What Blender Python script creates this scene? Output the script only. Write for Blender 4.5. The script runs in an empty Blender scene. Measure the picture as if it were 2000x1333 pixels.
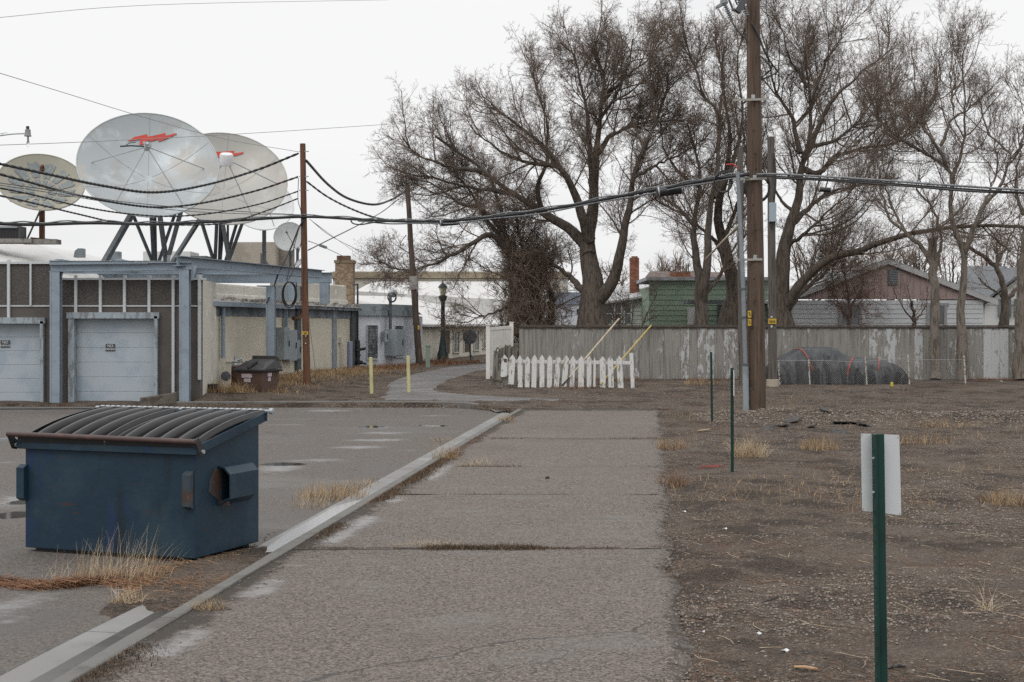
import bpy, math, random
import numpy as np
from mathutils import Vector, Matrix
random.seed(7)
C = bpy.context.scene.collection
R = math.radians
F = 2778.0      # focal length in photo pixels (50 mm on 36 mm)
H = 1.95        # eye height
HY = 640.0      # horizon row
# ---------------------------------------------------------------- camera
cd = bpy.data.cameras.new('camera'); cam = bpy.data.objects.new('camera', cd); C.objects.link(cam)
cam.location = (0, 0, H); cam.rotation_euler = (R(90), 0, 0)
cd.lens = 50.0; cd.sensor_width = 36.0; cd.shift_x = 0.0; cd.shift_y = -(666.5 - HY) / 2000.0
cd.clip_start = 0.05; cd.clip_end = 3000
bpy.context.scene.camera = cam
# ---------------------------------------------------------------- world: overcast sky
SUN_EL, SUN_AZ = R(50), R(215)
w = bpy.data.worlds.new("World"); bpy.context.scene.world = w; w.use_nodes = True
nt = w.node_tree; nt.nodes.clear()
def wn(t, **k):
    n = nt.nodes.new(t)
    for a, b in k.items(): setattr(n, a, b)
    return n
out = wn('ShaderNodeOutputWorld'); bg = wn('ShaderNodeBackground'); bg.inputs['Strength'].default_value = 0.1
sky = wn('ShaderNodeTexSky'); sky.sky_type = 'NISHITA'; sky.sun_disc = False
sky.sun_elevation = SUN_EL; sky.sun_rotation = SUN_AZ; sky.dust_density = 3
tc = wn('ShaderNodeTexCoord'); mp = wn('ShaderNodeMapping'); mp.inputs['Scale'].default_value = (1.0, 1.0, 3.2)
nz = wn('ShaderNodeTexNoise'); nz.inputs['Scale'].default_value = 1.7; nz.inputs['Detail'].default_value = 5; nz.inputs['Roughness'].default_value = .5
cr = wn('ShaderNodeValToRGB')
cr.color_ramp.elements[0].position = .34; cr.color_ramp.elements[0].color = (.775, .78, .795, 1)
cr.color_ramp.elements[1].position = .60; cr.color_ramp.elements[1].color = (.94, .94, .94, 1)
vm = wn('ShaderNodeVectorMath', operation='SCALE'); vm.inputs['Scale'].default_value = 10.2
mx = wn('ShaderNodeMix', data_type='RGBA'); mx.inputs[0].default_value = .97
L = nt.links.new
L(tc.outputs['Generated'], mp.inputs[0]); L(mp.outputs[0], nz.inputs['Vector']); L(nz.outputs['Fac'], cr.inputs[0])
sx = wn('ShaderNodeSeparateXYZ'); zr_ = wn('ShaderNodeMapRange'); zr_.inputs[1].default_value = .22; zr_.inputs[2].default_value = 1.0; zr_.inputs[3].default_value = 1.0; zr_.inputs[4].default_value = 2.0
L(tc.outputs['Generated'], sx.inputs[0]); L(sx.outputs[2], zr_.inputs[0]); vz = wn('ShaderNodeVectorMath', operation='SCALE'); L(cr.outputs[0], vz.inputs[0]); L(zr_.outputs[0], vz.inputs['Scale'])
L(vz.outputs[0], vm.inputs[0]); L(sky.outputs[0], mx.inputs[6]); L(vm.outputs[0], mx.inputs[7])
L(mx.outputs[2], bg.inputs['Color']); L(bg.outputs[0], out.inputs['Surface'])
sd = bpy.data.lights.new('sun', 'SUN'); sun = bpy.data.objects.new('sun', sd); C.objects.link(sun)
sd.energy = 0.8; sd.angle = R(30); sd.color = (1, .97, .93)
sun.rotation_euler = (R(90) - SUN_EL, 0, R(-25))
vs = bpy.context.scene.view_settings
vs.view_transform = 'Standard'; vs.look = 'None'; vs.exposure = 0.0; vs.gamma = 1.0; vs.use_curve_mapping = False
cy = bpy.context.scene.cycles; cy.max_bounces = 6; cy.transparent_max_bounces = 8; cy.use_denoising = False; cy.use_adaptive_sampling = False

# ---------------------------------------------------------------- materials
_m = {}
def mat(name, base, ov=(), rough=.85, metal=0., bump=(), spec=.5, attr=None, trans=0.):
    """base colour + overlays (colour, scale, lo, hi, {stretch, rough, detail, kind, op, attr}) from 3D noise in object space"""
    if name in _m: return _m[name]
    m = bpy.data.materials.new(name); m.use_nodes = True; t = m.node_tree; t.nodes.clear(); lk = t.links.new
    def N(ty, **k):
        n = t.nodes.new(ty)
        for a, b in k.items(): setattr(n, a, b)
        return n
    o = N('ShaderNodeOutputMaterial'); p = N('ShaderNodeBsdfPrincipled'); lk(p.outputs[0], o.inputs[0])
    p.inputs['Metallic'].default_value = metal; p.inputs['Specular IOR Level'].default_value = spec
    p.inputs['Roughness'].default_value = rough; p.inputs['Transmission Weight'].default_value = trans
    tcn = N('ShaderNodeTexCoord'); oi = N('ShaderNodeObjectInfo')
    ad = N('ShaderNodeVectorMath', operation='ADD'); sc = N('ShaderNodeVectorMath', operation='SCALE'); sc.inputs['Scale'].default_value = 37
    cx = N('ShaderNodeCombineXYZ')
    for i in range(3): lk(oi.outputs['Random'], cx.inputs[i])
    lk(cx.outputs[0], sc.inputs[0]); lk(tcn.outputs['Object'], ad.inputs[0]); lk(sc.outputs[0], ad.inputs[1])
    def vec(st):
        if st is None: return ad.outputs[0]
        q = N('ShaderNodeMapping'); q.inputs['Scale'].default_value = st; lk(ad.outputs[0], q.inputs[0]); return q.outputs[0]
    def noise(scale, st=None, detail=6, kind='noise', rgh=.6):
        if kind == 'cell':
            n = N('ShaderNodeTexVoronoi'); n.inputs['Scale'].default_value = scale; lk(vec(st), n.inputs['Vector'])
            s = N('ShaderNodeSeparateColor'); lk(n.outputs['Color'], s.inputs[0]); return s.outputs[0]
        if kind == 'wave':
            n = N('ShaderNodeTexWave'); n.inputs['Scale'].default_value = scale; n.inputs['Distortion'].default_value = 1.5; lk(vec(st), n.inputs['Vector']); return n.outputs['Fac']
        if kind == 'crack':
            nn_ = N('ShaderNodeTexNoise'); nn_.inputs['Scale'].default_value = 1.4; nn_.inputs['Detail'].default_value = 6; lk(vec(st), nn_.inputs['Vector'])
            q = N('ShaderNodeVectorMath', operation='MULTIPLY_ADD'); q.inputs[1].default_value = (1.1, 1.1, 0); lk(nn_.outputs['Color'], q.inputs[0]); lk(vec(st), q.inputs[2])
            n = N('ShaderNodeTexVoronoi', feature='DISTANCE_TO_EDGE'); n.inputs['Scale'].default_value = scale; lk(q.outputs[0], n.inputs['Vector']); return n.outputs['Distance']
        if kind == 'vdist':
            n = N('ShaderNodeTexVoronoi'); n.inputs['Scale'].default_value = scale; lk(vec(st), n.inputs['Vector']); return n.outputs['Distance']
        n = N('ShaderNodeTexNoise'); n.inputs['Scale'].default_value = scale; n.inputs['Detail'].default_value = detail
        n.inputs['Roughness'].default_value = rgh; lk(vec(st), n.inputs['Vector']); return n.outputs['Fac']
    col = None; rg = None; flat = None
    if attr:
        a = N('ShaderNodeAttribute', attribute_name=attr)
        s = N('ShaderNodeMix', data_type='RGBA', blend_type='MULTIPLY'); s.inputs[0].default_value = 1
        s.inputs[6].default_value = (*base, 1); lk(a.outputs['Color'], s.inputs[7]); col = s.outputs[2]
    for c, scale, lo, hi, *op in ov:
        op = op[0] if op else {}
        f = noise(scale, op.get('stretch'), op.get('detail', 6), op.get('kind', 'noise'), op.get('rgh', .6))
        if op.get('attr'):
            a = N('ShaderNodeAttribute', attribute_name=op['attr'])
            ss = N('ShaderNodeMath', operation='ADD'); lk(f, ss.inputs[0]); lk(a.outputs['Fac'], ss.inputs[1]); f = ss.outputs[0]
        mr = N('ShaderNodeMapRange'); mr.inputs[1].default_value = lo; mr.inputs[2].default_value = hi
        mr.inputs[3].default_value = 0; mr.inputs[4].default_value = op.get('op', 1.0); mr.interpolation_type = 'SMOOTHSTEP'
        lk(f, mr.inputs[0]); f = mr.outputs[0]
        if op.get('flat'): flat = N('ShaderNodeMath', operation='SUBTRACT'); flat.inputs[0].default_value = 1.0; lk(f, flat.inputs[1]); flat = flat.outputs[0]
        if c is not None:
            x = N('ShaderNodeMix', data_type='RGBA')
            if col is None: x.inputs[6].default_value = (*base, 1)
            else: lk(col, x.inputs[6])
            x.inputs[7].default_value = (*c, 1); lk(f, x.inputs[0]); col = x.outputs[2]
        if 'rough' in op:
            x = N('ShaderNodeMix', data_type='FLOAT')
            if rg is None: x.inputs[2].default_value = rough
            else: lk(rg, x.inputs[2])
            x.inputs[3].default_value = op['rough']; lk(f, x.inputs[0]); rg = x.outputs[0]
    if col is None: p.inputs['Base Color'].default_value = (*base, 1)
    else: lk(col, p.inputs['Base Color'])
    if rg is not None: lk(rg, p.inputs['Roughness'])
    nrm = None
    for b in bump:
        scale, dist = b[0], b[1]; kd = b[2] if len(b) > 2 else 'noise'; st = b[3] if len(b) > 3 else None
        bn = N('ShaderNodeBump'); bn.inputs['Distance'].default_value = dist; bn.inputs['Strength'].default_value = 1
        if flat is not None: lk(flat, bn.inputs['Strength'])
        lk(noise(scale, st, 5, kd), bn.inputs['Height'])
        if nrm: lk(nrm, bn.inputs['Normal'])
        nrm = bn.outputs[0]
    if nrm: lk(nrm, p.inputs['Normal'])
    _m[name] = m; return m

# ---------------------------------------------------------------- pixel -> place helpers (photo measurements)
def at(px, py, Y): return Vector(((px - 1000) * Y / F, Y, H - (py - HY) * Y / F))
def ss(a, b, x):
    t = np.clip((np.asarray(x, float) - a) / (b - a), 0, 1); return t * t * (3 - 2 * t)
def zT(x, y):
    wv = 1 - ss(-6.5, -4.0, x)
    return .45 * (wv * ss(36.7, 44.5, y) + (1 - wv) * ss(34, 56, y))
def G(px, py, z=None):
    """ground point under a photo pixel"""
    zz = 0.0 if z is None else z
    for _ in range(60):
        Y = F * (H - zz) / (py - HY); X = (px - 1000) * Y / F
        if z is not None: break
        zz = .6 * zz + .4 * float(zT(X, Y))
    return Vector((X, Y, zz))
LZ = -0.10      # car park level
def wallpt(px, py, A, B, off=0.):
    """point of the vertical plane through A,B seen at a pixel, moved off metres to the camera side"""
    k = (px - 1000) / F; dx, dy = B[0] - A[0], B[1] - A[1]
    t = (A[0] - k * A[1]) / (k * dy - dx); X = A[0] + t * dx; Y = A[1] + t * dy
    n = Vector((dy, -dx, 0)).normalized()
    if n.y > 0: n = -n
    return Vector((X, Y, H - (py - HY) * Y / F)) + n * off

# ---------------------------------------------------------------- mesh builder
class MB:
    def __init__(s): s.v = []; s.f = []
    def add(s, vs, fs):
        b = len(s.v); s.v += [tuple(v) for v in vs]; s.f += [tuple(b + i for i in f) for f in fs]; return s
    def hexa(s, p):   # 8 points: bottom 4 ccw, top 4 ccw
        return s.add(p, [(3, 2, 1, 0), (4, 5, 6, 7), (0, 1, 5, 4), (1, 2, 6, 5), (2, 3, 7, 6), (3, 0, 4, 7)])
    def box(s, c, d, rz=0.):
        c = Vector(c); x, y, z = d[0] / 2, d[1] / 2, d[2] / 2; cs, sn = math.cos(rz), math.sin(rz)
        P = []
        for zz in (-z, z):
            for a, b in ((-x, -y), (x, -y), (x, y), (-x, y)): P.append(c + Vector((a * cs - b * sn, a * sn + b * cs, zz)))
        return s.hexa(P)
    def obox(s, o, a, b, c):   # corner and three edge vectors
        o, a, b, c = map(Vector, (o, a, b, c))
        return s.hexa([o, o + a, o + a + b, o + b, o + c, o + a + c, o + a + b + c, o + b + c])
    def bar(s, p, q, w, h, up=(0, 0, 1)):
        p, q = Vector(p), Vector(q); d = (q - p).normalized(); u = Vector(up)
        if abs(d.dot(u)) > .98: u = Vector((0, 1, 0))
        r = d.cross(u).normalized(); u = r.cross(d)
        a, b = r * w / 2, u * h / 2
        return s.hexa([p - a - b, p + a - b, q + a - b, q - a - b, p - a + b, p + a + b, q + a + b, q - a + b])
    def ibeam(s, p, q, w, h, t=.02, up=(0, 0, 1)):
        p, q = Vector(p), Vector(q); d = (q - p).normalized(); u = Vector(up)
        if abs(d.dot(u)) > .98: u = Vector((0, 1, 0))
        r = d.cross(u).normalized(); u = r.cross(d)
        s.bar(p + u * (h / 2 - t / 2), q + u * (h / 2 - t / 2), w, t, u); s.bar(p - u * (h / 2 - t / 2), q - u * (h / 2 - t / 2), w, t, u)
        return s.bar(p, q, t, h - 2 * t - .002, u)
    def tube(s, pts, r, n=8, cap=True):
        pts = [Vector(p) for p in pts]; K = len(pts); rr = r if hasattr(r, '__len__') else [r] * K
        b = len(s.v); pu = None
        for i, p in enumerate(pts):
            d = (pts[min(i + 1, K - 1)] - pts[max(i - 1, 0)]).normalized()
            if pu is None: pu = Vector((0, 0, 1)) if abs(d.z) < .9 else Vector((1, 0, 0))
            u = (pu - d * pu.dot(d)); u = u.normalized() if u.length > 1e-6 else d.orthogonal().normalized(); pu = u; v = d.cross(u)
            for j in range(n):
                a = 2 * math.pi * j / n; s.v.append(tuple(p + (u * math.cos(a) + v * math.sin(a)) * rr[i]))
        for i in range(K - 1):
            for j in range(n):
                j2 = (j + 1) % n; s.f.append((b + i * n + j, b + i * n + j2, b + (i + 1) * n + j2, b + (i + 1) * n + j))
        if cap:
            s.f.append(tuple(b + j for j in range(n))[::-1]); s.f.append(tuple(b + (K - 1) * n + j for j in range(n)))
        return s
    def lathe(s, prof, c, n=20, axis=None):
        c = Vector(c); ax = Vector(axis or (0, 0, 1)).normalized(); u = ax.orthogonal().normalized(); v = ax.cross(u); b = len(s.v)
        for r, z in prof:
            for j in range(n):
                a = 2 * math.pi * j / n; s.v.append(tuple(c + ax * z + (u * math.cos(a) + v * math.sin(a)) * r))
        for i in range(len(prof) - 1):
            for j in range(n):
                j2 = (j + 1) % n; s.f.append((b + i * n + j, b + i * n + j2, b + (i + 1) * n + j2, b + (i + 1) * n + j))
        s.f.append(tuple(b + j for j in range(n))[::-1]); s.f.append(tuple(b + (len(prof) - 1) * n + j for j in range(n)))
        return s
    def prism(s, poly, ex):
        ex = Vector(ex); n = len(poly); P = [Vector(p) for p in poly]
        return s.add(P + [p + ex for p in P], [tuple(range(n))[::-1], tuple(range(n, 2 * n))] + [(i, (i + 1) % n, n + (i + 1) % n, n + i) for i in range(n)])
    def panel(s, A, B, x0, x1, y0, y1, off, thick):
        """box on the wall plane A-B covering photo rectangle, front face `off` out of the wall"""
        p = [wallpt(x, y, A, B, o) for o in (off - thick, off) for x, y in ((x0, y1), (x1, y1), (x1, y0), (x0, y0))]
        # keep it a true upright box: heights from left edge
        zb = (p[0].z + p[1].z) / 2; zt = (p[2].z + p[3].z) / 2
        for i in (0, 1, 4, 5): p[i].z = zb
        for i in (2, 3, 6, 7): p[i].z = zt
        return s.hexa([p[0], p[1], p[5], p[4], p[3], p[2], p[6], p[7]])
def fixn(me):
    import bmesh
    b = bmesh.new(); b.from_mesh(me); bmesh.ops.recalc_face_normals(b, faces=b.faces); b.to_mesh(me); b.free()
def link(name, me, m, parent=None, loc=(0, 0, 0)):
    o = bpy.data.objects.new(name, me); C.objects.link(o)
    if m is not None and not me.materials: me.materials.append(m)
    if parent is not None: o.parent = parent
    else: o.location = loc
    return o
def root_loc(o):
    while o.parent: o = o.parent
    return Vector(o.location)
def part(name, mb, m, parent, smooth=False, bevel=0, label=None):
    o0 = root_loc(parent)
    me = bpy.data.meshes.new(name); me.from_pydata([tuple(Vector(v) - o0) for v in mb.v], [], mb.f); fixn(me)
    if smooth:
        for p in me.polygons: p.use_smooth = True
        if smooth == 'auto':
            try: me.set_sharp_from_angle(angle=R(40))
            except Exception: pass
    o = link(name, me, m, parent)
    if bevel:
        b = o.modifiers.new('bevel', 'BEVEL'); b.width = bevel; b.segments = 2; b.limit_method = 'ANGLE'
    if label: o['label'] = label
    return o
def thing(name, label, cat, loc, group=None):
    o = bpy.data.objects.new(name, None); C.objects.link(o); o.location = loc; o.empty_display_size = .1
    o['label'] = label; o['category'] = cat
    if group: o['group'] = group
    return o
def single(name, mb, m, label, cat, loc=(0, 0, 0), smooth=False, bevel=0, group=None):
    me = bpy.data.meshes.new(name); o0 = Vector(loc); me.from_pydata([tuple(Vector(v) - o0) for v in mb.v], [], mb.f); fixn(me)
    if smooth:
        for p in me.polygons: p.use_smooth = True
        if smooth == 'auto': me.set_sharp_from_angle(angle=R(40))
    o = link(name, me, m, None, loc); o['label'] = label; o['category'] = cat
    if group: o['group'] = group
    if bevel:
        b = o.modifiers.new('bevel', 'BEVEL'); b.width = bevel; b.segments = 2; b.limit_method = 'ANGLE'
    return o
def struct(name, mb, m, smooth=False, kind='structure', label=None, cat=None):
    me = bpy.data.meshes.new(name); me.from_pydata(mb.v, [], mb.f); fixn(me)
    if smooth:
        for p in me.polygons: p.use_smooth = True
    o = link(name, me, m); o['kind'] = kind
    if label: o['label'] = label
    if cat: o['category'] = cat
    return o
def npmesh(name, V, Fa, smooth=False):
    V = np.asarray(V, np.float32).reshape(-1, 3); Fa = np.asarray(Fa, np.int32); k = Fa.shape[1]
    me = bpy.data.meshes.new(name); me.vertices.add(len(V)); me.vertices.foreach_set('co', V.ravel())
    me.loops.add(Fa.size); me.loops.foreach_set('vertex_index', Fa.ravel())
    me.polygons.add(len(Fa)); me.polygons.foreach_set('loop_start', np.arange(0, Fa.size, k, dtype=np.int32))
    try: me.polygons.foreach_set('loop_total', np.full(len(Fa), k, np.int32))
    except Exception: pass
    if smooth: me.polygons.foreach_set('use_smooth', np.ones(len(Fa), bool))
    me.update(calc_edges=True); return me
_rl = np.random.default_rng(3).random((512, 512))
def vn(x, y, s, o=0):   # value noise
    x = np.asarray(x, float) * s + 17.3 * o; y = np.asarray(y, float) * s + 9.1 * o
    xi = np.floor(x).astype(int); yi = np.floor(y).astype(int); fx = x - xi; fy = y - yi
    fx = fx * fx * (3 - 2 * fx); fy = fy * fy * (3 - 2 * fy)
    g = lambda a, b: _rl[a % 512, b % 512]
    return (g(xi, yi) * (1 - fx) + g(xi + 1, yi) * fx) * (1 - fy) + (g(xi, yi + 1) * (1 - fx) + g(xi + 1, yi + 1) * fx) * fy
def fbm(x, y, s, o=0, n=4): return sum(vn(x, y, s * 2 ** i, o + i) / 2 ** i for i in range(n)) / sum(1 / 2 ** i for i in range(n))
def textmesh(txt, size, align='CENTER', bold=0.0):
    cu = bpy.data.curves.new('lettering', 'FONT'); cu.body = txt; cu.size = size; cu.align_x = align; cu.align_y = 'CENTER'
    cu.extrude = .002; cu.offset = bold; cu.space_line = .8
    ob = bpy.data.objects.new('tmp_text', cu); C.objects.link(ob)
    dg = bpy.context.evaluated_depsgraph_get(); me = bpy.data.meshes.new_from_object(ob.evaluated_get(dg))
    bpy.data.objects.remove(ob); bpy.data.curves.remove(cu); return me
# ================================================================= ground
asph = mat('asphalt_path', (0.139, 0.113, 0.096), [((0.059, 0.050, 0.043), 62, .55, .75, {'kind': 'cell'}), ((0.216, 0.187, 0.162), 75, .74, .92, {'kind': 'cell'}),
    ((0.162, 0.144, 0.127), 1.1, .5, .75, {'op': .35}), ((0.090, 0.075, 0.065), .6, .52, .72, {'op': .4}), ((0.073, 0.064, 0.054), 30, .60, .72, {'op': .5, 'rough': .6}),
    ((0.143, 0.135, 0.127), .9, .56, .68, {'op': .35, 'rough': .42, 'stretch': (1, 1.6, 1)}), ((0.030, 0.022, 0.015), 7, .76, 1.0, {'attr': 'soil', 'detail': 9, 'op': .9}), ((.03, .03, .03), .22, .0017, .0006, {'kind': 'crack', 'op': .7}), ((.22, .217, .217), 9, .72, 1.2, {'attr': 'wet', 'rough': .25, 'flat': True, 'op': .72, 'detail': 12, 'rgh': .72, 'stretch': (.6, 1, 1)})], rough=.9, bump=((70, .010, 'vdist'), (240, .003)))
lotm = mat('asphalt_lot', (0.107, 0.091, 0.078), [((0.053, 0.046, 0.042), 60, .55, .78, {'kind': 'cell'}), ((0.155, 0.138, 0.122), 75, .76, .94, {'kind': 'cell'}),
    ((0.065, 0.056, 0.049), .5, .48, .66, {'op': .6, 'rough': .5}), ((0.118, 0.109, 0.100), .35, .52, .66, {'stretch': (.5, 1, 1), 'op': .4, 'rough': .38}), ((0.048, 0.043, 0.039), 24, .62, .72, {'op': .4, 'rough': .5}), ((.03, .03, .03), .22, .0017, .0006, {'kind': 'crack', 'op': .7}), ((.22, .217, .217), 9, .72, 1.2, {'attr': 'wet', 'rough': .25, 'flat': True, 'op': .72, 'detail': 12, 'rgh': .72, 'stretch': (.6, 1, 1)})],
    rough=.85, bump=((70, .007, 'vdist'), (240, .002)))
dirtm = mat('dirt', (0.083, 0.060, 0.044), [((0.178, 0.147, 0.122), 55, .62, .9, {'kind': 'cell'}), ((0.036, 0.027, 0.021), 1.6, .47, .60, {'op': .8}), ((0.15, 0.122, 0.10), .55, .50, .62, {'op': .6}),
    ((0.034, 0.027, 0.022), 32, .55, .7, {'op': .6}), ((0.089, 0.046, 0.027), 1.3, .56, .7, {'op': .55}), ((0.137, 0.115, 0.096), 110, .75, .95, {'kind': 'cell', 'op': .8})],
    rough=.95, spec=.2, bump=((45, .022, 'vdist'), (120, .012), (9, .03)))
conc = mat('kerb_concrete', (0.129, 0.124, 0.114), [((0.075, 0.068, 0.061), 3, .5, .68, {'op': .7}), ((0.170, 0.167, 0.156), 14, .55, .75, {'op': .5}), ((0.068, 0.058, 0.048), 60, .62, .75, {'op': .5})], rough=.9, bump=((90, .004),))
gutm = mat('gutter_concrete', (0.169, 0.166, 0.158), [((0.108, 0.104, 0.097), 2.2, .5, .68, {'op': .6}), ((0.238, 0.238, 0.234), 1.0, .45, .7, {'op': .5, 'rough': .35}), ((0.094, 0.086, 0.079), 70, .62, .75, {'op': .4})], rough=.6, bump=((120, .002),))
oldc = mat('old_concrete', (0.119, 0.112, 0.105), [((0.070, 0.063, 0.056), 1.5, .5, .68), ((0.161, 0.154, 0.140), 8, .55, .7)], rough=.8, bump=((60, .004),))
waterm = mat('water', (.035, .033, .03), (), rough=.03, spec=.6, bump=((30, .0004),))
wetm = mat('wet_asphalt', (.075, .07, .066), [((.12, .11, .105), 70, .7, .9, {'kind': 'cell'})], rough=.16, spec=.6, bump=((70, .0016, 'vdist'),))

def kx(Y): return -2.42 + .102 * (Y - 7.82)       # inner (right) edge of kerb
def gl_(Y): return .50 + .12 * (1 - ss(8.5, 13, Y))      # gutter width
def rx(Y): return .946 + .0994 * (Y - 7.82)       # right edge of the path
YE = 34.0                                         # far end of gutter and path slab
def gh(x, y):
    """ground height with its bumps"""
    z = zT(x, y)
    b = (fbm(x, y, 1.1, 1) - .5) * .10 * ss(4, 9, y) + (fbm(x, y, 5, 2) - .5) * .035 + (vn(x, y, 14, 3) - .5) * .016
    b = b * (1 - .55 * ss(38, 46, y))
    # rubble ridge by the big pole
    g = np.exp(-((y - (30.3 - .18 * (x - 6))) / .9) ** 2) * ss(3.2, 5.5, x) * (1 - ss(11, 13, x))
    b = b + g * (.10 + .16 * fbm(x, y, 3, 5))
    e = x - rx(y)                                   # shoulder: slightly below slab edge
    b = np.where(y < YE, b - .035 * np.exp(-(np.maximum(e, 0) / .35) ** 2) , b)
    return z + b
def gz(x, y): return float(gh(np.array(float(x)), np.array(float(y))))
def seg(*a):
    o = []
    for s0, s1, st in a: o += list(np.arange(s0, s1, st))
    return np.array(o + [a[-1][1]])
gx = seg((-600, -80, 60), (-80, -20, 5), (-20, -1, .4), (-1, 12, .06), (12, 30, .4), (30, 80, 5), (80, 600, 60))
gy = seg((-60, 0, 6), (0, 5, .5), (5, 34, .07), (34, 60, .2), (60, 120, 2), (120, 200, 10), (200, 1500, 100))
GX, GY = np.meshgrid(gx, gy, indexing='ij'); GZ = gh(GX, GY)
# sunk beneath the laid surfaces
inlot = (GX < kx(GY) - .30) & (GY < np.interp(GX, [-9, -6, -4, -2.6, -1.6, -.95, -.6, -.1], [36.3, 36.35, 36.4, 36.4, 36.15, 35.6, 35.0, 34.0]))
inpath = (GX > kx(GY) - .5) & (GX < rx(GY) - .14) & (GY < YE - .2)
GZ = np.where(inlot | inpath, -.42, GZ)
edge = (GX > rx(GY) - .14) & (GX < rx(GY) + .02) & (GY < YE)
GZ = np.where(edge & ~inpath, -.035 + (vn(GX, GY, 6, 4) - .5) * .02, GZ)
nx, ny = GX.shape
I = np.arange(nx * ny).reshape(nx, ny)
Q = np.stack([I[:-1, :-1], I[1:, :-1], I[1:, 1:], I[:-1, 1:]], -1).reshape(-1, 4)
V = np.stack([GX, GY, GZ], -1).reshape(-1, 3)
o = link('ground', npmesh('ground', V, Q, True), dirtm); o['kind'] = 'structure'

def strip(name, m, ys, xa, xb, za, zb, n=1, kind='structure', bottom=None):
    """sheet between two edges along y"""
    mb = MB()
    for y in ys:
        a, b = xa(y), xb(y)
        for i in range(n + 1):
            t = i / n; X = a + (b - a) * t; mb.v.append((X, y, za(X, y) + (zb(X, y) - za(X, y)) * t))
    for j in range(len(ys) - 1):
        for i in range(n): q = j * (n + 1) + i; mb.f.append((q, q + 1, q + n + 2, q + n + 1))
    if bottom is not None:   # side skirts
        for side in (0, n):
            b = len(mb.v)
            for j in range(len(ys)): v = mb.v[j * (n + 1) + side]; mb.v.append((v[0], v[1], bottom))
            for j in range(len(ys) - 1): mb.f.append((j * (n + 1) + side, (j + 1) * (n + 1) + side, b + j + 1, b + j))
    return struct(name, mb, m, kind=kind)
# path slabs with joints: rows where the photograph shows cracks
joints = [G(1000, y, 0).y for y in (1072, 966, 912, 857, 812)]
cuts = [4.0] + joints + [YE + .4]
rs = np.random.default_rng(5)
def slabs(cuts):
    mb = MB()
    for i in range(len(cuts) - 1):
        y0, y1 = cuts[i] + (.012 if i else 0), cuts[i + 1] - .012
        ys = np.arange(y0, y1, .12).tolist() + [y1]; n = 34; b = len(mb.v)
        for y in ys:
            first = y == ys[0] or y == ys[-1]
            a = kx(y) + .002; e = rx(y) + (float(vn(y, 0., 1.1, 7)) - .5) * .20 + (float(vn(y, 0., 2.7, 9)) - .5) * .08 + (float(vn(y, 0., 6, 8)) - .5) * .04
            if y > 33: e = e + .0
            for k in range(n + 1):
                X = a + (e - a) * k / n
                yy = y + ((float(vn(X, i * 3., 3, 1)) - .5) * .07 + .03 * math.sin(X * 1.3 + i) if first else 0)
                z = .0 + (float(vn(X, yy, .7, 2)) - .5) * .012 + float(zT(np.array(X), np.array(yy)))
                u = X - kx(yy); wn_ = float(vn(yy, 0., .8, 21)); z -= .0 * math.exp(-((u - .24 - .10 * (wn_ - .5)) / .085) ** 2) * float(ss(.42, .6, wn_)) * (.5 + float(fbm(X, yy, 2.4, 13))) * (1 - float(ss(20, 24, yy)))
                if k == n: z -= .03
                if first: z -= .006
                mb.v.append((X, yy, z))
        for j in range(len(ys) - 1):
            for k in range(n): q = b + j * (n + 1) + k; mb.f.append((q, q + 1, q + n + 2, q + n + 1))
        for side in (0, n):
            c = len(mb.v)
            for j in range(len(ys)): v = mb.v[b + j * (n + 1) + side]; mb.v.append((v[0], v[1], -.2))
            for j in range(len(ys) - 1): mb.f.append((b + j * (n + 1) + side, b + (j + 1) * (n + 1) + side, c + j + 1, c + j))
    return mb
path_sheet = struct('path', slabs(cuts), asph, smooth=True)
mb = MB(); mb.box((0, 19, -.05), (9, 31, .01)); mb2 = MB()
mb2.add([(kx(4) - .01, 4, -.045), (rx(4) - .2, 4, -.045), (rx(YE) - .2, YE, -.045), (kx(YE) - .01, YE, -.045)], [(0, 1, 2, 3)])
struct('path_bed', mb2, mat('joint_soil', (.035, .028, .022), [((.07, .055, .04), 30, .5, .7)], rough=1))
# kerb and gutter with joints every 3 m
jy = sorted([3.0] + [G(0, y, LZ).y for y in (1238, 1075, 1010, 945, 910, 880, 855, 830, 812)] + [YE])
kb, gb = MB(), MB()
for i in range(len(jy) - 1):
    y0, y1 = jy[i] + .006, jy[i + 1] - .006; n = max(2, int((y1 - y0) / .4))
    for (m_, prof) in ((kb, [(-.135, -.30), (-.135, -.02), (-.127, -.002), (-.11, .008), (-.012, .010), (0, .002), (0, -.30)]), (gb, [(-.47, -.30), (-.47, -.088), (-.455, -.085), (-.17, -.107), (-.136, -.109), (-.136, -.30)])):
        b = len(m_.v); k = len(prof)
        for j in range(n + 1):
            y = y0 + (y1 - y0) * j / n; wob = (float(vn(y, 1., .8, 3)) - .5) * .02
            for u, z in prof: u = u * float(gl_(y)) / .47 if u < -.3 else u; m_.v.append((kx(y) + u + (wob if m_ is kb and -.13 < u < -.001 else 0), y, z))
        for j in range(n):
            for q in range(k - 1): a = b + j * k + q; m_.f.append((a, a + 1, a + k + 1, a + k))
        m_.f.append(tuple(b + q for q in range(k))); m_.f.append(tuple(b + n * k + q for q in range(k)))
struct('kerb', kb, conc); struct('gutter', gb, gutm)
PUD = []   # (ground point, half width, half depth, depression): where rain water stands
def addpud(px, py, w_, h_, dep, z): g = G(px, py, z); PUD.append((g.x, g.y, w_ / 2 * g.y / F, max((G(px, py - h_ / 2, z).y - G(px, py + h_ / 2, z).y) / 2, .15), dep))
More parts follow.
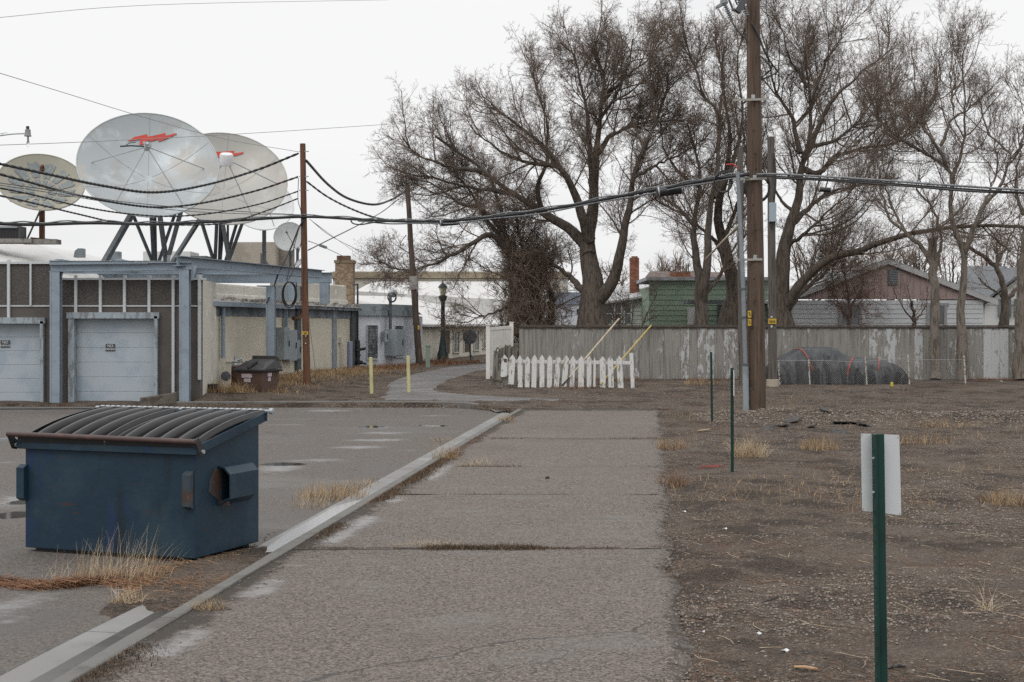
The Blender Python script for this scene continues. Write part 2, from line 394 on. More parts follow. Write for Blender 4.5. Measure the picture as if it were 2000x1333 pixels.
for a in ((553, 904, 80, 6, .030), (722, 832, 60, 7, .026),
    (28, 1003, 110, 22, .038), (60, 975, 150, 26, .028), (10, 1175, 90, 30, .027), (90, 846, 120, 9, .028), (10, 857, 70, 9, .034), (850, 830, 90, 5, .026), (330, 1112, 90, 12, .026)): addpud(*a, LZ)
def lotz(x, y):
    z = (float(vn(x, y, .35, 6)) - .5) * .024 + (float(vn(x, y, 2.5, 6)) - .5) * .006
    for gx_, gy_, a, b, dep in PUD:
        q = ((x - gx_) / a) ** 2 + ((y - gy_) / b) ** 2
        if q < 6: z -= dep * math.exp(-q) * (.45 + 1.1 * float(fbm(x, y, 2.2, 12)))
    return z
# car park sheet
ys = seg((-60, 4, 8), (4, 36.45, .13)).tolist(); mb = MB(); n = 170
for y in ys:
    a, b = -70., kx(min(y, 36)) - float(gl_(y)) + (float(vn(y, 3., 3, 1)) - .5) * .02
    if y > YE: b = kx(YE) - .50 + (y - YE) * .2
    for i in range(n + 1):
        t = (i / n) ** .45; X = a + (b - a) * t
        mb.v.append((X, y, LZ + lotz(X, y) * min(1, (n - i) / 4) - .004))
for j in range(len(ys) - 1):
    for i in range(n): q = j * (n + 1) + i; mb.f.append((q, q + 1, q + n + 2, q + n + 1))
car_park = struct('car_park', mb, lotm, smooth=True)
# driveway apron in front of the garages
mb = MB(); mb.add([(-30, 34.6, -.078), (-9.6, 35.7, -.078), (-9.4, 37.35, -.078), (-30, 37.35, -.078)], [(0, 1, 2, 3)]); struct('driveway', mb, oldc)
# back kerb, curving into the gutter end
bp = [(-8.6, 36.45), (-6, 36.5), (-4, 36.6), (-2.6, 36.55), (-1.6, 36.3), (-.95, 35.7), (-.6, 35.2)]
def smoothpath(pts, n=8):
    P = [Vector(p) for p in pts]; P = [P[0] * 2 - P[1]] + P + [P[-1] * 2 - P[-2]]; o = []
    for i in range(1, len(P) - 2):
        for k in range(n):
            t = k / n; a, b, c, d = P[i - 1:i + 3]
            o.append(.5 * ((2 * b) + (c - a) * t + (2 * a - 5 * b + 4 * c - d) * t * t + (3 * b - a - 3 * c + d) * t ** 3))
    return o + [P[-2]]
bpp = smoothpath([(x, y, 0) for x, y in bp], 6); mb = MB()
prof = [(0, -.3), (0, 0), (.02, .022), (.13, .022), (.15, 0), (.15, -.3)]
for i, p in enumerate(bpp):
    d = (bpp[min(i + 1, len(bpp) - 1)] - bpp[max(i - 1, 0)]).normalized(); nn = Vector((-d.y, d.x, 0)); f = 1 - .8 * ss(len(bpp) - 9, len(bpp) - 1, i)
    for u, z in prof: q = p + nn * u; mb.v.append((q.x, q.y, LZ + (z + .13) * f if z > -.2 else -.4))
for i in range(len(bpp) - 1):
    for q in range(5): a = i * 6 + q; mb.f.append((a, a + 1, a + 7, a + 6))
struct('back_kerb', mb, conc)
# concrete apron pieces at gutter end
mb = MB(); mb.add([(-.40, 34.2, -.08), (.33, 34.0, -.01), (.42, 34.75, -.02), (-.6, 35.3, -.05)], [(0, 1, 2, 3)]); struct('gutter_end', mb, conc)
# alley running back past the buildings
alm = mat('alley_asphalt', (0.101, 0.095, 0.091), [((0.055, 0.049, 0.046), 1.2, .5, .66, {'op': .6}), ((0.147, 0.144, 0.144), 1.6, .5, .62, {'stretch': (.35, 1, 1), 'rough': .3, 'op': .7}), ((0.184, 0.172, 0.159), 60, .8, .98, {'kind': 'cell'}), ((0.061, 0.049, 0.040), 5, .56, .7, {'op': .7})], rough=.8, bump=((60, .008, 'vdist'),))
Lp = [(670, 785.5), (700, 779), (735, 762), (748, 748), (790, 732), (840, 722), (890, 715), (945, 711), (1040, 706)]
Rp = [(1270, 785), (1150, 782), (1000, 778), (880, 771), (858, 762), (880, 745), (915, 733), (950, 724), (1060, 716)]
Lw = smoothpath([G(*p) for p in Lp], 5); Rw = smoothpath([G(*p) for p in Rp], 5); mb = MB(); n = 14
for i in range(len(Lw)):
    a, b = Lw[i], Rw[i]
    for k in range(n + 1):
        q = a.lerp(b, k / n); j = (float(vn(i * .9, k, .9, 4)) - .5) * .35 * (k in (0, n)); q = q + Vector((j, j, 0))
        e = min(k, n - k) / n
        mb.v.append((q.x, q.y, gz(q.x, q.y) * .25 + float(zT(np.array(q.x), np.array(q.y))) * .75 + (.022 if e > .1 and i > 1 else -.02)))
for i in range(len(Lw) - 1):
    for k in range(n): a = i * (n + 1) + k; mb.f.append((a, a + 1, a + n + 2, a + n + 1))
struct('alley', mb, alm, smooth=True)
# pale, smoother patches in the asphalt colour: gaussians at ground points, stored on the sheets
def paleattr(obj, spots, extra=None):
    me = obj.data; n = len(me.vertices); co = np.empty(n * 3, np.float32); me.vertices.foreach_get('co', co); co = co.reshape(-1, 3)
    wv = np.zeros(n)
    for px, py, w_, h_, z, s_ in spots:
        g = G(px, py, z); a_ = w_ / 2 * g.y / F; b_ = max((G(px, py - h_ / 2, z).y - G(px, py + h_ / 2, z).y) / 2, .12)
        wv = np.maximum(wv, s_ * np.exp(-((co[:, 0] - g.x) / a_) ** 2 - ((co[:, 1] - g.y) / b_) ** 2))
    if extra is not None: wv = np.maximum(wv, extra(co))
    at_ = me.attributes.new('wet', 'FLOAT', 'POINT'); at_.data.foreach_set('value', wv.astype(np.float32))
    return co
paleattr(car_park, [(730, 833, 80, 8, LZ, .62), (745, 846, 150, 6, LZ, .56), (735, 860, 160, 7, LZ, .58), (700, 874, 130, 8, LZ, .6), (620, 898, 170, 8, LZ, .5), (545, 912, 110, 26, LZ, .62), (640, 803, 110, 5, LZ, .62), (560, 830, 120, 5, LZ, .45), (850, 812, 90, 4, LZ, .45), (800, 880, 60, 8, LZ, .4),
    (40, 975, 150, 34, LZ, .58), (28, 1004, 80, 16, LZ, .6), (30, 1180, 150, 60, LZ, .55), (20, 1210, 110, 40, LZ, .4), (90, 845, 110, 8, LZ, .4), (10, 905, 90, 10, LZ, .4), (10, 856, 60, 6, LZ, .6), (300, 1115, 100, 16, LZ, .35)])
def kerbside(co):
    u = co[:, 0] - kx(co[:, 1]); n_ = vn(co[:, 1], co[:, 1] * 0, 1.1, 21)
    return (.52 + .08 * n_) * np.exp(-((u - .24 - .12 * (n_ - .5)) / .15) ** 2) * ss(.42, .6, n_) * (1 - ss(19, 24, co[:, 1]))
co = paleattr(path_sheet, [(262, 1275, 110, 60, 0, .5), (575, 1103, 90, 10, 0, .5), (840, 936, 60, 8, 0, .5), (750, 970, 60, 20, 0, .5)], kerbside)
u_ = co[:, 0] - kx(co[:, 1]); yy_ = co[:, 1]; sv = .60 * np.exp(-(u_ / (.12 + .20 * vn(yy_, yy_ * 0, 1.3, 31))) ** 2)
for k_, s_ in ((1072, .42), (966, .16), (912, .22), (857, .32), (812, .2)):
    sv = np.maximum(sv, s_ * np.exp(-((yy_ - G(1000, k_, 0).y) / .10) ** 2))
sv = np.maximum(sv, .44 * np.exp(-((co[:, 0] - rx(yy_)) / (.06 + .16 * vn(yy_, yy_ * 0, .9, 19))) ** 2)); sv = np.maximum(sv, .55 * ss(32.6, 34.2, yy_ + .6 * vn(co[:, 0], yy_, 1.5, 5)))
path_sheet.data.attributes.new('soil', 'FLOAT', 'POINT').data.foreach_set('value', sv.astype(np.float32))
# water lying in the gutter and along the kerb on the path
gw = MB()
def gutwater(y0, y1, u0, u1, z, seed):
    ys = np.linspace(y0, y1, 24); b = len(gw.v)
    for y in ys:
        t = (y - y0) / (y1 - y0); wv = math.sin(math.pi * min(1, max(0, t))) ** .4
        l = u1 - (u1 - u0) * wv * (.7 + .5 * float(vn(y, seed, 1.3, seed)))
        gw.v += [(kx(y) + l, y, z), (kx(y) + u1, y, z)]
    for j in range(len(ys) - 1): a = b + 2 * j; gw.f.append((a, a + 1, a + 3, a + 2))
gutwater(16.2, 24, -.32, -.16, -.1015, 3)
struct('gutter_water', gw, waterm)
gw = MB(); gutwater(12.4, 17.0, -.50, -.15, -.0875, 2); struct('gutter_film', gw, mat('pale_film', (.27, .275, .28), [((.26, .26, .26), 5, .5, .66), ((.12, .11, .10), 30, .64, .72)], rough=.22, spec=.5))  # pale glossy sheet laid over the gutter bed
pw = MB()
for gx_, gy_, a, b, dep in PUD:
    x0, x1 = gx_ - 2.2 * a, min(gx_ + 2.2 * a, kx(gy_ - 2.2 * b) - .50); k_ = len(PUD); z = LZ - .024
    if x1 > x0: pw.add([(x0, gy_ - 2.2 * b, z), (x1, gy_ - 2.2 * b, z), (x1, gy_ + 2.2 * b, z), (x0, gy_ + 2.2 * b, z)], [(0, 1, 2, 3)]); pw.v[-4:] = [(v[0], v[1], v[2] + PUD.index((gx_, gy_, a, b, dep)) * .0002) for v in pw.v[-4:]]
struct('puddle', pw, waterm)
gw = MB(); gutwater(7.4, 11.4, -.50, -.137, -.095, 7); struct('gutter_mud', gw, mat('mud', (.055, .05, .045), [((.035, .03, .027), 3, .5, .62), ((.11, .10, .09), 30, .66, .74, {'op': .4})], rough=.3))
# ================================================================= buildings on the left
gravelwall = mat('pebble_wall', (.085, .077, .07), [((.055, .05, .046), 55, .5, .8, {'kind': 'cell'}), ((.13, .12, .11), 60, .8, .98, {'kind': 'cell'}), ((.075, .07, .067), .8, .5, .65, {'op': .5})], bump=((50, .010, 'vdist'),))
smoothwall = mat('plain_dark_wall', (.098, .086, .076), [((.075, .066, .06), 1.5, .45, .6, {'op': .7}), ((.125, .11, .1), 9, .55, .7, {'op': .4})], bump=((50, .004),))
trimw = mat('pale_trim', (.50, .52, .53), [((.3, .3, .3), 6, .58, .7, {'op': .6})], rough=.55)
steelblue = mat('steel_blue', (.235, .285, .33), [((.16, .20, .24), 2.5, .5, .66, {'op': .6}), ((.32, .38, .43), 7, .56, .72, {'op': .4}), ((.10, .07, .05), 9, .66, .74, {'op': .6})], rough=.55)
doorm = mat('garage_door_paint', (.37, .415, .45), [((.27, .335, .39), 1.6, .45, .65, {'op': .7}), ((.42, .46, .49), 6, .6, .75, {'op': .3, 'stretch': (1, 1, 3)})], rough=.5)
darksteel = mat('dark_grey_steel', (.075, .088, .095), [((.05, .055, .06), 5, .5, .65), ((.13, .14, .15), 12, .6, .72, {'op': .5})], rough=.6)
woodw = mat('weathered_frame', (.30, .35, .385), [((.12, .10, .085), 7, .5, .58, {'stretch': (1, 1, .3), 'op': .55}), ((.45, .46, .46), 12, .62, .7)], rough=.85)
creamw = mat('cream_painted_wall', (.56, .52, .43), [((.47, .43, .345), .9, .48, .66, {'op': .7}), ((.52, .50, .44), 4, .55, .7, {'op': .5}), ((.20, .17, .13), 2.2, .64, .74, {'op': .6, 'stretch': (1, 1, .5)})], rough=.9, bump=((6, .006), (40, .003)))
whitew = mat('white_coated_roof', (.52, .515, .50), [((.42, .41, .385), 1.0, .5, .66, {'op': .7}), ((.45, .42, .38), 2.4, .62, .72, {'op': .6})], rough=.7, bump=((5, .01),))
foamw = mat('cream_foam_parapet', (.52, .50, .44), [((.44, .41, .35), .8, .48, .64, {'op': .7}), ((.68, .67, .63), 3, .55, .7)], rough=.8, bump=((3, .03),))
bluewall = mat('pale_blue_wall', (.56, .58, .62), [((.32, .35, .40), 1.0, .5, .66, {'op': .6}), ((.50, .52, .56), 4, .56, .7, {'op': .4})], rough=.85, bump=((30, .003),))
creamfar = mat('cream_block_wall', (.62, .585, .50), [((.42, .385, .31), .7, .48, .66, {'op': .6}), ((.30, .25, .2), 2.5, .64, .74, {'op': .5})], rough=.9)
blockgl = mat('glass_block', (.10, .115, .12), [((.20, .22, .22), 22, .5, .7, {'kind': 'cell'}), ((.05, .055, .06), 9, .55, .7, {'kind': 'cell'})], rough=.3)
greybox = mat('grey_cabinet', (.25, .285, .305), [((.19, .215, .23), 2, .5, .65), ((.34, .37, .39), 9, .6, .72, {'op': .4})], rough=.5, metal=.0)
blackm = mat('black_rubber', (.018, .018, .019), rough=.5)
boardm = mat('brown_boards', (.065, .038, .026), [((.11, .07, .05), 6, .5, .65, {'stretch': (3, 3, .4)})], rough=.8)
glassm = mat('window_glass', (.05, .06, .065), [((.14, .16, .17), 1.5, .5, .6, {'op': .6})], rough=.12, spec=.8)
brickm = mat('tan_brick', (.27, .20, .135), [((.19, .13, .085), 9, .4, .6, {'kind': 'cell', 'stretch': (1, 1, 2.2)}), ((.36, .29, .22), 5, .6, .72, {'op': .4})], bump=((9, .01, 'cell', (1, 1, 2.2)),))
redbrick = mat('red_brick', (.24, .11, .068), [((.17, .06, .035), 8, .4, .6, {'kind': 'cell', 'stretch': (1, 1, 2.2)}), ((.38, .2, .13), 5, .6, .7, {'op': .4})])
brownfas = mat('brown_fascia', (.22, .185, .135), [((.3, .24, .16), 2, .5, .65)])
tanm = mat('tan_unit', (.32, .285, .235), [((.26, .23, .19), 1.4, .5, .66), ((.40, .37, .32), 6, .6, .7, {'op': .4})], rough=.6)
rustm = mat('rust', (.12, .055, .03), [((.06, .028, .018), 8, .45, .6), ((.2, .1, .06), 20, .6, .7)], rough=.9)
galvm = mat('galvanised', (.38, .40, .41), [((.28, .30, .31), 6, .5, .65)], rough=.4, metal=.3)
greenbox = mat('green_cabinet', (.19, .24, .20), [((.14, .18, .15), 3, .5, .65)], rough=.6)

GY0 = 37.2; zb = LZ - .02
def ux(px, Y=GY0): return (px - 1000) * Y / F
def uz(py, Y=GY0): return H - (py - HY) * Y / F
b = thing('garage_building', 'low dark pebble-panelled garage building with pale trim strips and two pale blue roller doors', 'building', (ux(200), GY0, zb))
zt_l, zs, zt_r = uz(516), uz(598), uz(547)
D1 = (ux(135), ux(309), uz(618)); D0 = (ux(-110), ux(87), uz(628))
lo, up = MB(), MB()
def wseg(m, x0, x1, z0, z1, th=.3): m.box(((x0 + x1) / 2, GY0 + th / 2, (z0 + z1) / 2), (x1 - x0, th, z1 - z0))
xl, xs, xr = ux(-700), ux(112), ux(391)
wseg(lo, xl, D0[0], zb, zs); wseg(lo, D0[1], D1[0], zb, zs); wseg(lo, D1[1], xr, zb, zs)
wseg(lo, D0[0], D0[1], D0[2], zs); wseg(lo, D1[0], D1[1], D1[2], zs)
wseg(up, xl, xs, zs, zt_l); wseg(up, xs, xr, zs, zt_r)
part('wall', lo, smoothwall, b, label='plain dark brown lower wall'); part('wall', up, gravelwall, b, label='grey pebble-dash upper panels')
for px in (18, 61, 149, 197, 244, 292, 339, 390):
    tr = MB(); x = ux(px); wd = .07 if px != 61 else .045
    zt = (uz(508) if px == 18 else zt_l + .0) if px < 112 else uz(538)
    z0 = uz(627) if px == 18 else zs + .01 if px == 61 else (D1[2] + .02 if px < 310 else uz(768) if px < 350 else uz(742))
    tr.box((x, GY0 - .02, (zt + z0) / 2), (wd, .1, zt - z0)); part('vertical_trim', tr, trimw, b)
tr = MB()
for a, c in ((xl, xs), (xs, xr)): tr.box(((a + c) / 2, GY0 - .012, zs), (c - a, .03, .035))
tr.box(((xl + xs) / 2, GY0 + .13, zt_l + .03), (xs - xl, .38, .06)); tr.box(((xs + xr) / 2 + .1, GY0 + .13, zt_r + .022), (xr - xs, .38, .05))
part('horizontal_trim', tr, trimw, b)
sw = MB(); sw.box((xr - .15, GY0 + 1.15, (zt_r + zb) / 2), (.3, 1.7, zt_r - zb)); part('side_wall', sw, foamw, b)
# white roof hump behind the parapet
rf = MB(); pts = [(-30, 3.3), (ux(-60, 46), 4.75), (ux(40, 46), 4.72), (ux(110, 46), 4.35), (ux(215, 46), 3.45), (-10.6, 3.0)]
for Y, k in ((GY0 + .31, 0.), (40.5, .55), (46, 1.), (52, 1.), (60, .9)):
    for x, z in pts: rf.v.append((x, Y, 3.0 + (z - 3.0) * k))
for j in range(4):
    for i in range(5): q = j * 6 + i; rf.f.append((q, q + 1, q + 7, q + 6))
part('roof', rf, whitew, b, smooth=True)
def garage_door(x0, x1, zt, signx):
    fr = MB(); w = .16
    fr.box((x0 + w / 2, GY0 + .05, (zt + zb) / 2), (w, .3, zt - zb)); fr.box((x1 - w / 2 + .04, GY0 + .03, (zt + zb) / 2), (w * .55, .3, zt - zb)); fr.box(((x0 + x1) / 2, GY0 - .03, zt + .02), (x1 - x0 + .08, .18, .16))
    f = part('door_frame', fr, woodw, b)
    n = 6; h = (zt - .05 - zb) / n
    dm = MB()
    for i in range(n): dm.box(((x0 + x1) / 2, GY0 + .20, zb + h * (i + .5)), (x1 - x0 - .1, .05, h - .004))
    dm.box(((x0 + x1) / 2, GY0 + .235, (zb + zt) / 2), (x1 - x0 - .1, .02, zt - zb - .1))
    d = part('garage_door', dm, doorm, b, bevel=.006)
    hd = MB(); hd.tube([((x0 + x1) / 2 - .25, GY0 + .17, zb + .12), ((x0 + x1) / 2 - .25, GY0 + .12, zb + .13), ((x0 + x1) / 2 - .12, GY0 + .12, zb + .13), ((x0 + x1) / 2 - .12, GY0 + .17, zb + .12)], .012); part('handle', hd, blackm, d)
garage_door(D0[0], D0[1], D0[2], 0); garage_door(D1[0], D1[1], D1[2], 0)
signbk = mat('sign_black', (.05, .055, .058), [((.09, .1, .1), 20, .5, .7)], rough=.4); signwh = mat('sign_lettering', (.55, .57, .57), rough=.5)
def nopark(px, py, lab):
    c = Vector((ux(px), GY0 + .165, uz(py))); t = thing('no_parking_sign', lab, 'sign', c, 'no parking signs on the garage doors')
    m = MB(); m.box(c, (.25, .008, .19)); part('sign_plate', m, signbk, t)
    for s, dz in (('NO', .042), ('PARKING', -.042)):
        me = textmesh(s, .095 if s == 'NO' else .062, bold=.001); o = link('lettering', me, signwh, t); o.location = (0, -.006, dz); o.rotation_euler = (R(90), 0, 0)
nopark(212, 679.5, 'small black NO PARKING sign on the garage door right of the blue post'); nopark(6, 672.5, 'small black NO PARKING sign on the garage door cut off at the left edge')

# blue steel frame
t = thing('steel_frame', 'blue-grey steel posts and tapered roof beams standing over the garage and the cream wall', 'steel frame', (ux(110, 36.8), 36.8, zb))
Yp = 36.8; zbm = uz(531, Yp)
def post(px, Y, z0, z1, w=.25, d=.22):
    m = MB(); x = (px - 1000) * Y / F
    m.box((x, Y - d / 2, (z0 + z1) / 2), (w, .015, z1 - z0)); m.box((x, Y + d / 2, (z0 + z1) / 2), (w, .015, z1 - z0)); m.box((x, Y, (z0 + z1) / 2), (.015, d - .017, z1 - z0))
    m.box((x - w / 2 + .02, Y - d / 2 - .012, (z0 + z1) / 2), (.04, .01, z1 - z0)); m.box((x, Y, z1 + .006), (w + .04, d + .04, .01))
    return part('post', m, steelblue, t)
post(109.5, Yp, zb, zbm); post(361.5, Yp, zb, uz(527, Yp)); post(529, 41.7, .0, uz(560, 41.7))
post(634, 46.2, 2.73, 3.42, w=.3); post(572, 46.2, 2.73, 3.42, w=.22)
bm = MB(); x0, x1 = ux(99, Yp), ux(375, Yp)
bm.ibeam((x0, Yp, uz(524, Yp)), (x1, Yp, uz(519.5, Yp)), .22, .20); part('beam', bm, steelblue, t)
bm = MB()   # tapered purlin lying on it and running back
bm.prism([(x0, Yp - .1, uz(509, Yp)), (ux(290, Yp), Yp - .1, uz(513, Yp)), (ux(290, Yp), Yp - .1, uz(516.5, Yp)), (x0, Yp - .1, uz(518, Yp))], (0, .2, 0)); bm.box(((x0 + ux(290, Yp)) / 2, Yp, uz(510.4, Yp)), (ux(290, Yp) - x0, .24, .012)); part('beam', bm, steelblue, t)
bm = MB(); bm.prism([(ux(232, Yp), Yp - .09, uz(505, Yp)), (ux(262, Yp), Yp - .09, uz(512, Yp)), (ux(232, Yp), Yp - .09, uz(513, Yp))], (0, .2, 0)); part('gusset', bm, steelblue, t)
bm = MB(); bm.ibeam((-8.62, 36.6, 3.665), (-6.05, 45.2, 3.64), .24, .26); part('beam', bm, steelblue, t)
bm = MB(); bm.prism([(ux(376, Yp), Yp, uz(519, Yp)), (ux(385, Yp), Yp, uz(519, Yp)), (ux(376, Yp), Yp, uz(548, Yp)), (ux(372, Yp), Yp, uz(548, Yp))], (0, .05, 0)); part('gusset', bm, steelblue, t)
bm = MB(); bm.prism([(ux(119, Yp), Yp, uz(531, Yp)), (ux(123, Yp), Yp, uz(531, Yp)), (ux(119, Yp), Yp, uz(545, Yp))], (0, .05, 0)); part('gusset', bm, steelblue, t)
bm = MB(); bm.ibeam((ux(180, 46.2), 46.2, uz(541, 46.2)), (ux(648, 46.2), 46.2, uz(543.5, 46.2)), .2, .36); part('beam', bm, steelblue, t)
bm = MB(); bm.ibeam((-14.5, 42.0, 3.66), (-7.0, 42.0, 3.62), .2, .22); part('beam', bm, steelblue, t)
for x in (-12.9, -11.2, -9.4):
    bm = MB(); bm.ibeam((x, 40.4, 3.80), (x, 50, 3.80), .18, .18); part('beam', bm, steelblue, t)
bm = MB(); bm.ibeam((-14.4, 49.2, 3.62), (-7.6, 49.2, 3.62), .2, .2); part('beam', bm, steelblue, t)
for x, Y in ((-14.2, 42), (-9.2, 42), (-14.2, 49.2), (-8.0, 49.2)):
    bm = MB(); bm.box((x, Y, 3.1), (.2, .2, .92)); part('post', bm, steelblue, t)

# ---- cream building along the bank
A, B = (-8.42, 39.0), (-5.92, 53.0)
t = thing('cream_building', 'long low cream painted building with blue fascia and white coated roof along the weedy bank', 'building', (-7.5, 44, 0.))
zr = 2.66
wl = MB(); wl.prism([(A[0], A[1], -.1), (B[0], B[1], -.1), (-10.45, 53, -.1), (-10.45, 39, -.1)], (0, 0, zr + .1)); cw = part('wall', wl, creamw, t)
dv = Vector((B[0] - A[0], B[1] - A[1], 0)).normalized(); nv = Vector((dv.y, -dv.x, 0))
A3, B3 = Vector((*A, 0)), Vector((*B, 0))
rf = MB(); rf.obox(A3 - dv * .3 + nv * .30 + Vector((0, 0, zr + .004)), dv * 14.7, -nv * 3.0, (0, 0, .09)); part('roof', rf, whitew, t)
# ragged roof edge
rg = MB()
for i in range(60):
    s = -.3 + i * .245; q = A3 + dv * s + nv * (.28 + random.random() * .07) + Vector((0, 0, zr + .055 + random.random() * .03)); rg.obox(q, dv * .25, -nv * .14, (0, 0, .03 + random.random() * .05))
part('roof_edge', rg, mat('worn_roof_edge', (.36, .34, .31), [((.15, .13, .11), 9, .48, .6)]), t)
fs = MB(); fs.obox(A3 - dv * .32 + nv * .20 + Vector((0, 0, zr - .12)), dv * 7.0, nv * .1, (0, 0, .13)); part('fascia', fs, steelblue, t)
fs = MB(); fs.obox(A3 + dv * 6.7 + nv * .20 + Vector((0, 0, zr - .10)), dv * 7.8, nv * .06, (0, 0, .10)); part('fascia', fs, mat('worn_blue_fascia', (.17, .20, .235), [((.07, .065, .06), 5, .45, .6), ((.34, .34, .32), 9, .6, .68)]), t)
fs = MB(); fs.obox(A3 - dv * .3 + nv * .012 + Vector((0, 0, zr - .38)), dv * 14.2, nv * .02, (0, 0, .36)); part('painted_band', fs, mat('blue_band', (.17, .205, .24), [((.10, .11, .12), 2, .5, .62), ((.26, .26, .24), 6, .6, .7)]), t)
def on(px, py, off): return wallpt(px, py, A, B, off)
def wpanel(name, x0, x1, y0, y1, off, th, m, par, bevel=0, label=None):
    q = MB(); q.panel(A, B, x0, x1, y0, y1, off, th); return part(name, q, m, par, bevel=bevel, label=label)
wpanel('pilaster', 401, 410.5, 595, 748, .16, .16, steelblue, t)
wpanel('pilaster', 575, 583, 598, 722, .10, .10, darksteel, t); wpanel('pilaster', 648, 655, 600, 720, .06, .06, greybox, t, label='grey flashing strip'); wpanel('pilaster', 683, 692, 600, 719, .10, .10, darksteel, t)
wpanel('ledge', 441, 494, 704.5, 706.5, .04, .04, creamw, t)
q = MB(); q.tube([on(428, 597, .12), on(428, 700, .12)], .06, 10); part('downpipe', q, steelblue, t)
q = MB(); q.tube([on(425, 596, .05), on(428, 597, .12), on(431, 598, .1)], .075, 8); part('pipe_elbow', q, galvm, t)
# set-back foam parapets
q = MB()
def setblk(px0, Y0, px1, Y1, zt, th=1.2):
    a = Vector(((px0 - 1000) * Y0 / F, Y0, zr + .09)); c = Vector(((px1 - 1000) * Y1 / F, Y1, zr + .09)); d = (c - a); n = Vector((-d.y, d.x, 0)).normalized()
    q.obox(a, d, n * th, (0, 0, zt - zr - .09)); q.obox(a - n * .05 - d.normalized() * .05, d + d.normalized() * .1, n * .4, (0, 0, .22))
setblk(404, 41.3, 530, 46.5, 3.26); setblk(590, 48.5, 677, 52.6, 3.50)
pp = part('parapet', q, foamw, t, bevel=.05)
q = MB(); q.box((-7.8, 47.6, 3.0), (1.4, .5, .7)); part('vent_box', q, greybox, t)
# roof chimney of tan brick
def zat(py, Y): return H - (py - HY) * Y / F
Yc = 56.0; c = thing('brick_chimney', 'square tan brick chimney rising behind the cream building roof', 'chimney', ((674 - 1000) * Yc / F, Yc, 2.3))
cx_ = (674 - 1000) * Yc / F; q = MB(); q.box((cx_, Yc, (zat(514, Yc) + .6) / 2), (.70, .70, zat(514, Yc) - .6)); part('shaft', q, brickm, c)
q = MB(); q.box((cx_, Yc, zat(512, Yc)), (.78, .78, .11)); part('cap', q, mat('chimney_cap', (.20, .145, .095), [((.1, .075, .05), 6, .5, .6)]), c)
q = MB(); q.box((cx_ - .05, Yc, zat(505, Yc)), (.50, .50, .19)); part('flue', q, mat('flue_brick', (.13, .075, .045), [((.08, .045, .03), 7, .5, .6)]), c)

# electric cabinets, meters and pipework on the cream wall
def cab(x0, x1, y0, y1, off, lab, cat='cabinet', grp=None, m=None):
    p = on((x0 + x1) / 2, y1, off); r = thing('electrical_cabinet', lab, cat, p, grp)
    q = MB(); q.panel(A, B, x0, x1, y0, y1, off, off - .01); part('housing', q, m or greybox, r, bevel=.01)
    q = MB(); a = wallpt(x0 + (x1 - x0) * .8, (y0 + y1) / 2, A, B, off + .02); q.bar(a - Vector((0, 0, .09)), a + Vector((0, 0, .09)), .03, .03); part('handle', q, blackm, r)
    return r
cab(539, 549.5, 640, 703, .28, 'tall grey electrical cabinet nearest the blue post on the cream wall'); cab(551, 567, 645, 705, .24, 'wide grey electrical cabinet in the middle of the row on the cream wall'); cab(569, 576, 665, 701, .2, 'short grey electrical box at the right end of the row on the cream wall')
r = thing('service_conduit', 'rusty curved conduit pipe dropping from the cream building roof above the cabinets', 'pipe', on(575, 620, .2))
q = MB(); q.tube(smoothpath([on(575, 560, .25), on(575, 600, .25), on(575, 612, .25), on(570, 621, .25), on(560, 622, .25)]), .045, 10); part('pipe', q, rustm, r); q = MB(); q.lathe([(.07, 0), (.07, .09)], on(559, 622, .25), 12, tuple(dv)); part('flange', q, rustm, r)
r = thing('vertical_conduit', 'straight blue-grey conduit running down to the cabinets from the blue fascia', 'pipe', on(552, 643, .1)); q = MB(); q.bar(on(552, 597, .1), on(552, 643, .1), .12, .1); part('pipe', q, steelblue, r)
# gas riser standing at the wall
g = Vector((on(430, 700, .45).x, on(430, 700, .45).y, 0)); g.z = gz(g.x, g.y)
r = thing('gas_riser', 'stout rusty gas riser pipe with grey valve and round meter by the cream wall', 'gas meter', g)
q = MB(); q.lathe([(.115, -.05), (.115, .68), (.09, .70)], g, 14); part('riser', q, rustm, r, smooth='auto')
q = MB(); q.lathe([(.09, 0), (.10, .05), (.07, .10), (.09, .14), (.04, .18), (.04, .3)], g + Vector((0, 0, .69)), 12); q.tube([g + Vector((.02, 0, .86)), g + Vector((.2, 0, .9)), g + Vector((.24, 0, .8))], .035, 8); part('valve', q, galvm, r, smooth='auto')
q = MB(); q.lathe([(.05, -.06), (.13, -.05), (.14, 0), (.13, .05), (.05, .06)], g + Vector((-.26, -.05, .42)), 14, (0, 1, 0)); part('meter', q, mat('dark_meter', (.10, .11, .125), rough=.5), r, smooth='auto')
q = MB(); q.tube([g + Vector((.18, -.02, -.05)), g + Vector((.18, -.02, .45)), g + Vector((.26, -.02, .48))], .02, 8); q.box(g + Vector((.27, -.02, .5)), (.1, .06, .04)); part('tap', q, galvm, r)
# black rubber tub at the corner
g = Vector((on(398, 740, .35).x, 38.3, 0)); g.z = .12
q = MB(); q.lathe([(.15, -.1), (.20, .28), (.22, .30), (.20, .31), (.13, 0)], g, 14); single('rubber_tub', q, blackm, 'black tub standing at the corner between garage wall and cream wall', 'tub', g)

# wall furniture further along
q = MB(); q.panel(A, B, 660.5, 664.5, 659, 670, .12, .12); r = single('junction_box', q, creamfar, 'small tan junction box with wire on the far end of the cream wall', 'box', on(662, 670, .1))
g = on(665, 720, .35); g.z = gz(g.x, g.y)
q = MB(); q.lathe([(.10, -.1), (.10, .98), (.08, 1.0)], g, 12); single('short_bollard', q, mat('mauve_blue_paint', (.21, .23, .31), rough=.6), 'short mauve-blue pipe bollard at the far end of the cream wall', 'bollard', g, smooth='auto')

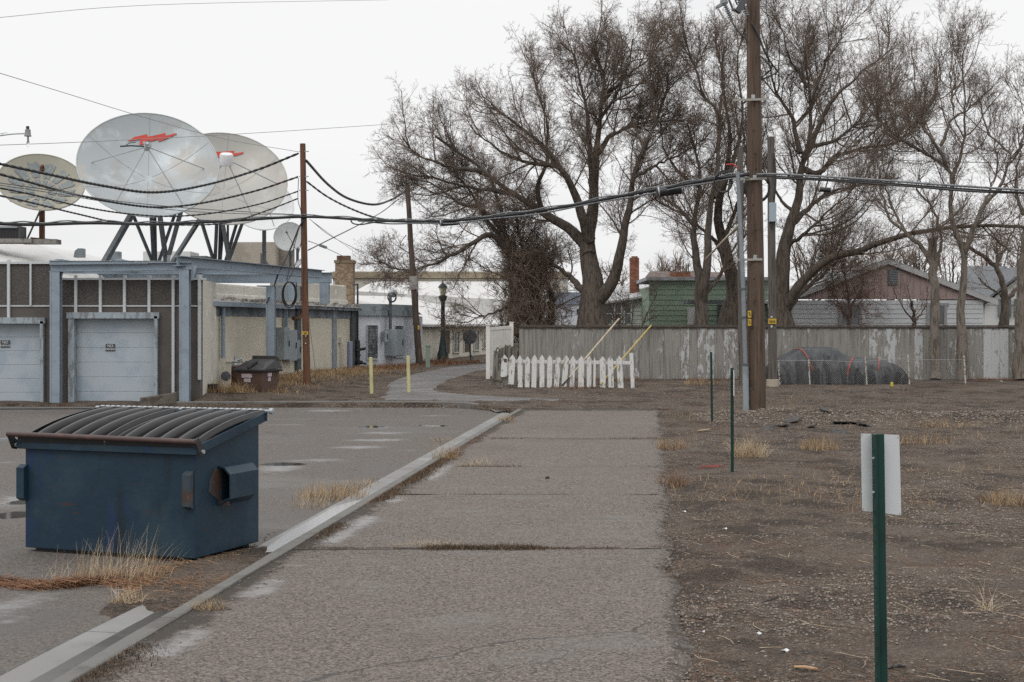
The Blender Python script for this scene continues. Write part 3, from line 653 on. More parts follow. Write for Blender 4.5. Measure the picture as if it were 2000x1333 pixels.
# ---- small pale blue building
S0, S1, S2 = (-5.97, 53.6), (-5.02, 56.9 * 0 + 54.2), (-3.90, 57.5)
t = thing('blue_white_building', 'small pale blue flat-roofed building with two glass block windows behind the yellow posts', 'building', (-5, 55, .4))
q = MB(); q.prism([(*S0, .2), (*S1, .2), (*S2, .2), (-3.9, 62, .2), (-10, 62, .2), (-10, 53.6, .2)], (0, 0, 2.22)); part('wall', q, bluewall, t)
q = MB()
for P0, P1 in ((S0, S1), (S1, S2)):
    a, c_ = Vector((*P0, 2.40)), Vector((*P1, 2.40)); d = c_ - a; n = Vector((d.y, -d.x, 0)).normalized(); q.obox(a + n * .12, d, -n * .2, (0, 0, .20))
    q.obox(a + n * .03 + Vector((0, 0, .205)), d, -n * .2, (0, 0, .24))
part('fascia', q, mat('grey_green_fascia', (.20, .235, .25), [((.12, .14, .15), 3, .5, .62), ((.32, .34, .35), 7, .58, .7, {'stretch': (3, 3, 1)})]), t)
q = MB(); q.add([(*S0, 2.66), (*S1, 2.66), (*S2, 2.66), (-3.9, 62, 2.5), (-8.6, 62, 3.6), (-9.5, 54, 3.35), (-7.2, 54.2, 3.2)], [(0, 1, 2, 3), (0, 3, 4, 6), (6, 4, 5)]); part('roof', q, whitew, t)
def win(Wa, Wb, x0, x1, y0, y1, par, gm, sill=True, fm=None):
    q = MB(); q.panel(Wa, Wb, x0, x1, y0, y1, .012, .01); w_ = part('window', q, gm, par)
    q = MB(); q.panel(Wa, Wb, x0 - .8, x0, y0 - .8, y1, .05, .045); q.panel(Wa, Wb, x1, x1 + .8, y0 - .8, y1, .05, .045); q.panel(Wa, Wb, x0 - .8, x1 + .8, y0 - 1.2, y0, .052, .045); part('frame', q, fm or bluewall, w_)
    if sill: q = MB(); q.panel(Wa, Wb, x0 - 1.5, x1 + 1.5, y1, y1 + 1.6, .09, .085); part('sill', q, fm or bluewall, w_)
    return w_
blk = MB()
def gblock(Wa, Wb, x0, x1, y0, y1, nx_, ny_, par):
    w_ = win(Wa, Wb, x0, x1, y0, y1, par, blockgl); q = MB()
    for i in range(1, ny_): yy = y0 + (y1 - y0) * i / ny_; q.panel(Wa, Wb, x0, x1, yy - .15, yy + .15, .03, .02)
    for i in range(1, nx_): xx = x0 + (x1 - x0) * i / nx_; q.panel(Wa, Wb, xx - .12, xx + .12, y0, y1, .028, .02)
    part('mortar', q, mat('block_mortar', (.16, .17, .17)), w_)
gblock(S0, S1, 716.5, 737, 636, 701, 4, 12, t); gblock(S1, S2, 769.5, 787, 637, 697, 4, 12, t)
me = textmesh('2', .22); o = link('lettering', me, signbk, t); p = wallpt(806.5, 631, S1, S2, .02); o.location = p - root_loc(t); o.rotation_euler = (R(90), 0, math.atan2(S2[1] - S1[1], S2[0] - S1[0]))
def sw_cab(Wa, Wb, x0, x1, y0, y1, off, lab, th=None):
    p = wallpt((x0 + x1) / 2, y1, Wa, Wb, off); r = thing('electrical_cabinet', lab, 'cabinet', p)
    q = MB(); q.panel(Wa, Wb, x0, x1, y0, y1, off, off - .01); part('housing', q, greybox, r, bevel=.01)
    a = wallpt(x0 + (x1 - x0) * .7, (y0 + y1) / 2, Wa, Wb, off + .02); q = MB(); q.bar(a - Vector((0, 0, .1)), a + Vector((0, 0, .1)), .03, .03); part('handle', q, blackm, r)
sw_cab(S1, S2, 751, 768, 644, 695, .5, 'big grey electrical cabinet on the pale blue wall between two glass block windows')
sw_cab(S0, S1, 744.5, 752, 647, 668, .3, 'small grey meter box at the left of the big cabinet on the pale blue wall')
r = thing('service_mast', 'grey conduit mast with weather head rising over the pale blue building roof', 'service mast', wallpt(753, 640, S1, S2, .2))
q = MB(); q.tube([wallpt(753, 646, S1, S2, .2), wallpt(753, 578, S1, S2, .2)], .06, 10); part('mast', q, darksteel, r); q = MB(); q.tube(smoothpath([wallpt(753, 578, S1, S2, .2), wallpt(753.5, 573, S1, S2, .2), wallpt(757, 571.5, S1, S2, .2), wallpt(760, 574, S1, S2, .2)]), [.07 + .004 * i for i in range(25)], 10); part('weather_head', q, galvm, r, smooth=True)
r = thing('gas_manifold', 'black gas pipe and valves standing at the left corner of the pale blue building', 'pipe', (-5.93, 53.0, .45))
xg, yg = (698.5 - 1000) * 53.0 / F, 53.0
q = MB(); q.tube([(xg, yg, .4), (xg, yg, zat(556, 53))], .035, 8); q.tube([(xg, yg, zat(556, 53)), (xg - .25, yg + .6, zat(556, 53))], .035, 8); part('pipe', q, blackm, r)
q = MB(); q.tube([(xg, yg, zat(712, yg)), (xg, yg, zat(666, yg))], [.09, .1, ][0:1] * 2, 8)
for py, wx in ((666, .1), (676, .12), (684, .14), (694, .1), (707, .16), (711, .12)): q.lathe([(.06, -.05), (wx, -.04), (wx, .04), (.06, .05)], (xg + random.uniform(-.04, .04), yg, zat(py, yg)), 10)
q.tube([(xg, yg, zat(684, yg)), (xg + .3, yg, zat(681, yg))], .05, 8); q.tube([(xg - .12, yg, zat(708, yg)), (xg + .33, yg, zat(711, yg))], .04, 8); q.lathe([(.1, -.08), (.12, 0), (.1, .08)], (xg - .1, yg, zat(703, yg)), 10, (0, 1, 0))
part('valve', q, blackm, r)

# ---- far cream building with windows along the alley
W0, W1 = (-4.13, 62.0), (.2, 91.0)
t = thing('long_cream_building', 'long cream building with narrow windows and a low white roof behind the green lamp post', 'building', (-3, 70, .45))
q = MB(); q.prism([(*W0, .2), (*W1, .2), (W1[0] - 8, W1[1], .2), (W0[0] - 2, W0[1], .2)], (0, 0, 1.92)); part('wall', q, creamfar, t)
q = MB(); q.add([(W0[0] + .25, W0[1] - .3, 2.06), (W1[0] + .4, W1[1] + 0, 2.14), (W1[0] - 6, 97, 4.0), (-9.5, 66, 3.5), (W0[0] - .9, W0[1] - .3, 2.25)], [(0, 1, 2, 3, 4)]); q.add([(v[0], v[1], v[2] - .1) for v in q.v], [(0, 1, 2, 3, 4)])
a, c_ = Vector((W0[0] + .25, W0[1] - .3, 1.98)), Vector((W1[0] + .4, W1[1], 2.06)); q.obox(a, c_ - a, (-.2, .02, 0), (0, 0, .1)); part('roof', q, whitew, t)
for x0, x1, y0, y1, k in ((863, 877, 646, 691, 1), (885, 895.5, 647.5, 688, 0), (905.5, 918, 645, 688, 1), (925, 934, 646, 684, 0), (943, 950, 646, 680, 0), (960, 966, 646, 676, 0)):
    w_ = win(W0, W1, x0, x1, y0, y1, t, boardm if k else glassm, sill=not k, fm=creamfar)
    if not k: q = MB(); ym = y0 + (y1 - y0) * .6; q.panel(W0, W1, x0, x1, ym - .4, ym + .4, .03, .02); q.panel(W0, W1, (x0 + x1) / 2 - .2, (x0 + x1) / 2 + .2, y0, y1, .028, .02); part('glazing_bar', q, foamw, w_)
q = MB(); q.panel(W0, W1, 819, 842, 642, 643.2, .05, .045); part('ledge', q, creamfar, t)
# long white-roofed warehouse far behind
t = thing('warehouse', 'long pale warehouse with brown roof band behind the cream buildings and the bare trees', 'building', (-8, 100, .4))
q = MB(); Yw = 100; q.box(((650 - 1000 + 1110 - 1000) / 2 * Yw / F - .0, Yw + 8, (zat(545, Yw) + .4) / 2), ((1110 - 650) * Yw / F, 16, zat(545, Yw) - .4)); part('wall', q, mat('pale_metal_wall', (.50, .475, .42), [((.44, .41, .35), .3, .45, .6), ((.6, .59, .56), 1.2, .56, .66)], rough=.8), t)
q = MB(); q.box(((650 - 1000 + 1112 - 1000) / 2 * Yw / F, Yw + 8, zat(538, Yw)), ((1112 - 650) * Yw / F + .3, 16.4, .44)); part('roof_band', q, brownfas, t)
q = MB(); q.box(((650 - 1000 + 1112 - 1000) / 2 * Yw / F, Yw + 8, zat(531, Yw)), ((1112 - 650) * Yw / F, 16, .08)); part('roof', q, mat('pale_roof', (.6, .58, .53)), t)
q = MB(); x0, x1 = (700 - 1000) * 90 / F, (1080 - 1000) * 90 / F
q.add([(x0, 88, 4.2), (x1, 94, 3.6), (x1, 99.9, zat(550, 100)), (x0, 99.9, zat(550, 100))], [(0, 1, 2, 3)]); q.add([(x0, 88, .4), (x1, 94, .4), (x1, 94, 3.6), (x0, 88, 4.2)], [(0, 1, 2, 3)]); part('lean_to', q, whitew, t)

# ---- rooftop things
def rbox(name, x0, x1, y0, y1, Y, dep, m, lab, cat, extra=None, bevel=.02):
    x = ((x0 + x1) / 2 - 1000) * Y / F; c = Vector((x, Y, zat(y1, Y))); r = thing(name, lab, cat, c)
    q = MB(); q.box((x, Y + dep / 2, (zat(y0, Y) + zat(y1, Y)) / 2), ((x1 - x0) * Y / F, dep, zat(y0, Y) - zat(y1, Y))); part('housing', q, m, r, bevel=bevel)
    if extra: extra(r, x, c, Y)
    return r
def louv(r, x, c, Y):
    q = MB()
    for i in range(14): q.box((x - .28 + i * .045, Y - .012, c.z + .17), (.015, .02, .26))
    part('louvre', q, blackm, r)
    q = MB(); q.box((x, Y + .25, c.z + .345), (.66, .7, .03)); part('top', q, greybox, r)
rbox('rooftop_cooler', -12, 41, 442, 467, 43, .5, mat('cooler_dark', (.06, .06, .06), rough=.5), 'dark louvred cooler unit on the white roof under the tan dish', 'cooling unit', louv)
q = MB(); q.box(((20 - 1000) * 43 / F, 43.2, zat(471, 43)), (1.4, .8, .12)); q.box(((75 - 1000) * 43 / F, 43.2, zat(472, 43)), (1.1, .5, .14)); single('roof_curb', q, mat('curb_wood', (.22, .21, .19), [((.12, .11, .1), 5, .5, .6)]), 'low grey timber curbs under the cooler and the tan dish on the white roof', 'curb', ((40 - 1000) * 43 / F, 43, zat(472, 43)))
def vent(px, py, Y, lab):
    p = Vector(((px - 1000) * Y / F, Y, zat(py, Y))); q = MB(); q.prism([(p.x - .16, Y, p.z), (p.x + .14, Y, p.z), (p.x + .14, Y, p.z + .28), (p.x - .02, Y, p.z + .28), (p.x - .12, Y, p.z + .2)], (0, .3, 0)); single('roof_vent', q, greybox, lab, 'vent', p, bevel=.015)
vent(153, 503, 44, 'small grey hooded roof vent on the white roof left of the dish legs'); vent(224, 509, 44, 'small grey hooded roof vent beside the front dish leg')
rbox('rooftop_unit', 279, 372, 491, 512, 54, 1.5, mat('pale_unit', (.5, .51, .5), rough=.6), 'pale rooftop duct unit behind the legs of the front dish', 'rooftop unit')
rbox('rooftop_unit', 372, 404, 500, 512, 54, 1.5, mat('dark_unit', (.09, .095, .095), rough=.6), 'low dark rooftop unit between the legs of the two big dishes', 'rooftop unit')
def pent(r, x, c, Y):
    q = MB(); x1 = (537 - 1000) * Y / F; q.prism([((509 - 1000) * Y / F, Y - .02, c.z), (x1 - .05, Y - .02, c.z), ((509 - 1000) * Y / F, Y - .02, c.z + .72)], (0, .012, 0)); part('dark_opening', q, darksteel, r)
    q = MB(); q.box(((500 - 1000) * Y / F, Y - .02, c.z + .3), (.2, .012, .12)); part('label_plate', q, mat('pinkish', (.4, .33, .3)), r)
    q = MB(); q.tube([((463 - 1000) * Y / F, Y - .1, c.z + .1), ((463 - 1000) * Y / F, Y - .1, c.z + .3), ((474 - 1000) * Y / F, Y - .1, c.z + .3), ((474 - 1000) * Y / F, Y - .1, c.z + .1)], .02, 6); part('pipe', q, blackm, r)
    me = textmesh('C-5', .13); o = link('lettering', me, signwh, r); o.location = ((487 - 1000) * Y / F - x, -.015, zat(478.5, Y) - c.z); o.rotation_euler = (R(90), 0, 0)
rbox('rooftop_air_handler', 441, 539, 473, 530, 55.5, 1.6, tanm, 'large tan rooftop air handler box behind the second big dish', 'rooftop unit', pent)
rbox('rooftop_unit', 539.5, 559, 476, 532, 56.2, 2.2, mat('tan_side', (.20, .175, .15), [((.15, .13, .11), 3, .5, .6, {'stretch': (1, 1, 4)})]), 'darker ribbed unit at the right end of the tan air handler', 'rooftop unit')

# ================================================================= satellite dishes
dishm = mat('dish_aluminium', (.33, .36, .37), [((.30, .285, .26), .55, .45, .62, {'op': .8}), ((.44, .48, .50), 1.2, .52, .68, {'op': .75}), ((.46, .38, .28), .7, .60, .70, {'op': .5}), ((.30, .34, .36), 5, .58, .7, {'op': .4})], rough=.42, metal=.25)
dishm2 = mat('dish_aluminium_warm', (.34, .335, .31), [((.32, .30, .27), .5, .45, .62, {'op': .8}), ((.43, .42, .40), 1.3, .52, .68, {'op': .6}), ((.47, .38, .34), .6, .58, .70, {'op': .5}), ((.33, .34, .33), 5, .58, .7, {'op': .4})], rough=.45, metal=.2)
golddish = mat('dish_tan', (.27, .255, .205), [((.33, .315, .26), 1.2, .5, .65)], rough=.6)
dishback = mat('dish_back', (.30, .31, .31), rough=.6)
seamm = mat('dish_seam', (.30, .31, .31), rough=.5)
whited = mat('white_dish', (.60, .61, .61), [((.52, .53, .53), 1.5, .5, .65)], rough=.5)
redm = mat('red_mark', (.52, .045, .025), [((.42, .04, .025), 2, .5, .65)], rough=.5)
def dish_frame(px, py, Y, aspect, tilt):
    c = at(px, py, Y); d = (c - Vector((0, 0, H))).normalized(); r = d.cross(Vector((0, 0, 1))).normalized(); u = r.cross(d)
    s = (u * math.cos(tilt) + r * math.sin(tilt)); co = aspect; si = math.sqrt(1 - co * co)
    n = (-d * co + s * si).normalized(); v = (u * math.cos(tilt) + r * math.sin(tilt)); v = (v - n * v.dot(n)).normalized(); h = v.cross(n).normalized()
    return c, n, h, v       # rim centre, axis, right (as seen), up
def dish(px, py, Y, rad_px, aspect, tilt, m, lab, D_R=.33, seams=(), name='satellite_dish', rings=24, seg_=96):
    c, n, h, v = dish_frame(px, py, Y, aspect, tilt); Rr = rad_px * (c.y) / F; D = D_R * Rr; vx = c - n * D
    if h.x < 0: h = -h
    t = thing(name, lab, 'satellite dish', vx)
    def P(x, y, off=0.): r2 = (x * x + y * y) / Rr ** 2; return vx + h * x + v * y + n * (D * r2 + off)
    V_ = []; Fc = []
    for side in (0, 1):
        for i in range(rings + 1):
            rr = Rr * max(i, .02) / rings
            for j in range(seg_): a = 2 * math.pi * j / seg_; V_.append(P(rr * math.cos(a), rr * math.sin(a), -.035 * side))
    q = MB(); L_ = (rings + 1) * seg_
    for side in (0, 1):
        for i in range(rings):
            for j in range(seg_): a = side * L_ + i * seg_ + j; b_ = side * L_ + i * seg_ + (j + 1) % seg_; Fc.append((a, b_, b_ + seg_, a + seg_))
    for j in range(seg_): j2 = (j + 1) % seg_; Fc.append((rings * seg_ + j, rings * seg_ + j2, L_ + rings * seg_ + j2, L_ + rings * seg_ + j))
    q.add(V_, Fc); part('reflector', q, m, t, smooth='auto')
    q = MB(); q.tube([P(Rr * 1.004 * math.cos(a), Rr * 1.004 * math.sin(a), -.012) for a in np.linspace(0, 2 * math.pi, 73)], .022, 6, cap=False); part('rim', q, m, t, smooth=True)
    for a in seams:
        a = R(a); q = MB(); q.tube([P(s_ * Rr * math.cos(a), s_ * Rr * math.sin(a), .002) for s_ in np.linspace(.06, .985, 14)], .007, 4); part('seam', q, seamm, t)
    return t, P, Rr, D, vx, n, h, v
def bolt_mark(t, P, Rr, pts, m=redm):
    """flat red lightning mark following the reflector: fine grid clipped to the outline"""
    n = len(pts); inside = lambda x, y: sum(((pts[i][1] > y) != (pts[(i + 1) % n][1] > y)) and (x < (pts[(i + 1) % n][0] - pts[i][0]) * (y - pts[i][1]) / (pts[(i + 1) % n][1] - pts[i][1]) + pts[i][0]) for i in range(n)) % 2
    import bmesh
    bm_ = bmesh.new(); vs_ = [bm_.verts.new((x, y, 0)) for x, y in pts]; f = bm_.faces.new(vs_); bmesh.ops.triangulate(bm_, faces=[f])
    for _ in range(4):
        le = [e for e in bm_.edges if e.calc_length() > .12]
        if not le: break
        bmesh.ops.subdivide_edges(bm_, edges=le, cuts=1); bmesh.ops.triangulate(bm_, faces=bm_.faces[:])
    o0 = root_loc(t)
    for v_ in bm_.verts: v_.co = P(v_.co.x, v_.co.y, .035) - o0
    me = bpy.data.meshes.new('lightning_mark'); bm_.to_mesh(me); bm_.free(); link('lightning_mark', me, m, t)
def struts(t, P, Rr, feed, angs, fr=.86, rad=.016, m=galvm):
    for a in angs: a = R(a); q = MB(); q.tube([P(fr * Rr * math.cos(a), fr * Rr * math.sin(a), .0), feed], rad, 6); part('feed_strut', q, m, t)
def legs(t, lst, m=darksteel, w=.10):
    for x0, y0, Ya, x1, y1, Yb, k in lst: q = MB(); q.bar(at(x0, y0, Ya), at(x1, y1, Yb), w * k, w * k); part('leg', q, m, t)
def backrib(t, P, Rr, D, vx, n, h, v):
    q = MB()
    for a in range(0, 360, 45):
        a = R(a); q.tube([P(s_ * Rr * math.cos(a), s_ * Rr * math.sin(a), -.08) for s_ in np.linspace(.1, .95, 6)], .03, 5)
    q.lathe([(.35, 0), (.35, -.25), (.15, -.4)], vx - n * .04, 16, tuple(n)); part('back_frame', q, dishback, t)

def inv(P, px, py, Rr):
    """dish coordinates seen at a photo pixel (solve by iteration)"""
    x = y = 0.
    for _ in range(80):
        p = P(x, y); e = Vector((1000 + F * p.x / p.y, HY - F * (p.z - H) / p.y)); dx = px - e[0]; dy = e[1] - py
        x += dx * p.y / F * .8; y += dy * p.y / F * 1.0
    return x, y
# big dish in front
t, P, Rr, D, vx, n, h, v = dish(290, 320, 42.0, 134, .745, 0.03, dishm, 'largest satellite dish, mottled silver metal with a full red lightning mark', seams=(90, 150, 210, 270, 330, 30)); backrib(t, P, Rr, D, vx, n, h, v)
Z = lambda x, y: (200 + x * .09, 240 + y * .09)
bp_ = [Z(*p) for p in ((545, 415), (700, 325), (970, 262), (965, 322), (1365, 238), (1360, 300), (1610, 238), (1600, 270), (1210, 432), (1210, 375), (1050, 420), (1000, 400), (860, 500), (803, 498), (830, 378), (620, 412))]
bolt_mark(t, P, Rr, [inv(P, x, y, Rr) for x, y in bp_])
fd = at(287, 287, 42) ; fd = vx + n * 1.40 - h * .06
q = MB(); q.lathe([(.04, -.12), (.09, -.10), (.095, 0), (.055, .05), (.045, .16)], fd, 14, tuple(n)); q.box(fd + n * .07 + h * .06, (.11, .10, .13)); q.box(fd + n * .16 - h * .07, (.08, .07, .08)); part('feed_horn', q, galvm, t)
q = MB(); q.tube([fd, fd - h * .45, fd - h * .75 - v * .05], .022, 6); q.tube([fd - h * .62 - v * .03, fd - h * .5 + v * .10, fd - h * .32 + v * .14], .012, 6); part('cable', q, blackm, t)
struts(t, P, Rr, fd, (252 - 15, 288 + 20, 5, 175), fr=.80)
legs(t, [(258, 418, 42.6, 203, 514, 41.2, 1.5), (259, 418, 42.6, 298, 512, 43, .8), (294, 400, 43.6, 300, 512, 43, 1.0), (302, 400, 43.6, 304, 512, 43.2, .9), (310, 405, 43.6, 325, 514, 42.6, 1.3), (345, 408, 43.2, 310, 512, 43, .9), (357, 400, 43.2, 330, 498, 42.6, 1.0)])
q = MB(); q.tube([at(330, 498, 42.6), at(328, 514, 42.6)], .05, 8); q.box(at(301, 513, 43), (.9, .6, .08)); q.box(at(203, 516, 41.2), (.5, .4, .1)); part('base_plate', q, galvm, t)
# second big dish
t, P, Rr, D, vx, n, h, v = dish(439, 347, 47.0, 120.5, .73, 0.09, dishm2, 'big warm silver satellite dish with a white drum feed, partly behind the largest dish', seams=(90, 145, 215, 270, 325, 35)); backrib(t, P, Rr, D, vx, n, h, v)
Z2 = lambda x, y: (x * .315, 200 + y * .315)
bp2 = [Z2(*p) for p in ((1335, 335), (1335, 312), (1450, 305), (1448, 322), (1512, 312), (1505, 322), (1455, 337), (1420, 330), (1375, 342), (1340, 345))]
bolt_mark(t, P, Rr, [inv(P, x, y, Rr) for x, y in bp2])
fd = vx + n * 1.55
q = MB(); q.lathe([(.05, -.22), (.20, -.2), (.22, -.18), (.22, .14), (.19, .18), (.02, .19)], fd, 20, tuple((n * .4 + Vector((0, -.1, 1)) * .9).normalized())); part('feed_drum', q, whited, t, smooth='auto')
struts(t, P, Rr, fd, (232, 305, 5, 175), fr=.85, rad=.02)
legs(t, [(396, 420, 47.6, 336, 514, 45.5, 1.2), (391, 425, 47.6, 418, 512, 48, .9), (424, 420, 48.6, 420, 512, 48, 1.1), (431, 420, 48.6, 428, 512, 48.2, .9), (437, 430, 48.6, 430, 512, 48.3, .8), (463, 434, 48.2, 440, 512, 48, .9), (474, 434, 48.2, 446, 512, 48, 1.0), (432, 420, 48.6, 448, 512, 47.2, 1.2), (445, 424, 48.6, 445, 505, 48, .8)])
q = MB(); q.box(at(432, 513, 48), (1.0, .6, .08)); q.box(at(336, 515, 45.5), (.4, .4, .08)); part('base_plate', q, galvm, t)
# tan dish far left with dark wedges
t, P, Rr, D, vx, n, h, v = dish(81, 355, 43.5, 81, .665, 0.05, golddish, 'tan satellite dish with dark blue-grey wedge stains on a single pole'); backrib(t, P, Rr, D, vx, n, h, v)
stain = mat('dish_stain', (.13, .16, .175), [((.24, .25, .22), 9, .48, .6, {'stretch': (4, 4, .6)})], rough=.5)
q = MB()
for k in range(12):
    a0, a1 = R(k * 30 + 6), R(k * 30 + 25)
    for r0, r1 in ((.17, .36), (.43, .78)):
        b_ = len(q.v)
        for i in range(6):
            s_ = r0 + (r1 - r0) * i / 5
            for j in range(5):
                a = a0 + (a1 - a0) * j / 4; w_ = 1 + .05 * math.sin(j * 2.3 + k * 1.7) + .03 * math.sin(k * 5. + i); q.v.append(tuple(P(Rr * s_ * w_ * math.cos(a), Rr * s_ * w_ * math.sin(a), .022)))
        for i in range(5):
            for j in range(4): a = b_ + i * 5 + j; q.f.append((a, a + 1, a + 6, a + 5))
part('stain', q, stain, t)
fd = vx + n * .92; q = MB(); q.lathe([(.03, -.1), (.07, -.08), (.07, .05), (.04, .16)], fd, 12, tuple(n)); q.box(fd + n * .05, (.1, .1, .12)); part('feed_horn', q, rustm, t)
struts(t, P, Rr, fd, (200, 320, 90), fr=.8, rad=.009)
legs(t, [(82, 395, 44.1, 82, 470, 44.1, 1.4)], rustm); legs(t, [(80, 408, 43.9, 52, 470, 43.4, .4)], blackm)
q = MB(); q.bar(at(60, 467, 43.6), at(105, 471, 43.6), .1, .1); part('base_plate', q, rustm, t)
# white dish behind
t, P, Rr, D, vx, n, h, v = dish(513, 400, 52.0, 60, .80, .1, whited, 'white satellite dish on a plain grey post, behind the second big dish'); fd = vx + n * 1.0
q = MB(); q.lathe([(.05, -.1), (.08, .1)], fd, 12, tuple(n)); part('feed_horn', q, galvm, t); struts(t, P, Rr, fd, (300, 180), rad=.015); backrib(t, P, Rr, D, vx, n, h, v); legs(t, [(516, 440, 52.4, 516, 532, 52.4, 1.3)])
# small white round dish
t, P, Rr, D, vx, n, h, v = dish(564, 462, 50.0, 29, .93, -.5, whited, 'small round pale satellite dish just left of the rust-brown utility pole', D_R=.2); legs(t, [(567, 470, 50.5, 567, 526, 50.5, .7), (581, 480, 50.9, 581, 526, 50.9, .9)]); q = MB(); q.tube([P(0, -Rr * .9), vx + n * .5], .012, 5); q.lathe([(.03, -.04), (.04, .05)], vx + n * .5, 8, tuple(n)); part('feed_arm', q, darksteel, t)
# tiny dish on roof edge
t, P, Rr, D, vx, n, h, v = dish(583, 514, 50.5, 9, .4, -.9, whited, 'tiny satellite dish on the roof edge behind the rust-brown utility pole', D_R=.2, rings=6, seg_=24); legs(t, [(580, 514, 50.7, 578, 527, 50.7, .3)])
# ================================================================= dumpster
dumpm = mat('dumpster_blue', (.011, .030, .050), [((.017, .040, .062), 1.2, .45, .62), ((.032, .052, .066), 2.2, .54, .68, {'op': .5}), ((.008, .014, .02), 1.1, .54, .68, {'stretch': (2.5, 2.5, .3), 'op': .6}), ((.012, .03, .075), 3.0, .60, .66, {'stretch': (1.6, 1.6, .5), 'op': .8}), ((.06, .03, .02), 3.2, .64, .70, {'stretch': (.7, .7, 5), 'op': .7}), ((.04, .07, .09), 40, .62, .75, {'op': .3}), ((.012, .022, .03), 6, .62, .72, {'stretch': (1, 1, .35), 'op': .5})], rough=.5, spec=.3, bump=((3, .012), (160, .0008)))
lidm = mat('black_plastic_lid', (.010, .010, .011), [((.03, .03, .031), 5, .55, .72, {'op': .5})], rough=.27, spec=.32, bump=((200, .0005),))
rustbar = mat('rusty_brown_bar', (.055, .03, .026), [((.10, .045, .03), 6, .5, .65), ((.03, .02, .018), 14, .58, .7)], rough=.55)
rustbig = mat('rusty_blue', (.03, .045, .06), [((.05, .026, .017), 7, .42, .55, {'stretch': (1, 1, .5)}), ((.11, .05, .025), 18, .6, .7)], rough=.8)
def gl(px, py, z): g = G(px, py, z); return Vector((g.x, g.y, z))
zB = LZ + .035
dA, dB, dC = gl(381, 1092, zB), gl(57, 1070, zB), gl(507, 1058, zB)
ex = (dB - dA); WL = 1.82; ex.normalize(); ey = Vector((-ex.y, ex.x, 0)); ey = ey if ey.dot(dC - dA) > 0 else -ey; DL = 1.06
zF, zR = .93, 1.14      # world height of rim, front and rear
t = thing('dumpster', 'dark blue steel dumpster with two ribbed black lids and rusty front bar', 'dumpster', dA - Vector((0, 0, .035)))
def D(u, v, z): return dA + ex * u + ey * v + Vector((0, 0, z - dA.z))
q = MB(); P = [(0, 0, zF - .02), (WL, 0, zF - .02), (WL, DL, zR - .02), (0, DL, zR - .02)]
q.add([D(0, 0, zB), D(WL, 0, zB), D(WL, DL, zB), D(0, DL, zB)] + [D(*p) for p in P], [(3, 2, 1, 0), (0, 1, 5, 4), (1, 2, 6, 5), (2, 3, 7, 6), (3, 0, 4, 7), (4, 5, 6, 7)])
part('body', q, dumpm, t, bevel=.006)
q = MB()     # rim channel
def rimseg(u0, v0, z0, u1, v1, z1, w_=.06, h_=.085): q.bar(D(u0, v0, z0), D(u1, v1, z1), w_, h_)
rimseg(-.045, -.02, zF - .045, WL + .045, -.02, zF - .045); rimseg(-.03, -.05, zF - .045, -.03, DL + .03, zR - .03); rimseg(WL + .03, -.05, zF - .045, WL + .03, DL + .03, zR - .03); rimseg(-.06, DL + .03, zR - .03, WL + .06, DL + .03, zR - .03)
part('rim', q, dumpm, t, bevel=.005)
q = MB(); q.obox(D(.07, .06, LZ - .01), ex * (WL - .14), ey * .1, (0, 0, .05)); part('skid', q, blackm, t); q = MB(); q.obox(D(.07, DL - .16, LZ - .01), ex * (WL - .14), ey * .1, (0, 0, .05)); part('skid', q, blackm, t)
# side pocket on the near right side (facing -ex)
def S(v, o, z): return D(-o, v, z)
zp0, zp1 = .40, .70
q = MB(); k_ = [(.28, 0), (.28, .0)]
pr = [(0, zp0 - .05), (.08, zp0), (.13, zp0 + .02), (.13, zp1 - .06), (.07, zp1), (0, zp1 + .012)]
v0, v1 = .36, .90; th = .012
outer = [S(v0, o, z) for o, z in pr]; outer2 = [S(v1 - (.06 if o > .05 else 0), o, z) for o, z in pr]; n_ = len(pr)
inn = [S(v0, max(0, o - th), z + (th if z < .5 else -th)) for o, z in pr]; inn2 = [S(v1 - .08, max(0, o - th), z + (th if z < .5 else -th)) for o, z in pr]
q.add(outer + outer2 + inn + inn2, [(i, i + 1, n_ + i + 1, n_ + i) for i in range(n_ - 1)] + [(2 * n_ + i, 3 * n_ + i, 3 * n_ + i + 1, 2 * n_ + i + 1) for i in range(n_ - 1)] + [(i, 2 * n_ + i, 2 * n_ + i + 1, i + 1) for i in range(n_ - 1)] + [tuple(range(n_, 2 * n_))])
pk = part('fork_pocket', q, dumpm, t)
q = MB(); q.add([S(.20, .004, .50), S(.37, .004, .40), S(.42, .004, .36), S(.42, .004, .72), S(.37, .004, .68), S(.30, .004, .70), S(.22, .004, .6)], [tuple(range(7))]); part('rust_patch', q, rustbig, t, label='rusty worn patch in front of the fork pocket')
q = MB(); q.obox(S(.37, .0, .36), ex * -.10, ey * .02, (0, 0, .04)); part('pocket_lip', q, rustbig, pk)
def gusset(u, front=True):
    q = MB(); q.prism([D(u, -.002, .36), D(u, -.06, .39), D(u, -.06, .67), D(u, -.002, .70)], ex * .085 * (1 if u < 1 else 1)); part('corner_bracket', q, rustbig if u < 1 else dumpm, t, bevel=.004, label='rusty corner bracket' if u < 1 else None)
gusset(.012); gusset(WL - .03)
q = MB(); q.obox(D(WL, .1, .38), ex * .05, ey * .3, (0, 0, .3)); part('fork_pocket', q, dumpm, t)
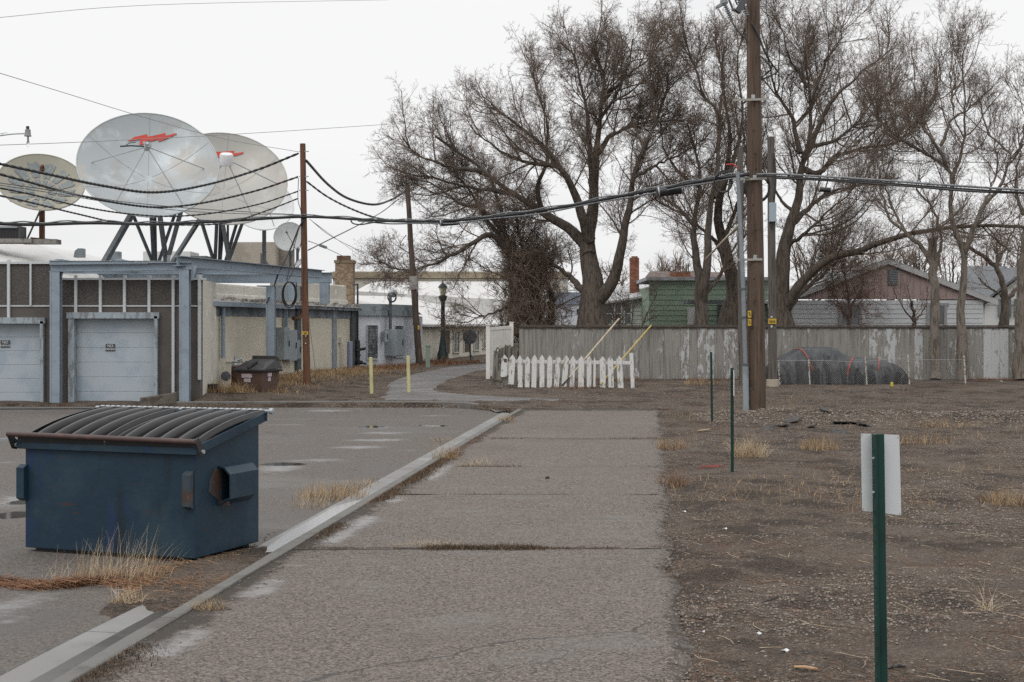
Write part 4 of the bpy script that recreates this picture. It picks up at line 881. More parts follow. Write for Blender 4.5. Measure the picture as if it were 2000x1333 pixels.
# bar across the front and its brackets
zb_ = zF + .035
q = MB(); q.tube([D(-.075, -.085, zb_ - .005), D(WL + .13, -.085, zb_ + .012)], .024, 12); part('front_bar', q, rustbar, t, smooth='auto')
for u in (-.075, WL + .11):
    q = MB(); q.prism([D(u, -.11, zb_ + .012), D(u, -.06, zb_ + .03), D(u, .03, zF - .03), D(u, .02, zF - .10), D(u, -.04, zF - .09)], ex * .012); br = part('bar_bracket', q, blackm, t)
    q = MB(); q.lathe([(.018, -.012), (.018, .012)], D(u - .005, .0, zF - .06), 12, tuple(ex)); part('bolt', q, galvm, br)
q = MB(); q.tube([D(-.09, DL + .075, zR + .02), D(WL + .08, DL + .075, zR + .02)], .013, 8); q.lathe([(.012, -.02), (.03, -.018), (.03, .018), (.012, .02)], D(-.095, DL + .075, zR + .02), 12, tuple(ex))
for i in range(30): q.lathe([(.013, -.022), (.021, -.02), (.021, .02), (.013, .022)], D(.02 + i * .062, DL + .075, zR + .02), 8, tuple(ex))
part('hinge_rod', q, galvm, t, smooth='auto')
# two arched, ribbed lids
def lid(u0, u1):
    q = MB(); nu, nv = 121, 26; nr = 5
    for side in (0, 1):
        for j in range(nv + 1):
            s_ = j / nv; v_ = -.045 + (DL + .10) * s_
            base = (zF + .012) + (zR - zF + .02) * s_ + .058 * math.sin(math.pi * s_ ** .8) ** .8
            for i in range(nu):
                a = i / (nu - 1); u = u0 + (u1 - u0) * a; ph = (a * nr * 1.0 + .12) % 1.0
                # broad raised rib, narrow dark channel
                rb = max(0., math.sin(math.pi * min(1., ph / .52))) ** .55
                e = float(ss(0, .08, s_)) * float(ss(0, .03, 1 - s_)); edge = min(a, 1 - a)
                h_ = base - .062 * (1 - rb) * e - (.03 * (1 - float(ss(0, .03, edge))) if True else 0)
                q.v.append(tuple(D(u, v_, h_ - .006 * side)))
    L_ = nu * (nv + 1)
    for side in (0, 1):
        for j in range(nv):
            for i in range(nu - 1): a = side * L_ + j * nu + i; q.f.append((a, a + 1, a + nu + 1, a + nu))
    for i in range(nu - 1):
        for r_ in (0, nv): a = r_ * nu + i; q.f.append((a, a + 1, L_ + a + 1, L_ + a))
    for j in range(nv):
        for c_ in (0, nu - 1): a = j * nu + c_; q.f.append((a, a + nu, L_ + a + nu, L_ + a))
    part('lid', q, lidm, t, smooth='auto')
    q = MB(); q.bar(D(u0 + .01, -.052, zF + .0), D(u1 - .01, -.052, zF + .0), .008, .05); part('lid_lip', q, lidm, t)
lid(-.05, WL / 2 - .003); lid(WL / 2 + .003, WL + .05)
# closed ends under the lids
for u in (-.02, WL + .01):
    q = MB()
    top = [D(u, -.03 + (DL + .06) * s_, (zF + .0) + (zR - zF + .02) * s_ + .048 * math.sin(math.pi * s_ ** .8) ** .8) for s_ in np.linspace(0, 1, 14)]
    q.prism([D(u, -.03, zF - .06)] + top + [D(u, DL + .03, zR - .06)], ex * .01); part('lid_end', q, lidm, t)

# ---- brown refuse container by the cream wall
brn = mat('brown_plastic', (.10, .062, .046), [((.055, .034, .027), 3, .5, .65), ((.11, .08, .065), 9, .6, .72, {'op': .5})], rough=.6); paperm = mat('paper_label', (.55, .47, .50), [((.35, .28, .32), 60, .5, .6)])
g = at(502, 767, 39.5); s_ = g.y / F
t = thing('refuse_container', 'brown plastic refuse container with sloped black lid and pink-white stickers on the weedy bank', 'bin', g)
rz = R(-24); cs_, sn_ = math.cos(rz), math.sin(rz)
def Lc(x, y, z): return g + Vector((x * cs_ - y * sn_, x * sn_ + y * cs_, z))
def frus(q, x0, x1, y0, y1, z0, X0, X1, Y0, Y1, z1): q.hexa([Lc(x0, y0, z0), Lc(x1, y0, z0), Lc(x1, y1, z0), Lc(x0, y1, z0), Lc(X0, Y0, z1), Lc(X1, Y0, z1), Lc(X1, Y1, z1), Lc(X0, Y1, z1)])
q = MB(); frus(q, -.42, .36, -.30, .42, -.08, -.47, .44, -.37, .47, .60); part('body', q, brn, t, bevel=.03)
q = MB(); frus(q, -.52, .50, -.44, .52, .585, -.53, .51, -.45, .53, .64)
q.hexa([Lc(-.53, -.45, .64), Lc(.51, -.45, .64), Lc(.50, .53, .66), Lc(-.52, .53, .66), Lc(-.34, -.10, .84), Lc(.34, -.10, .84), Lc(.40, .42, .96), Lc(-.36, .42, .96)])
q.hexa([Lc(-.38, .30, .9), Lc(.42, .30, .9), Lc(.44, .50, .88), Lc(-.4, .50, .88), Lc(-.38, .32, 1.02), Lc(.42, .32, 1.02), Lc(.42, .46, .98), Lc(-.38, .46, .98)])
l_ = part('lid', q, mat('worn_black_lid', (.028, .027, .028), [((.09, .085, .08), 7, .58, .72, {'op': .6})], rough=.5), t, bevel=.015)
q = MB(); q.bar(Lc(-.02, -.40, .69), Lc(.08, -.12, .87), .10, .03); part('lid_rib', q, blackm, l_)
for x0, x1, z0, z1 in ((-.25, .08, .42, .53), (-.18, .03, .30, .40)):
    q = MB(); yy = -.37 + .02 + .0; q.hexa([Lc(x0, -.352 - .06 * z / .68 - o, z) if True else None for o, z in ((0, z0),)] * 0 or [Lc(x0, -.345 - .075 * z0, z0), Lc(x1, -.345 - .075 * z0, z0), Lc(x1, -.30, z0), Lc(x0, -.30, z0), Lc(x0, -.345 - .075 * z1 + .0, z1), Lc(x1, -.345 - .075 * z1, z1), Lc(x1, -.30, z1), Lc(x0, -.30, z1)]); part('sticker', q, paperm, t)
for y0, y1, z0, z1 in ((-.12, .08, .45, .55), (-.08, .04, .32, .43)):
    q = MB(); q.hexa([Lc(.3, y0, z0), Lc(.395 + .08 * z0, y0, z0), Lc(.395 + .08 * z0, y1, z0), Lc(.3, y1, z0), Lc(.3, y0, z1), Lc(.395 + .08 * z1, y0, z1), Lc(.395 + .08 * z1, y1, z1), Lc(.3, y1, z1)]); part('sticker', q, paperm, t)
# retaining wall
q = MB(); a = G(286, 796, LZ); zt0 = .16
P0, P1 = Vector((a.x, 36.15, 0)), Vector((-8.35, 37.0, 0)); d_ = P1 - P0; n_ = Vector((d_.y, -d_.x, 0)).normalized()
q.hexa([P0 + Vector((0, 0, -.3)), P1 + Vector((0, 0, -.3)), P1 - n_ * .18 + Vector((0, 0, -.3)), P0 - n_ * .18 + Vector((0, 0, -.3)), P0 + Vector((0, 0, zt0)), P1 + Vector((0, 0, .31)), P1 - n_ * .18 + Vector((0, 0, .31)), P0 - n_ * .18 + Vector((0, 0, zt0))])
single('retaining_wall', q, mat('mossy_concrete', (.13, .115, .095), [((.075, .06, .045), 4, .48, .6), ((.2, .18, .15), 9, .58, .7)]), 'low sloping concrete retaining wall between garage driveway and weedy bank', 'wall', P0, bevel=.01)
# soil bank filling behind it
q = MB(); nX, nY = 30, 26
for j in range(nY + 1):
    for i in range(nX + 1):
        x = -9.42 + 5.9 * i / nX; y = 36.2 + 4.0 * j / nY; lw = P0.y + (x - P0.x) * d_.y / d_.x if x < P1.x else 36.66
        z = .04 + .16 * float(ss(36.5, 38.4, y)) * (1 - float(ss(-8.6, -5.2, x))) + .03 * float(ss(36.5, 38.0, y)) + (float(fbm(x, y, 2.5, 9)) - .5) * .08
        if y < lw + .10: z = -.3
        if x > -4.2 or j == nY: z = -.2
        q.v.append((x, y, z))
for j in range(nY):
    for i in range(nX): a = j * (nX + 1) + i; q.f.append((a, a + 1, a + nX + 2, a + nX + 1))
struct('bank', q, dirtm, smooth=True)
def bankz(x, y): return max(gz(x, y), .04 + .16 * float(ss(36.5, 38.4, y)) * (1 - float(ss(-8.6, -5.2, x))) + .03 * float(ss(36.5, 38.0, y))) if x < -4.2 and 36.6 < y < 40 else gz(x, y)

# ================================================================= utility poles
polebr = mat('brown_pole_wood', (.085, .057, .04), [((.055, .032, .022), 5, .48, .62, {'stretch': (4, 4, .25)}), ((.17, .12, .085), 3, .56, .7, {'stretch': (5, 5, .12)}), ((.045, .03, .022), 1.6, .62, .7), ((.19, .15, .115), .5, .55, .7, {'op': .5})], rough=.85, bump=((14, .01, 'noise', (4, 4, .2)),))
polegr = mat('grey_pole_wood', (.105, .092, .08), [((.05, .044, .038), 6, .48, .62, {'stretch': (4, 4, .2)}), ((.17, .155, .14), 3, .56, .7, {'stretch': (4, 4, .1)})], rough=.9, bump=((14, .01, 'noise', (4, 4, .2)),))
redpole = mat('rust_brown_pole_wood', (.13, .058, .032), [((.06, .033, .022), 5, .48, .6, {'stretch': (4, 4, .2)}), ((.19, .10, .06), 3, .56, .7, {'stretch': (5, 5, .12)})], rough=.85, bump=((14, .008, 'noise', (4, 4, .2)),))
darkpole = mat('dark_pole_wood', (.075, .05, .038), [((.035, .025, .02), 5, .48, .62, {'stretch': (4, 4, .2)}), ((.14, .11, .09), 3, .56, .7, {'stretch': (4, 4, .15)})], rough=.85)
yelm = mat('yellow_tag', (.48, .31, .03), [((.45, .28, .03), 9, .5, .65)], rough=.5)
def pole(lab, bx, by, tx, ty, wb, wt, m, grp='wooden utility poles', Y=None, Yt=None):
    g = G(bx, by) if Y is None else at(bx, by, Y); g = Vector((g.x, g.y, gz(g.x, g.y) if Y is None else g.z)); T_ = at(tx, ty, Yt or g.y)
    t = thing('utility_pole', lab, 'utility pole', g, grp); q = MB(); n = 40
    pts = [g.lerp(T_, i / n) - Vector((0, 0, .15 if i == 0 else 0)) for i in range(n + 1)]
    pts = [p + Vector(((float(vn(i * .3, wb, .5, 3)) - .5) * .02, 0, 0)) for i, p in enumerate(pts)]
    q.tube(pts, [(wb + (wt - wb) * i / n) / 2 * g.y / F for i in range(n + 1)], 20); part('pole', q, m, t, smooth='auto')
    return t, g, T_
big, gB, TB = pole('tallest utility pole, thick brown wood with knots and a silver conduit on its left', 1478, 812, 1471, -60, 37, 25, polebr)
Yb = gB.y
def ab(px, py, dy=0.): return at(px, py, Yb + dy)
for py in (372 / 2.15, 470 / 2.15 * 0 + 350, 507, 583, 300, 230, 620, 688, 745):   # bolts / knots
    pass
def polebits(par, lst, m, name, w_, h_, dep=.03):
    for px, py in lst:
        q = MB(); p = ab(px, py, -.5 * 30 * Yb / F - .02); q.box(p, (w_ * Yb / F, dep, h_ * Yb / F)); part(name, q, m, par, bevel=.003)
polebits(big, [(1471, 189), (1474, 346), (1475, 502)], galvm, 'bolt_plate', 7, 7)
q = MB()
for px, py, r_ in ((1473, 205, 1.5), (1472, 255, 1.3), (1476, 300, 1.5), (1477, 330, 1.8), (1471, 400, 1.4), (1476, 450, 1.6), (1473, 545, 1.6), (1475, 590, 2.2), (1478, 690, 4), (1477, 700, 2), (1470, 640, 1.5), (1474, 760, 3)):
    p = ab(px, py, -.5 * 31 * Yb / F - .004); q.lathe([(r_ * Yb / F, -.012), (r_ * Yb / F * .9, .004), (r_ * Yb / F * .4, .008)], p, 10, (0, -1, 0))
part('knot', q, mat('dark_knot', (.03, .02, .014), rough=.9), big)
brk = mat('fibreglass_bracket', (.30, .29, .26), rough=.6)
for py in (195, 350, 507):
    q = MB(); q.bar(ab(1433, py + 1, -.20), ab(1498, py - 1, -.20) if py != 507 else ab(1489, py, -.2), .03, .05); br_ = part('standoff_bracket', q, brk, big)
q = MB()
# conduit standing on the left of the pole
q.tube([ab(1457.5, 814, -.14), ab(1456, 712, -.16)], .07, 12); part('conduit_base', q, greybox, big, smooth='auto')
q = MB(); q.tube([ab(1456, 712, -.16), ab(1451, 545, -.2), ab(1441, 336, -.2)], [.052, .050, .046], 12); part('conduit', q, mat('silver_conduit', (.20, .22, .24), [((.24, .26, .28), 3, .5, .65)], rough=.4, metal=.2), big, smooth='auto')
for py in (620, 565, 712): q = MB(); px = 1441 + (py - 336) / 376 * 15; q.lathe([(.075, -.02), (.075, .02)], ab(px, py, -.18), 12); part('coupling', q, darksteel, big)
for px, py in ((1464, 614), (1464, 630)):
    q = MB(); q.box(ab(px, py, -.24), (.075, .012, .15)); yt = part('yellow_tag', q, yelm, big); q = MB()
    for k in range(3): q.box(ab(px - .5 + k * .7, py - 3 + k * 2.5, -.25), (.03, .006, .014))
    part('tag_print', q, blackm, yt)
# insulators and cutout hardware at the top of the frame
ins = mat('grey_insulator', (.22, .24, .25), rough=.35); hw = mat('dark_hardware', (.06, .065, .07), rough=.5)
def insulator(a, b, par, rr=.07, nshed=9):
    a, b = Vector(a), Vector(b); ax = (b - a); L_ = ax.length; pr_ = []
    for i in range(nshed): z = L_ * i / nshed; pr_ += [(rr * .4, z), (rr, z + L_ / nshed * .25), (rr * .4, z + L_ / nshed * .6)]
    q = MB(); q.lathe(pr_, a, 14, tuple(ax.normalized())); part('insulator', q, ins, par, smooth=True)
c_ = thing('fused_cutout', 'grey fused cutout with ribbed insulator hanging left of the tallest pole top', 'cutout', ab(1420, 20, -.3))
insulator(ab(1414, 5, -.3), ab(1430, 40, -.3), c_); q = MB(); q.tube([ab(1402, 16, -.3), ab(1420, 46, -.3)], .02, 8); q.tube([ab(1432, 39, -.3), ab(1420, 46, -.3)], .022, 8); part('fuse_tube', q, brk, c_)
q = MB(); q.prism([ab(1409, -8, -.32), ab(1418, -8, -.32), ab(1423, 5, -.32), ab(1406, 14, -.32), ab(1398, 16, -.32), ab(1399, 11, -.32), ab(1407, 6, -.32)], (0, .12, 0)); part('housing', q, ins, c_, bevel=.01)
c2 = thing('fused_cutout', 'dark fused cutout cluster clamped against the tallest pole top', 'cutout', ab(1448, 15, -.3))
insulator(ab(1452, 8, -.25), ab(1461, 33, -.25), c2, .06, 6); insulator(ab(1440, -12, -.25), ab(1446, 8, -.25), c2, .07, 4); q = MB(); q.bar(ab(1440, 24, -.3), ab(1458, -6, -.3), .16, .14); q.tube([ab(1432, 20, -.3), ab(1420, -10, -.3)], .025, 8); q.tube([ab(1440, 10, -.3), ab(1432, -10, -.3)], .02, 8); q.bar(ab(1429, 19, -.3), ab(1446, 22, -.3), .06, .06); part('clamp', q, hw, c2, bevel=.005)
q = MB(); q.tube([ab(1426, 38, -.3), ab(1442, 62, -.25), ab(1462, 82, -.15)], .02, 8); part('lead_wire', q, hw, c_)
q = MB(); q.tube([ab(1484, 12), ab(1492, 12)], .025, 8); part('pole_bolt', q, galvm, big)
# looping cables right of the pole top
def cable(name, pts, r, m, lab, cat='cable', smoothn=8, grp=None, par=None, sides=6):
    pts = smoothpath(pts, smoothn) if len(pts) > 2 else [Vector(p) for p in pts]
    q = MB(); q.tube(pts, r, sides)
    if par: return part(name, q, m, par, smooth=True)
    return single(name, q, m, lab, cat, pts[0], smooth=True, group=grp)
wireb = mat('black_cable', (.016, .016, .017), rough=.5); wireg = mat('grey_cable', (.16, .17, .18), [((.09, .095, .1), 8, .5, .6)], rough=.4); wirel = mat('pale_wire', (.25, .25, .25), rough=.5)
cable('jumper_cable', [ab(1468, 45, -.18), ab(1482, 70, -.2), ab(1495, 105, -.2), ab(1510, 128, -.1), ab(1518, 140, 0), ab(1510, 146, 0), ab(1482, 158, 0)], .018, wireb, 'thick black jumper cable looping out right of the tallest pole below its hardware')
cable('jumper_cable', [ab(1468, 45, -.15), ab(1484, 78, -.2), ab(1500, 112, -.2), ab(1508, 132, -.1), ab(1496, 144, 0), ab(1480, 160, 0)], .014, wireb, 'inner black jumper cable looping tighter right of the tallest pole')
cable('jumper_cable', [ab(1482, 108, -.1), ab(1497, 122, -.1), ab(1506, 132, 0), ab(1498, 145, 0), ab(1482, 152, 0)], .012, hw, 'thin dark jumper cable starting lower on the right side of the tallest pole')
# ground plate ring of mound at the base
gp, gG, TG = pole('slim grey utility pole with grey box and yellow tag, right behind the tallest pole', 1509, 754, 1506, 268, 17, 14, polegr)
Yg = gG.y
q = MB(); q.box(at(1509, 415, Yg - .22), (13 * Yg / F, .16, 37 * Yg / F)); bx_ = part('equipment_box', q, mat('pale_blue_box', (.30, .36, .40), rough=.5), gp, bevel=.01)
q = MB(); q.box(at(1508.5, 628, Yg - .155), (.25, .015, .16)); yt = part('yellow_tag', q, yelm, gp); q = MB()
for k in range(4): q.box(at(1504 + k * 3, 628 + (k % 2), Yg - .167), (.025, .006, .07))
part('tag_print', q, blackm, yt)
q = MB(); q.lathe([(.19, -.1), (.19, .20), (.17, .21)], gG, 18); part('concrete_collar', q, mat('pale_collar', (.36, .31, .24)), gp)
q = MB(); q.box(at(1507, 619.5, Yg - .16), (.045, .012, .045)); q.box(at(1507, 638, Yg - .16), (.05, .012, .06)); part('nail_plate', q, whited, gp)
cable('riser_cable', [at(1512, 300, Yg - .15), at(1515, 350, Yg - .2), at(1512, 390, Yg - .2)], .03, wireb, '', par=gp); cable('riser_cable', [at(1502, 434, Yg - .2), at(1510, 446, Yg - .25), at(1514, 434, Yg - .2)], .02, wireb, '', par=gp)
p3_, g3, T3 = pole('weathered grey utility pole close left behind the silver conduit', 1449, 752, 1445, 290, 13, 12, polegr)
rb, gR, TR = pole('rust-brown utility pole with yellow tag standing between the dishes and the chimney', 599, 751, 591, 281, 14.5, 11, redpole)
Yr = gR.y
def ar(px, py, dy=0.): return at(px, py, Yr + dy)
q = MB(); q.box(ar(596, 651, -.13), (.17, .015, .10)); yt = part('yellow_tag', q, yelm, rb); q = MB()
for k in range(3): q.box(ar(594 + k * 2, 651 + (k % 2), -.14), (.018, .006, .045))
part('tag_print', q, blackm, yt)
q = MB(); q.box(ar(597, 656.5, -.13), (.03, .012, .03)); q.box(ar(597, 671, -.13), (.03, .012, .03)); part('nail_plate', q, whited, rb)
for py in (296, 345, 372): q = MB(); q.tube([ar(584, py, -.05), ar(603, py, -.05)], .015, 6); part('through_bolt', q, galvm, rb)
dk, gD, TD = pole('leaning dark utility pole with pale sleeve just left of the green lamp post', 819, 714, 795, 364, 13.5, 9, darkpole)
Yd = gD.y
def ad_(px, py, dy=0.): return at(px, py, Yd + dy)
q = MB(); q.tube([ad_(809.5, 566), ad_(807.5, 540)], .165, 14); part('pole_sleeve', q, mat('pale_sleeve', (.27, .255, .24), [((.18, .16, .15), 6, .5, .6)]), dk, smooth='auto')
q = MB(); q.box(ad_(817.5, 640, -.17), (.07, .02, .16)); part('yellow_tag', q, yelm, dk)
q = MB(); q.tube([ad_(812, 560, .1), ad_(821, 714, .1)], .03, 6); q.tube([ad_(815, 520, .1), ad_(817, 640, .1)], .02, 6); part('ground_wire', q, wireg, dk)

# ---- street lamp heads
t = thing('street_lamp', 'grey curved lamp arm with bare glass bulb entering at the upper left edge', 'street lamp', at(-40, 268, 20))
q = MB(); q.tube(smoothpath([at(-60, 282, 20), at(-20, 269, 20), at(20, 262.5, 20), at(49, 261, 20)]), .011, 8); q.tube([at(5, 261, 20), at(5, 264, 20)], .006, 6); q.tube([at(-8, 262.5, 20), at(14, 259.5, 20)], .004, 6); part('arm', q, galvm, t)
q = MB(); q.lathe([(.052, 0), (.050, .01), (.042, .02), (.038, .092), (.024, .10)], at(54.3, 266.5, 20), 20); part('lamp_housing', q, mat('lamp_grey', (.19, .19, .20), rough=.5), t, smooth='auto')
q = MB(); q.lathe([(.022, 0), (.023, .035), (.02, .04)], at(54, 252.5, 20), 14); part('photocell', q, blackm, t)
q = MB(); q.lathe([(.016, 0), (.014, .045)], at(54.6, 272.5, 20), 14); part('socket', q, galvm, t)
q = MB(); q.lathe([(.002, -.105), (.014, -.10), (.022, -.085), (.024, -.068), (.020, -.04), (.013, -.01), (.012, 0)], at(54.8, 272.5, 20), 18); part('bulb', q, mat('clear_glass', (.9, .9, .9), rough=.02, trans=1.0), t, smooth=True)
g = G(865, 708); g.z = gz(g.x, g.y) - .03; k = g.y / F
t = thing('street_lamp', 'dark green cast iron lamp post with small lantern in front of the long cream building', 'street lamp', g); lg = mat('lamp_green', (.025, .045, .042), [((.05, .07, .065), 9, .55, .7)], rough=.5)
hh = lambda py: (708 - py) * k
q = MB(); q.lathe([(.33, 0), (.33, .1), (.26, .14), (.24, hh(690)), (.19, hh(684)), (.15, hh(670)), (.12, hh(664)), (.10, hh(655)), (.085, hh(590)), (.14, hh(586)), (.20, hh(578)), (.12, hh(576))], g, 14); part('post', q, lg, t, smooth='auto')
q = MB(); q.lathe([(.10, hh(577)), (.17, hh(563)), (.17, hh(561))], g, 8); part('lantern', q, mat('lantern_glass', (.55, .50, .38), rough=.2), t)
q = MB(); q.lathe([(.22, hh(562)), (.18, hh(558)), (.07, hh(553)), (.03, hh(552)), (.04, hh(550.5)), (.01, hh(549))], g, 12); part('lantern_cap', q, lg, t)
# ---- yellow bollards
yb = mat('pale_yellow_paint', (.50, .46, .24), [((.42, .38, .2), 3, .5, .64), ((.30, .26, .15), 8, .64, .72)], rough=.6)
for bx, by, tx, ty, lab in ((726, 769, 724, 699, 'pale yellow post on the alley edge, the left one of the pair'), (798.5, 768, 797, 696, 'pale yellow post on the alley, the right one of the pair')):
    g = G(bx, by); g.z = gz(g.x, g.y); T_ = at(tx, ty, g.y); q = MB(); q.tube([g - Vector((0, 0, .1)), T_], .052, 14); q.tube([T_, T_ + Vector((0, 0, .01))], [.052, .03], 14); single('yellow_post', q, yb, lab, 'post', g, smooth='auto', group='pale yellow posts on the alley')
g = G(623, 722); g = Vector((g.x, g.y, gz(g.x, g.y))); q = MB(); q.tube([g - Vector((0, 0, .1)), at(622.5, 674, g.y)], .035, 8); single('red_marker', q, mat('orange_red', (.40, .08, .03), rough=.6), 'thin orange-red marker stake against the far cream wall', 'marker', g)
# ---- round dark plate on a post and green cabinet
g = G(919, 703); g = Vector((g.x, g.y, gz(g.x, g.y))); k = g.y / F; t = thing('picnic_table_lid', 'dark round satellite-like plate on a thin post before the long cream building', 'dish', g); t.name = 'round_dish'
q = MB(); q.tube([g, at(917.5, 665, g.y)], .04, 8); q.tube([at(918, 690, g.y), at(925, 702, g.y)], .02, 6); part('post', q, hw, t); q = MB(); q.lathe([(.01, 0), (.30, .05), (.34, .10), (.32, .11), (.01, .04)], at(916, 659, g.y), 24, (.35, -1, .1)); part('dish_plate', q, mat('slate_blue', (.05, .065, .085), [((.10, .12, .15), 6, .5, .6)], rough=.6), t, smooth='auto'); q = MB(); q.bar(at(921, 657, g.y - .2), at(931, 657, g.y - .3), .12, .2); part('arm', q, hw, t)
g = G(836, 718); g.z = gz(g.x, g.y); k = g.y / F; t = thing('green_cabinet', 'small green telecom pedestal beside the dark leaning pole', 'cabinet', g); q = MB(); q.box((g.x, g.y, g.z + .36), (8.5 * k, .2, .86)); part('housing', q, greenbox, t, bevel=.01); q = MB(); q.box((g.x, g.y, g.z + .82), (9.2 * k, .24, .08)); part('cap', q, greenbox, t, bevel=.01)

# ================================================================= fences
fencem = mat('weathered_fence_boards', (.245, .232, .212), [((.16, .147, .13), 3, .46, .62, {'stretch': (5, 5, .4), 'op': .8}), ((.31, .30, .285), 2.2, .55, .72, {'stretch': (6, 6, .5), 'op': .7}), ((.075, .062, .05), 9, .62, .72, {'stretch': (3, 3, .7), 'op': .7}), ((.42, .43, .43), 4.6, .86, .885, {'attr': 'peel', 'detail': 10, 'stretch': (1.7, 1.7, .6), 'rgh': .72})], attr='shade', rough=.92, bump=((16, .006, 'noise', (5, 5, .3)),))
raildark = mat('old_top_rail', (.075, .06, .05), [((.14, .12, .10), 5, .5, .65, {'stretch': (1, 1, 4)})])
YF = G(1300, 741).y; fA = (px_ := (1014 - 1000)) * YF / F
t = thing('board_fence', 'long weathered grey board fence with peeling white paint behind the gravel lot', 'fence', (14 * YF / F, YF, gz(0.3, YF)))
q = MB(); sh, pl = [], []; x = 14 * YF / F; xe = 991 * YF / F; rr = random.Random(4); i = 0
while x < xe:
    w_ = .262 + rr.random() * .03 - (.11 if rr.random() < .18 else 0); y0 = YF + (i % 2) * .018 + rr.random() * .006; zt = H + (HY - (641 if x < 15.6 else 640)) * YF / F * 1.0 + .0 - rr.random() * .012; z0 = gz(x, YF) - .03 + rr.random() * .05
    tl = (rr.random() - .5) * .006
    q.hexa([(x + .003, y0, z0), (x + w_ - .004, y0, z0), (x + w_ - .004, y0 + .02, z0), (x + .003, y0 + .02, z0), (x + .003 + tl, y0, zt), (x + w_ - .004 + tl, y0, zt), (x + w_ - .004 + tl, y0 + .02, zt), (x + .003 + tl, y0 + .02, zt)])
    px = 1000 + x * F / YF; f_ = (.55 + rr.random() * .62) * (.8 if rr.random() < .2 else 1); wr = 1 + (rr.random() - .4) * .12; sh.append((f_ * wr, f_, f_ * (2 - wr)))
    pl.append(.175 + .10 * float(ss(1180, 1330, px)) + .10 * float(ss(1800, 1900, px)) + (rr.random() - .5) * .24 + (.1 if 1690 < px < 1760 and rr.random() < .5 else 0) - .1 * float(ss(1480, 1540, px)) * float(1 - ss(1700, 1800, px)))
    x += w_; i += 1
o = part('boards', q, fencem, t); me = o.data
ca = me.attributes.new('shade', 'FLOAT_COLOR', 'POINT'); pa = me.attributes.new('peel', 'FLOAT', 'POINT')
for k, v_ in enumerate(me.vertices): pass
ca.data.foreach_set('color', np.repeat(np.array([(*c, 1) for c in sh], np.float32), 8, 0).ravel()); pa.data.foreach_set('value', np.repeat(np.array(pl, np.float32), 8))
q = MB(); zr_ = H + (HY - 636) * YF / F; q.box(((x + fA) / 2, YF + .01, zr_ - .02), (x - fA, .12, .05)); q.box(((x + fA) / 2, YF - .01, zr_ - .075), (x - fA, .02, .05)); part('top_rail', q, raildark, t)
q = MB()
for px in range(1020, 2000, 100): q.box(((px - 1000) * YF / F, YF + .1, .95), (.1, .1, 1.7))
part('back_posts', q, raildark, t)
# return of the fence at far right
# white vinyl fence
vin = mat('white_vinyl', (.66, .64, .60), [((.58, .56, .51), 2, .5, .66)], rough=.5)
a = G(953, 740); YV0 = a.y; V0 = Vector((a.x, a.y, gz(a.x, a.y))); YV1 = YF - .15; V1 = Vector(((999.5 - 1000) * YV1 / F, YV1, gz(0, YV1)))
t = thing('vinyl_fence', 'short white vinyl fence section meeting the left end of the board fence', 'fence', V0)
V1 = Vector((0.0, YF + 1.6, .4)); V1.x = (999 - 1000) * V1.y / F
for P_, yt in ((V0, 636), (V1, 631)):
    q = MB(); zt = H - (yt - HY) * P_.y / F; q.box((P_.x, P_.y, (zt + P_.z - .1) / 2), (.13, .13, zt - P_.z + .1)); po = part('post', q, vin, t, bevel=.008); q = MB(); q.box((P_.x, P_.y, zt + .015), (.16, .16, .03)); part('post_cap', q, vin, po, bevel=.006)
q = MB(); d_ = (V1 - V0); d_.z = 0
for i in range(8): a_, b_ = V0 + d_ * ((i + .02) / 8), V0 + d_ * ((i + .98) / 8); q.hexa([Vector((a_.x, a_.y - .02, .45)), Vector((b_.x, b_.y - .02, .45)), Vector((b_.x, b_.y + .02, .45)), Vector((a_.x, a_.y + .02, .45)), Vector((a_.x, a_.y - .02, 1.92)), Vector((b_.x, b_.y - .02, 1.94)), Vector((b_.x, b_.y + .02, 1.94)), Vector((a_.x, a_.y + .02, 1.92))])
part('panel', q, vin, t)
q = MB(); q.bar(V0 + Vector((0, 0, 1.90 - V0.z)), Vector((V1.x, V1.y, 1.96)), .06, .10); q.bar(V0 + Vector((0, 0, .42 - V0.z)), Vector((V1.x, V1.y, .42)), .06, .14); part('rail', q, vin, t)
# picket fence
pick = mat('peeling_white_picket', (.60, .60, .585), [((.30, .27, .23), 7, .56, .61, {'stretch': (2, 2, .6)}), ((.12, .10, .08), 16, .61, .68, {'stretch': (2, 2, .5), 'op': .8})], rough=.8, bump=((20, .004),))
oldw = mat('grey_broken_wood', (.16, .145, .125), [((.07, .06, .05), 6, .46, .6, {'stretch': (3, 3, .4)}), ((.42, .42, .40), 5, .6, .68)], rough=.9)
gp_ = G(1100, 758); YP = gp_.y; zp = gz(gp_.x, YP)
t = thing('picket_fence', 'leaning run of peeling white pickets standing in front of the grey board fence', 'fence', (-.4, YP, zp))
pks = [(985.5, 983.5, 693, 737, 12), (1001, 998, 693, 751, 11), (1015.5, 1016, 694, 757, 9.5), (1030.5, 1029.5, 696, 757, 9), (1044, 1042.5, 693, 757, 9.5), (1058.5, 1058.5, 693, 757, 9.5), (1074, 1073, 694, 757, 10), (1090.5, 1086.5, 694, 757, 10), (1106, 1101.5, 694, 757, 10.5), (1119.5, 1117, 695, 757, 9), (1135.5, 1134.5, 695, 757, 11), (1150.5, 1150.5, 695, 757, 9), (1161.5, 1161, 698, 756, 4.5), (1177, 1177.5, 696, 757, 11), (1192, 1194, 696, 758, 10.5), (1209.5, 1212.5, 695, 759, 11)]
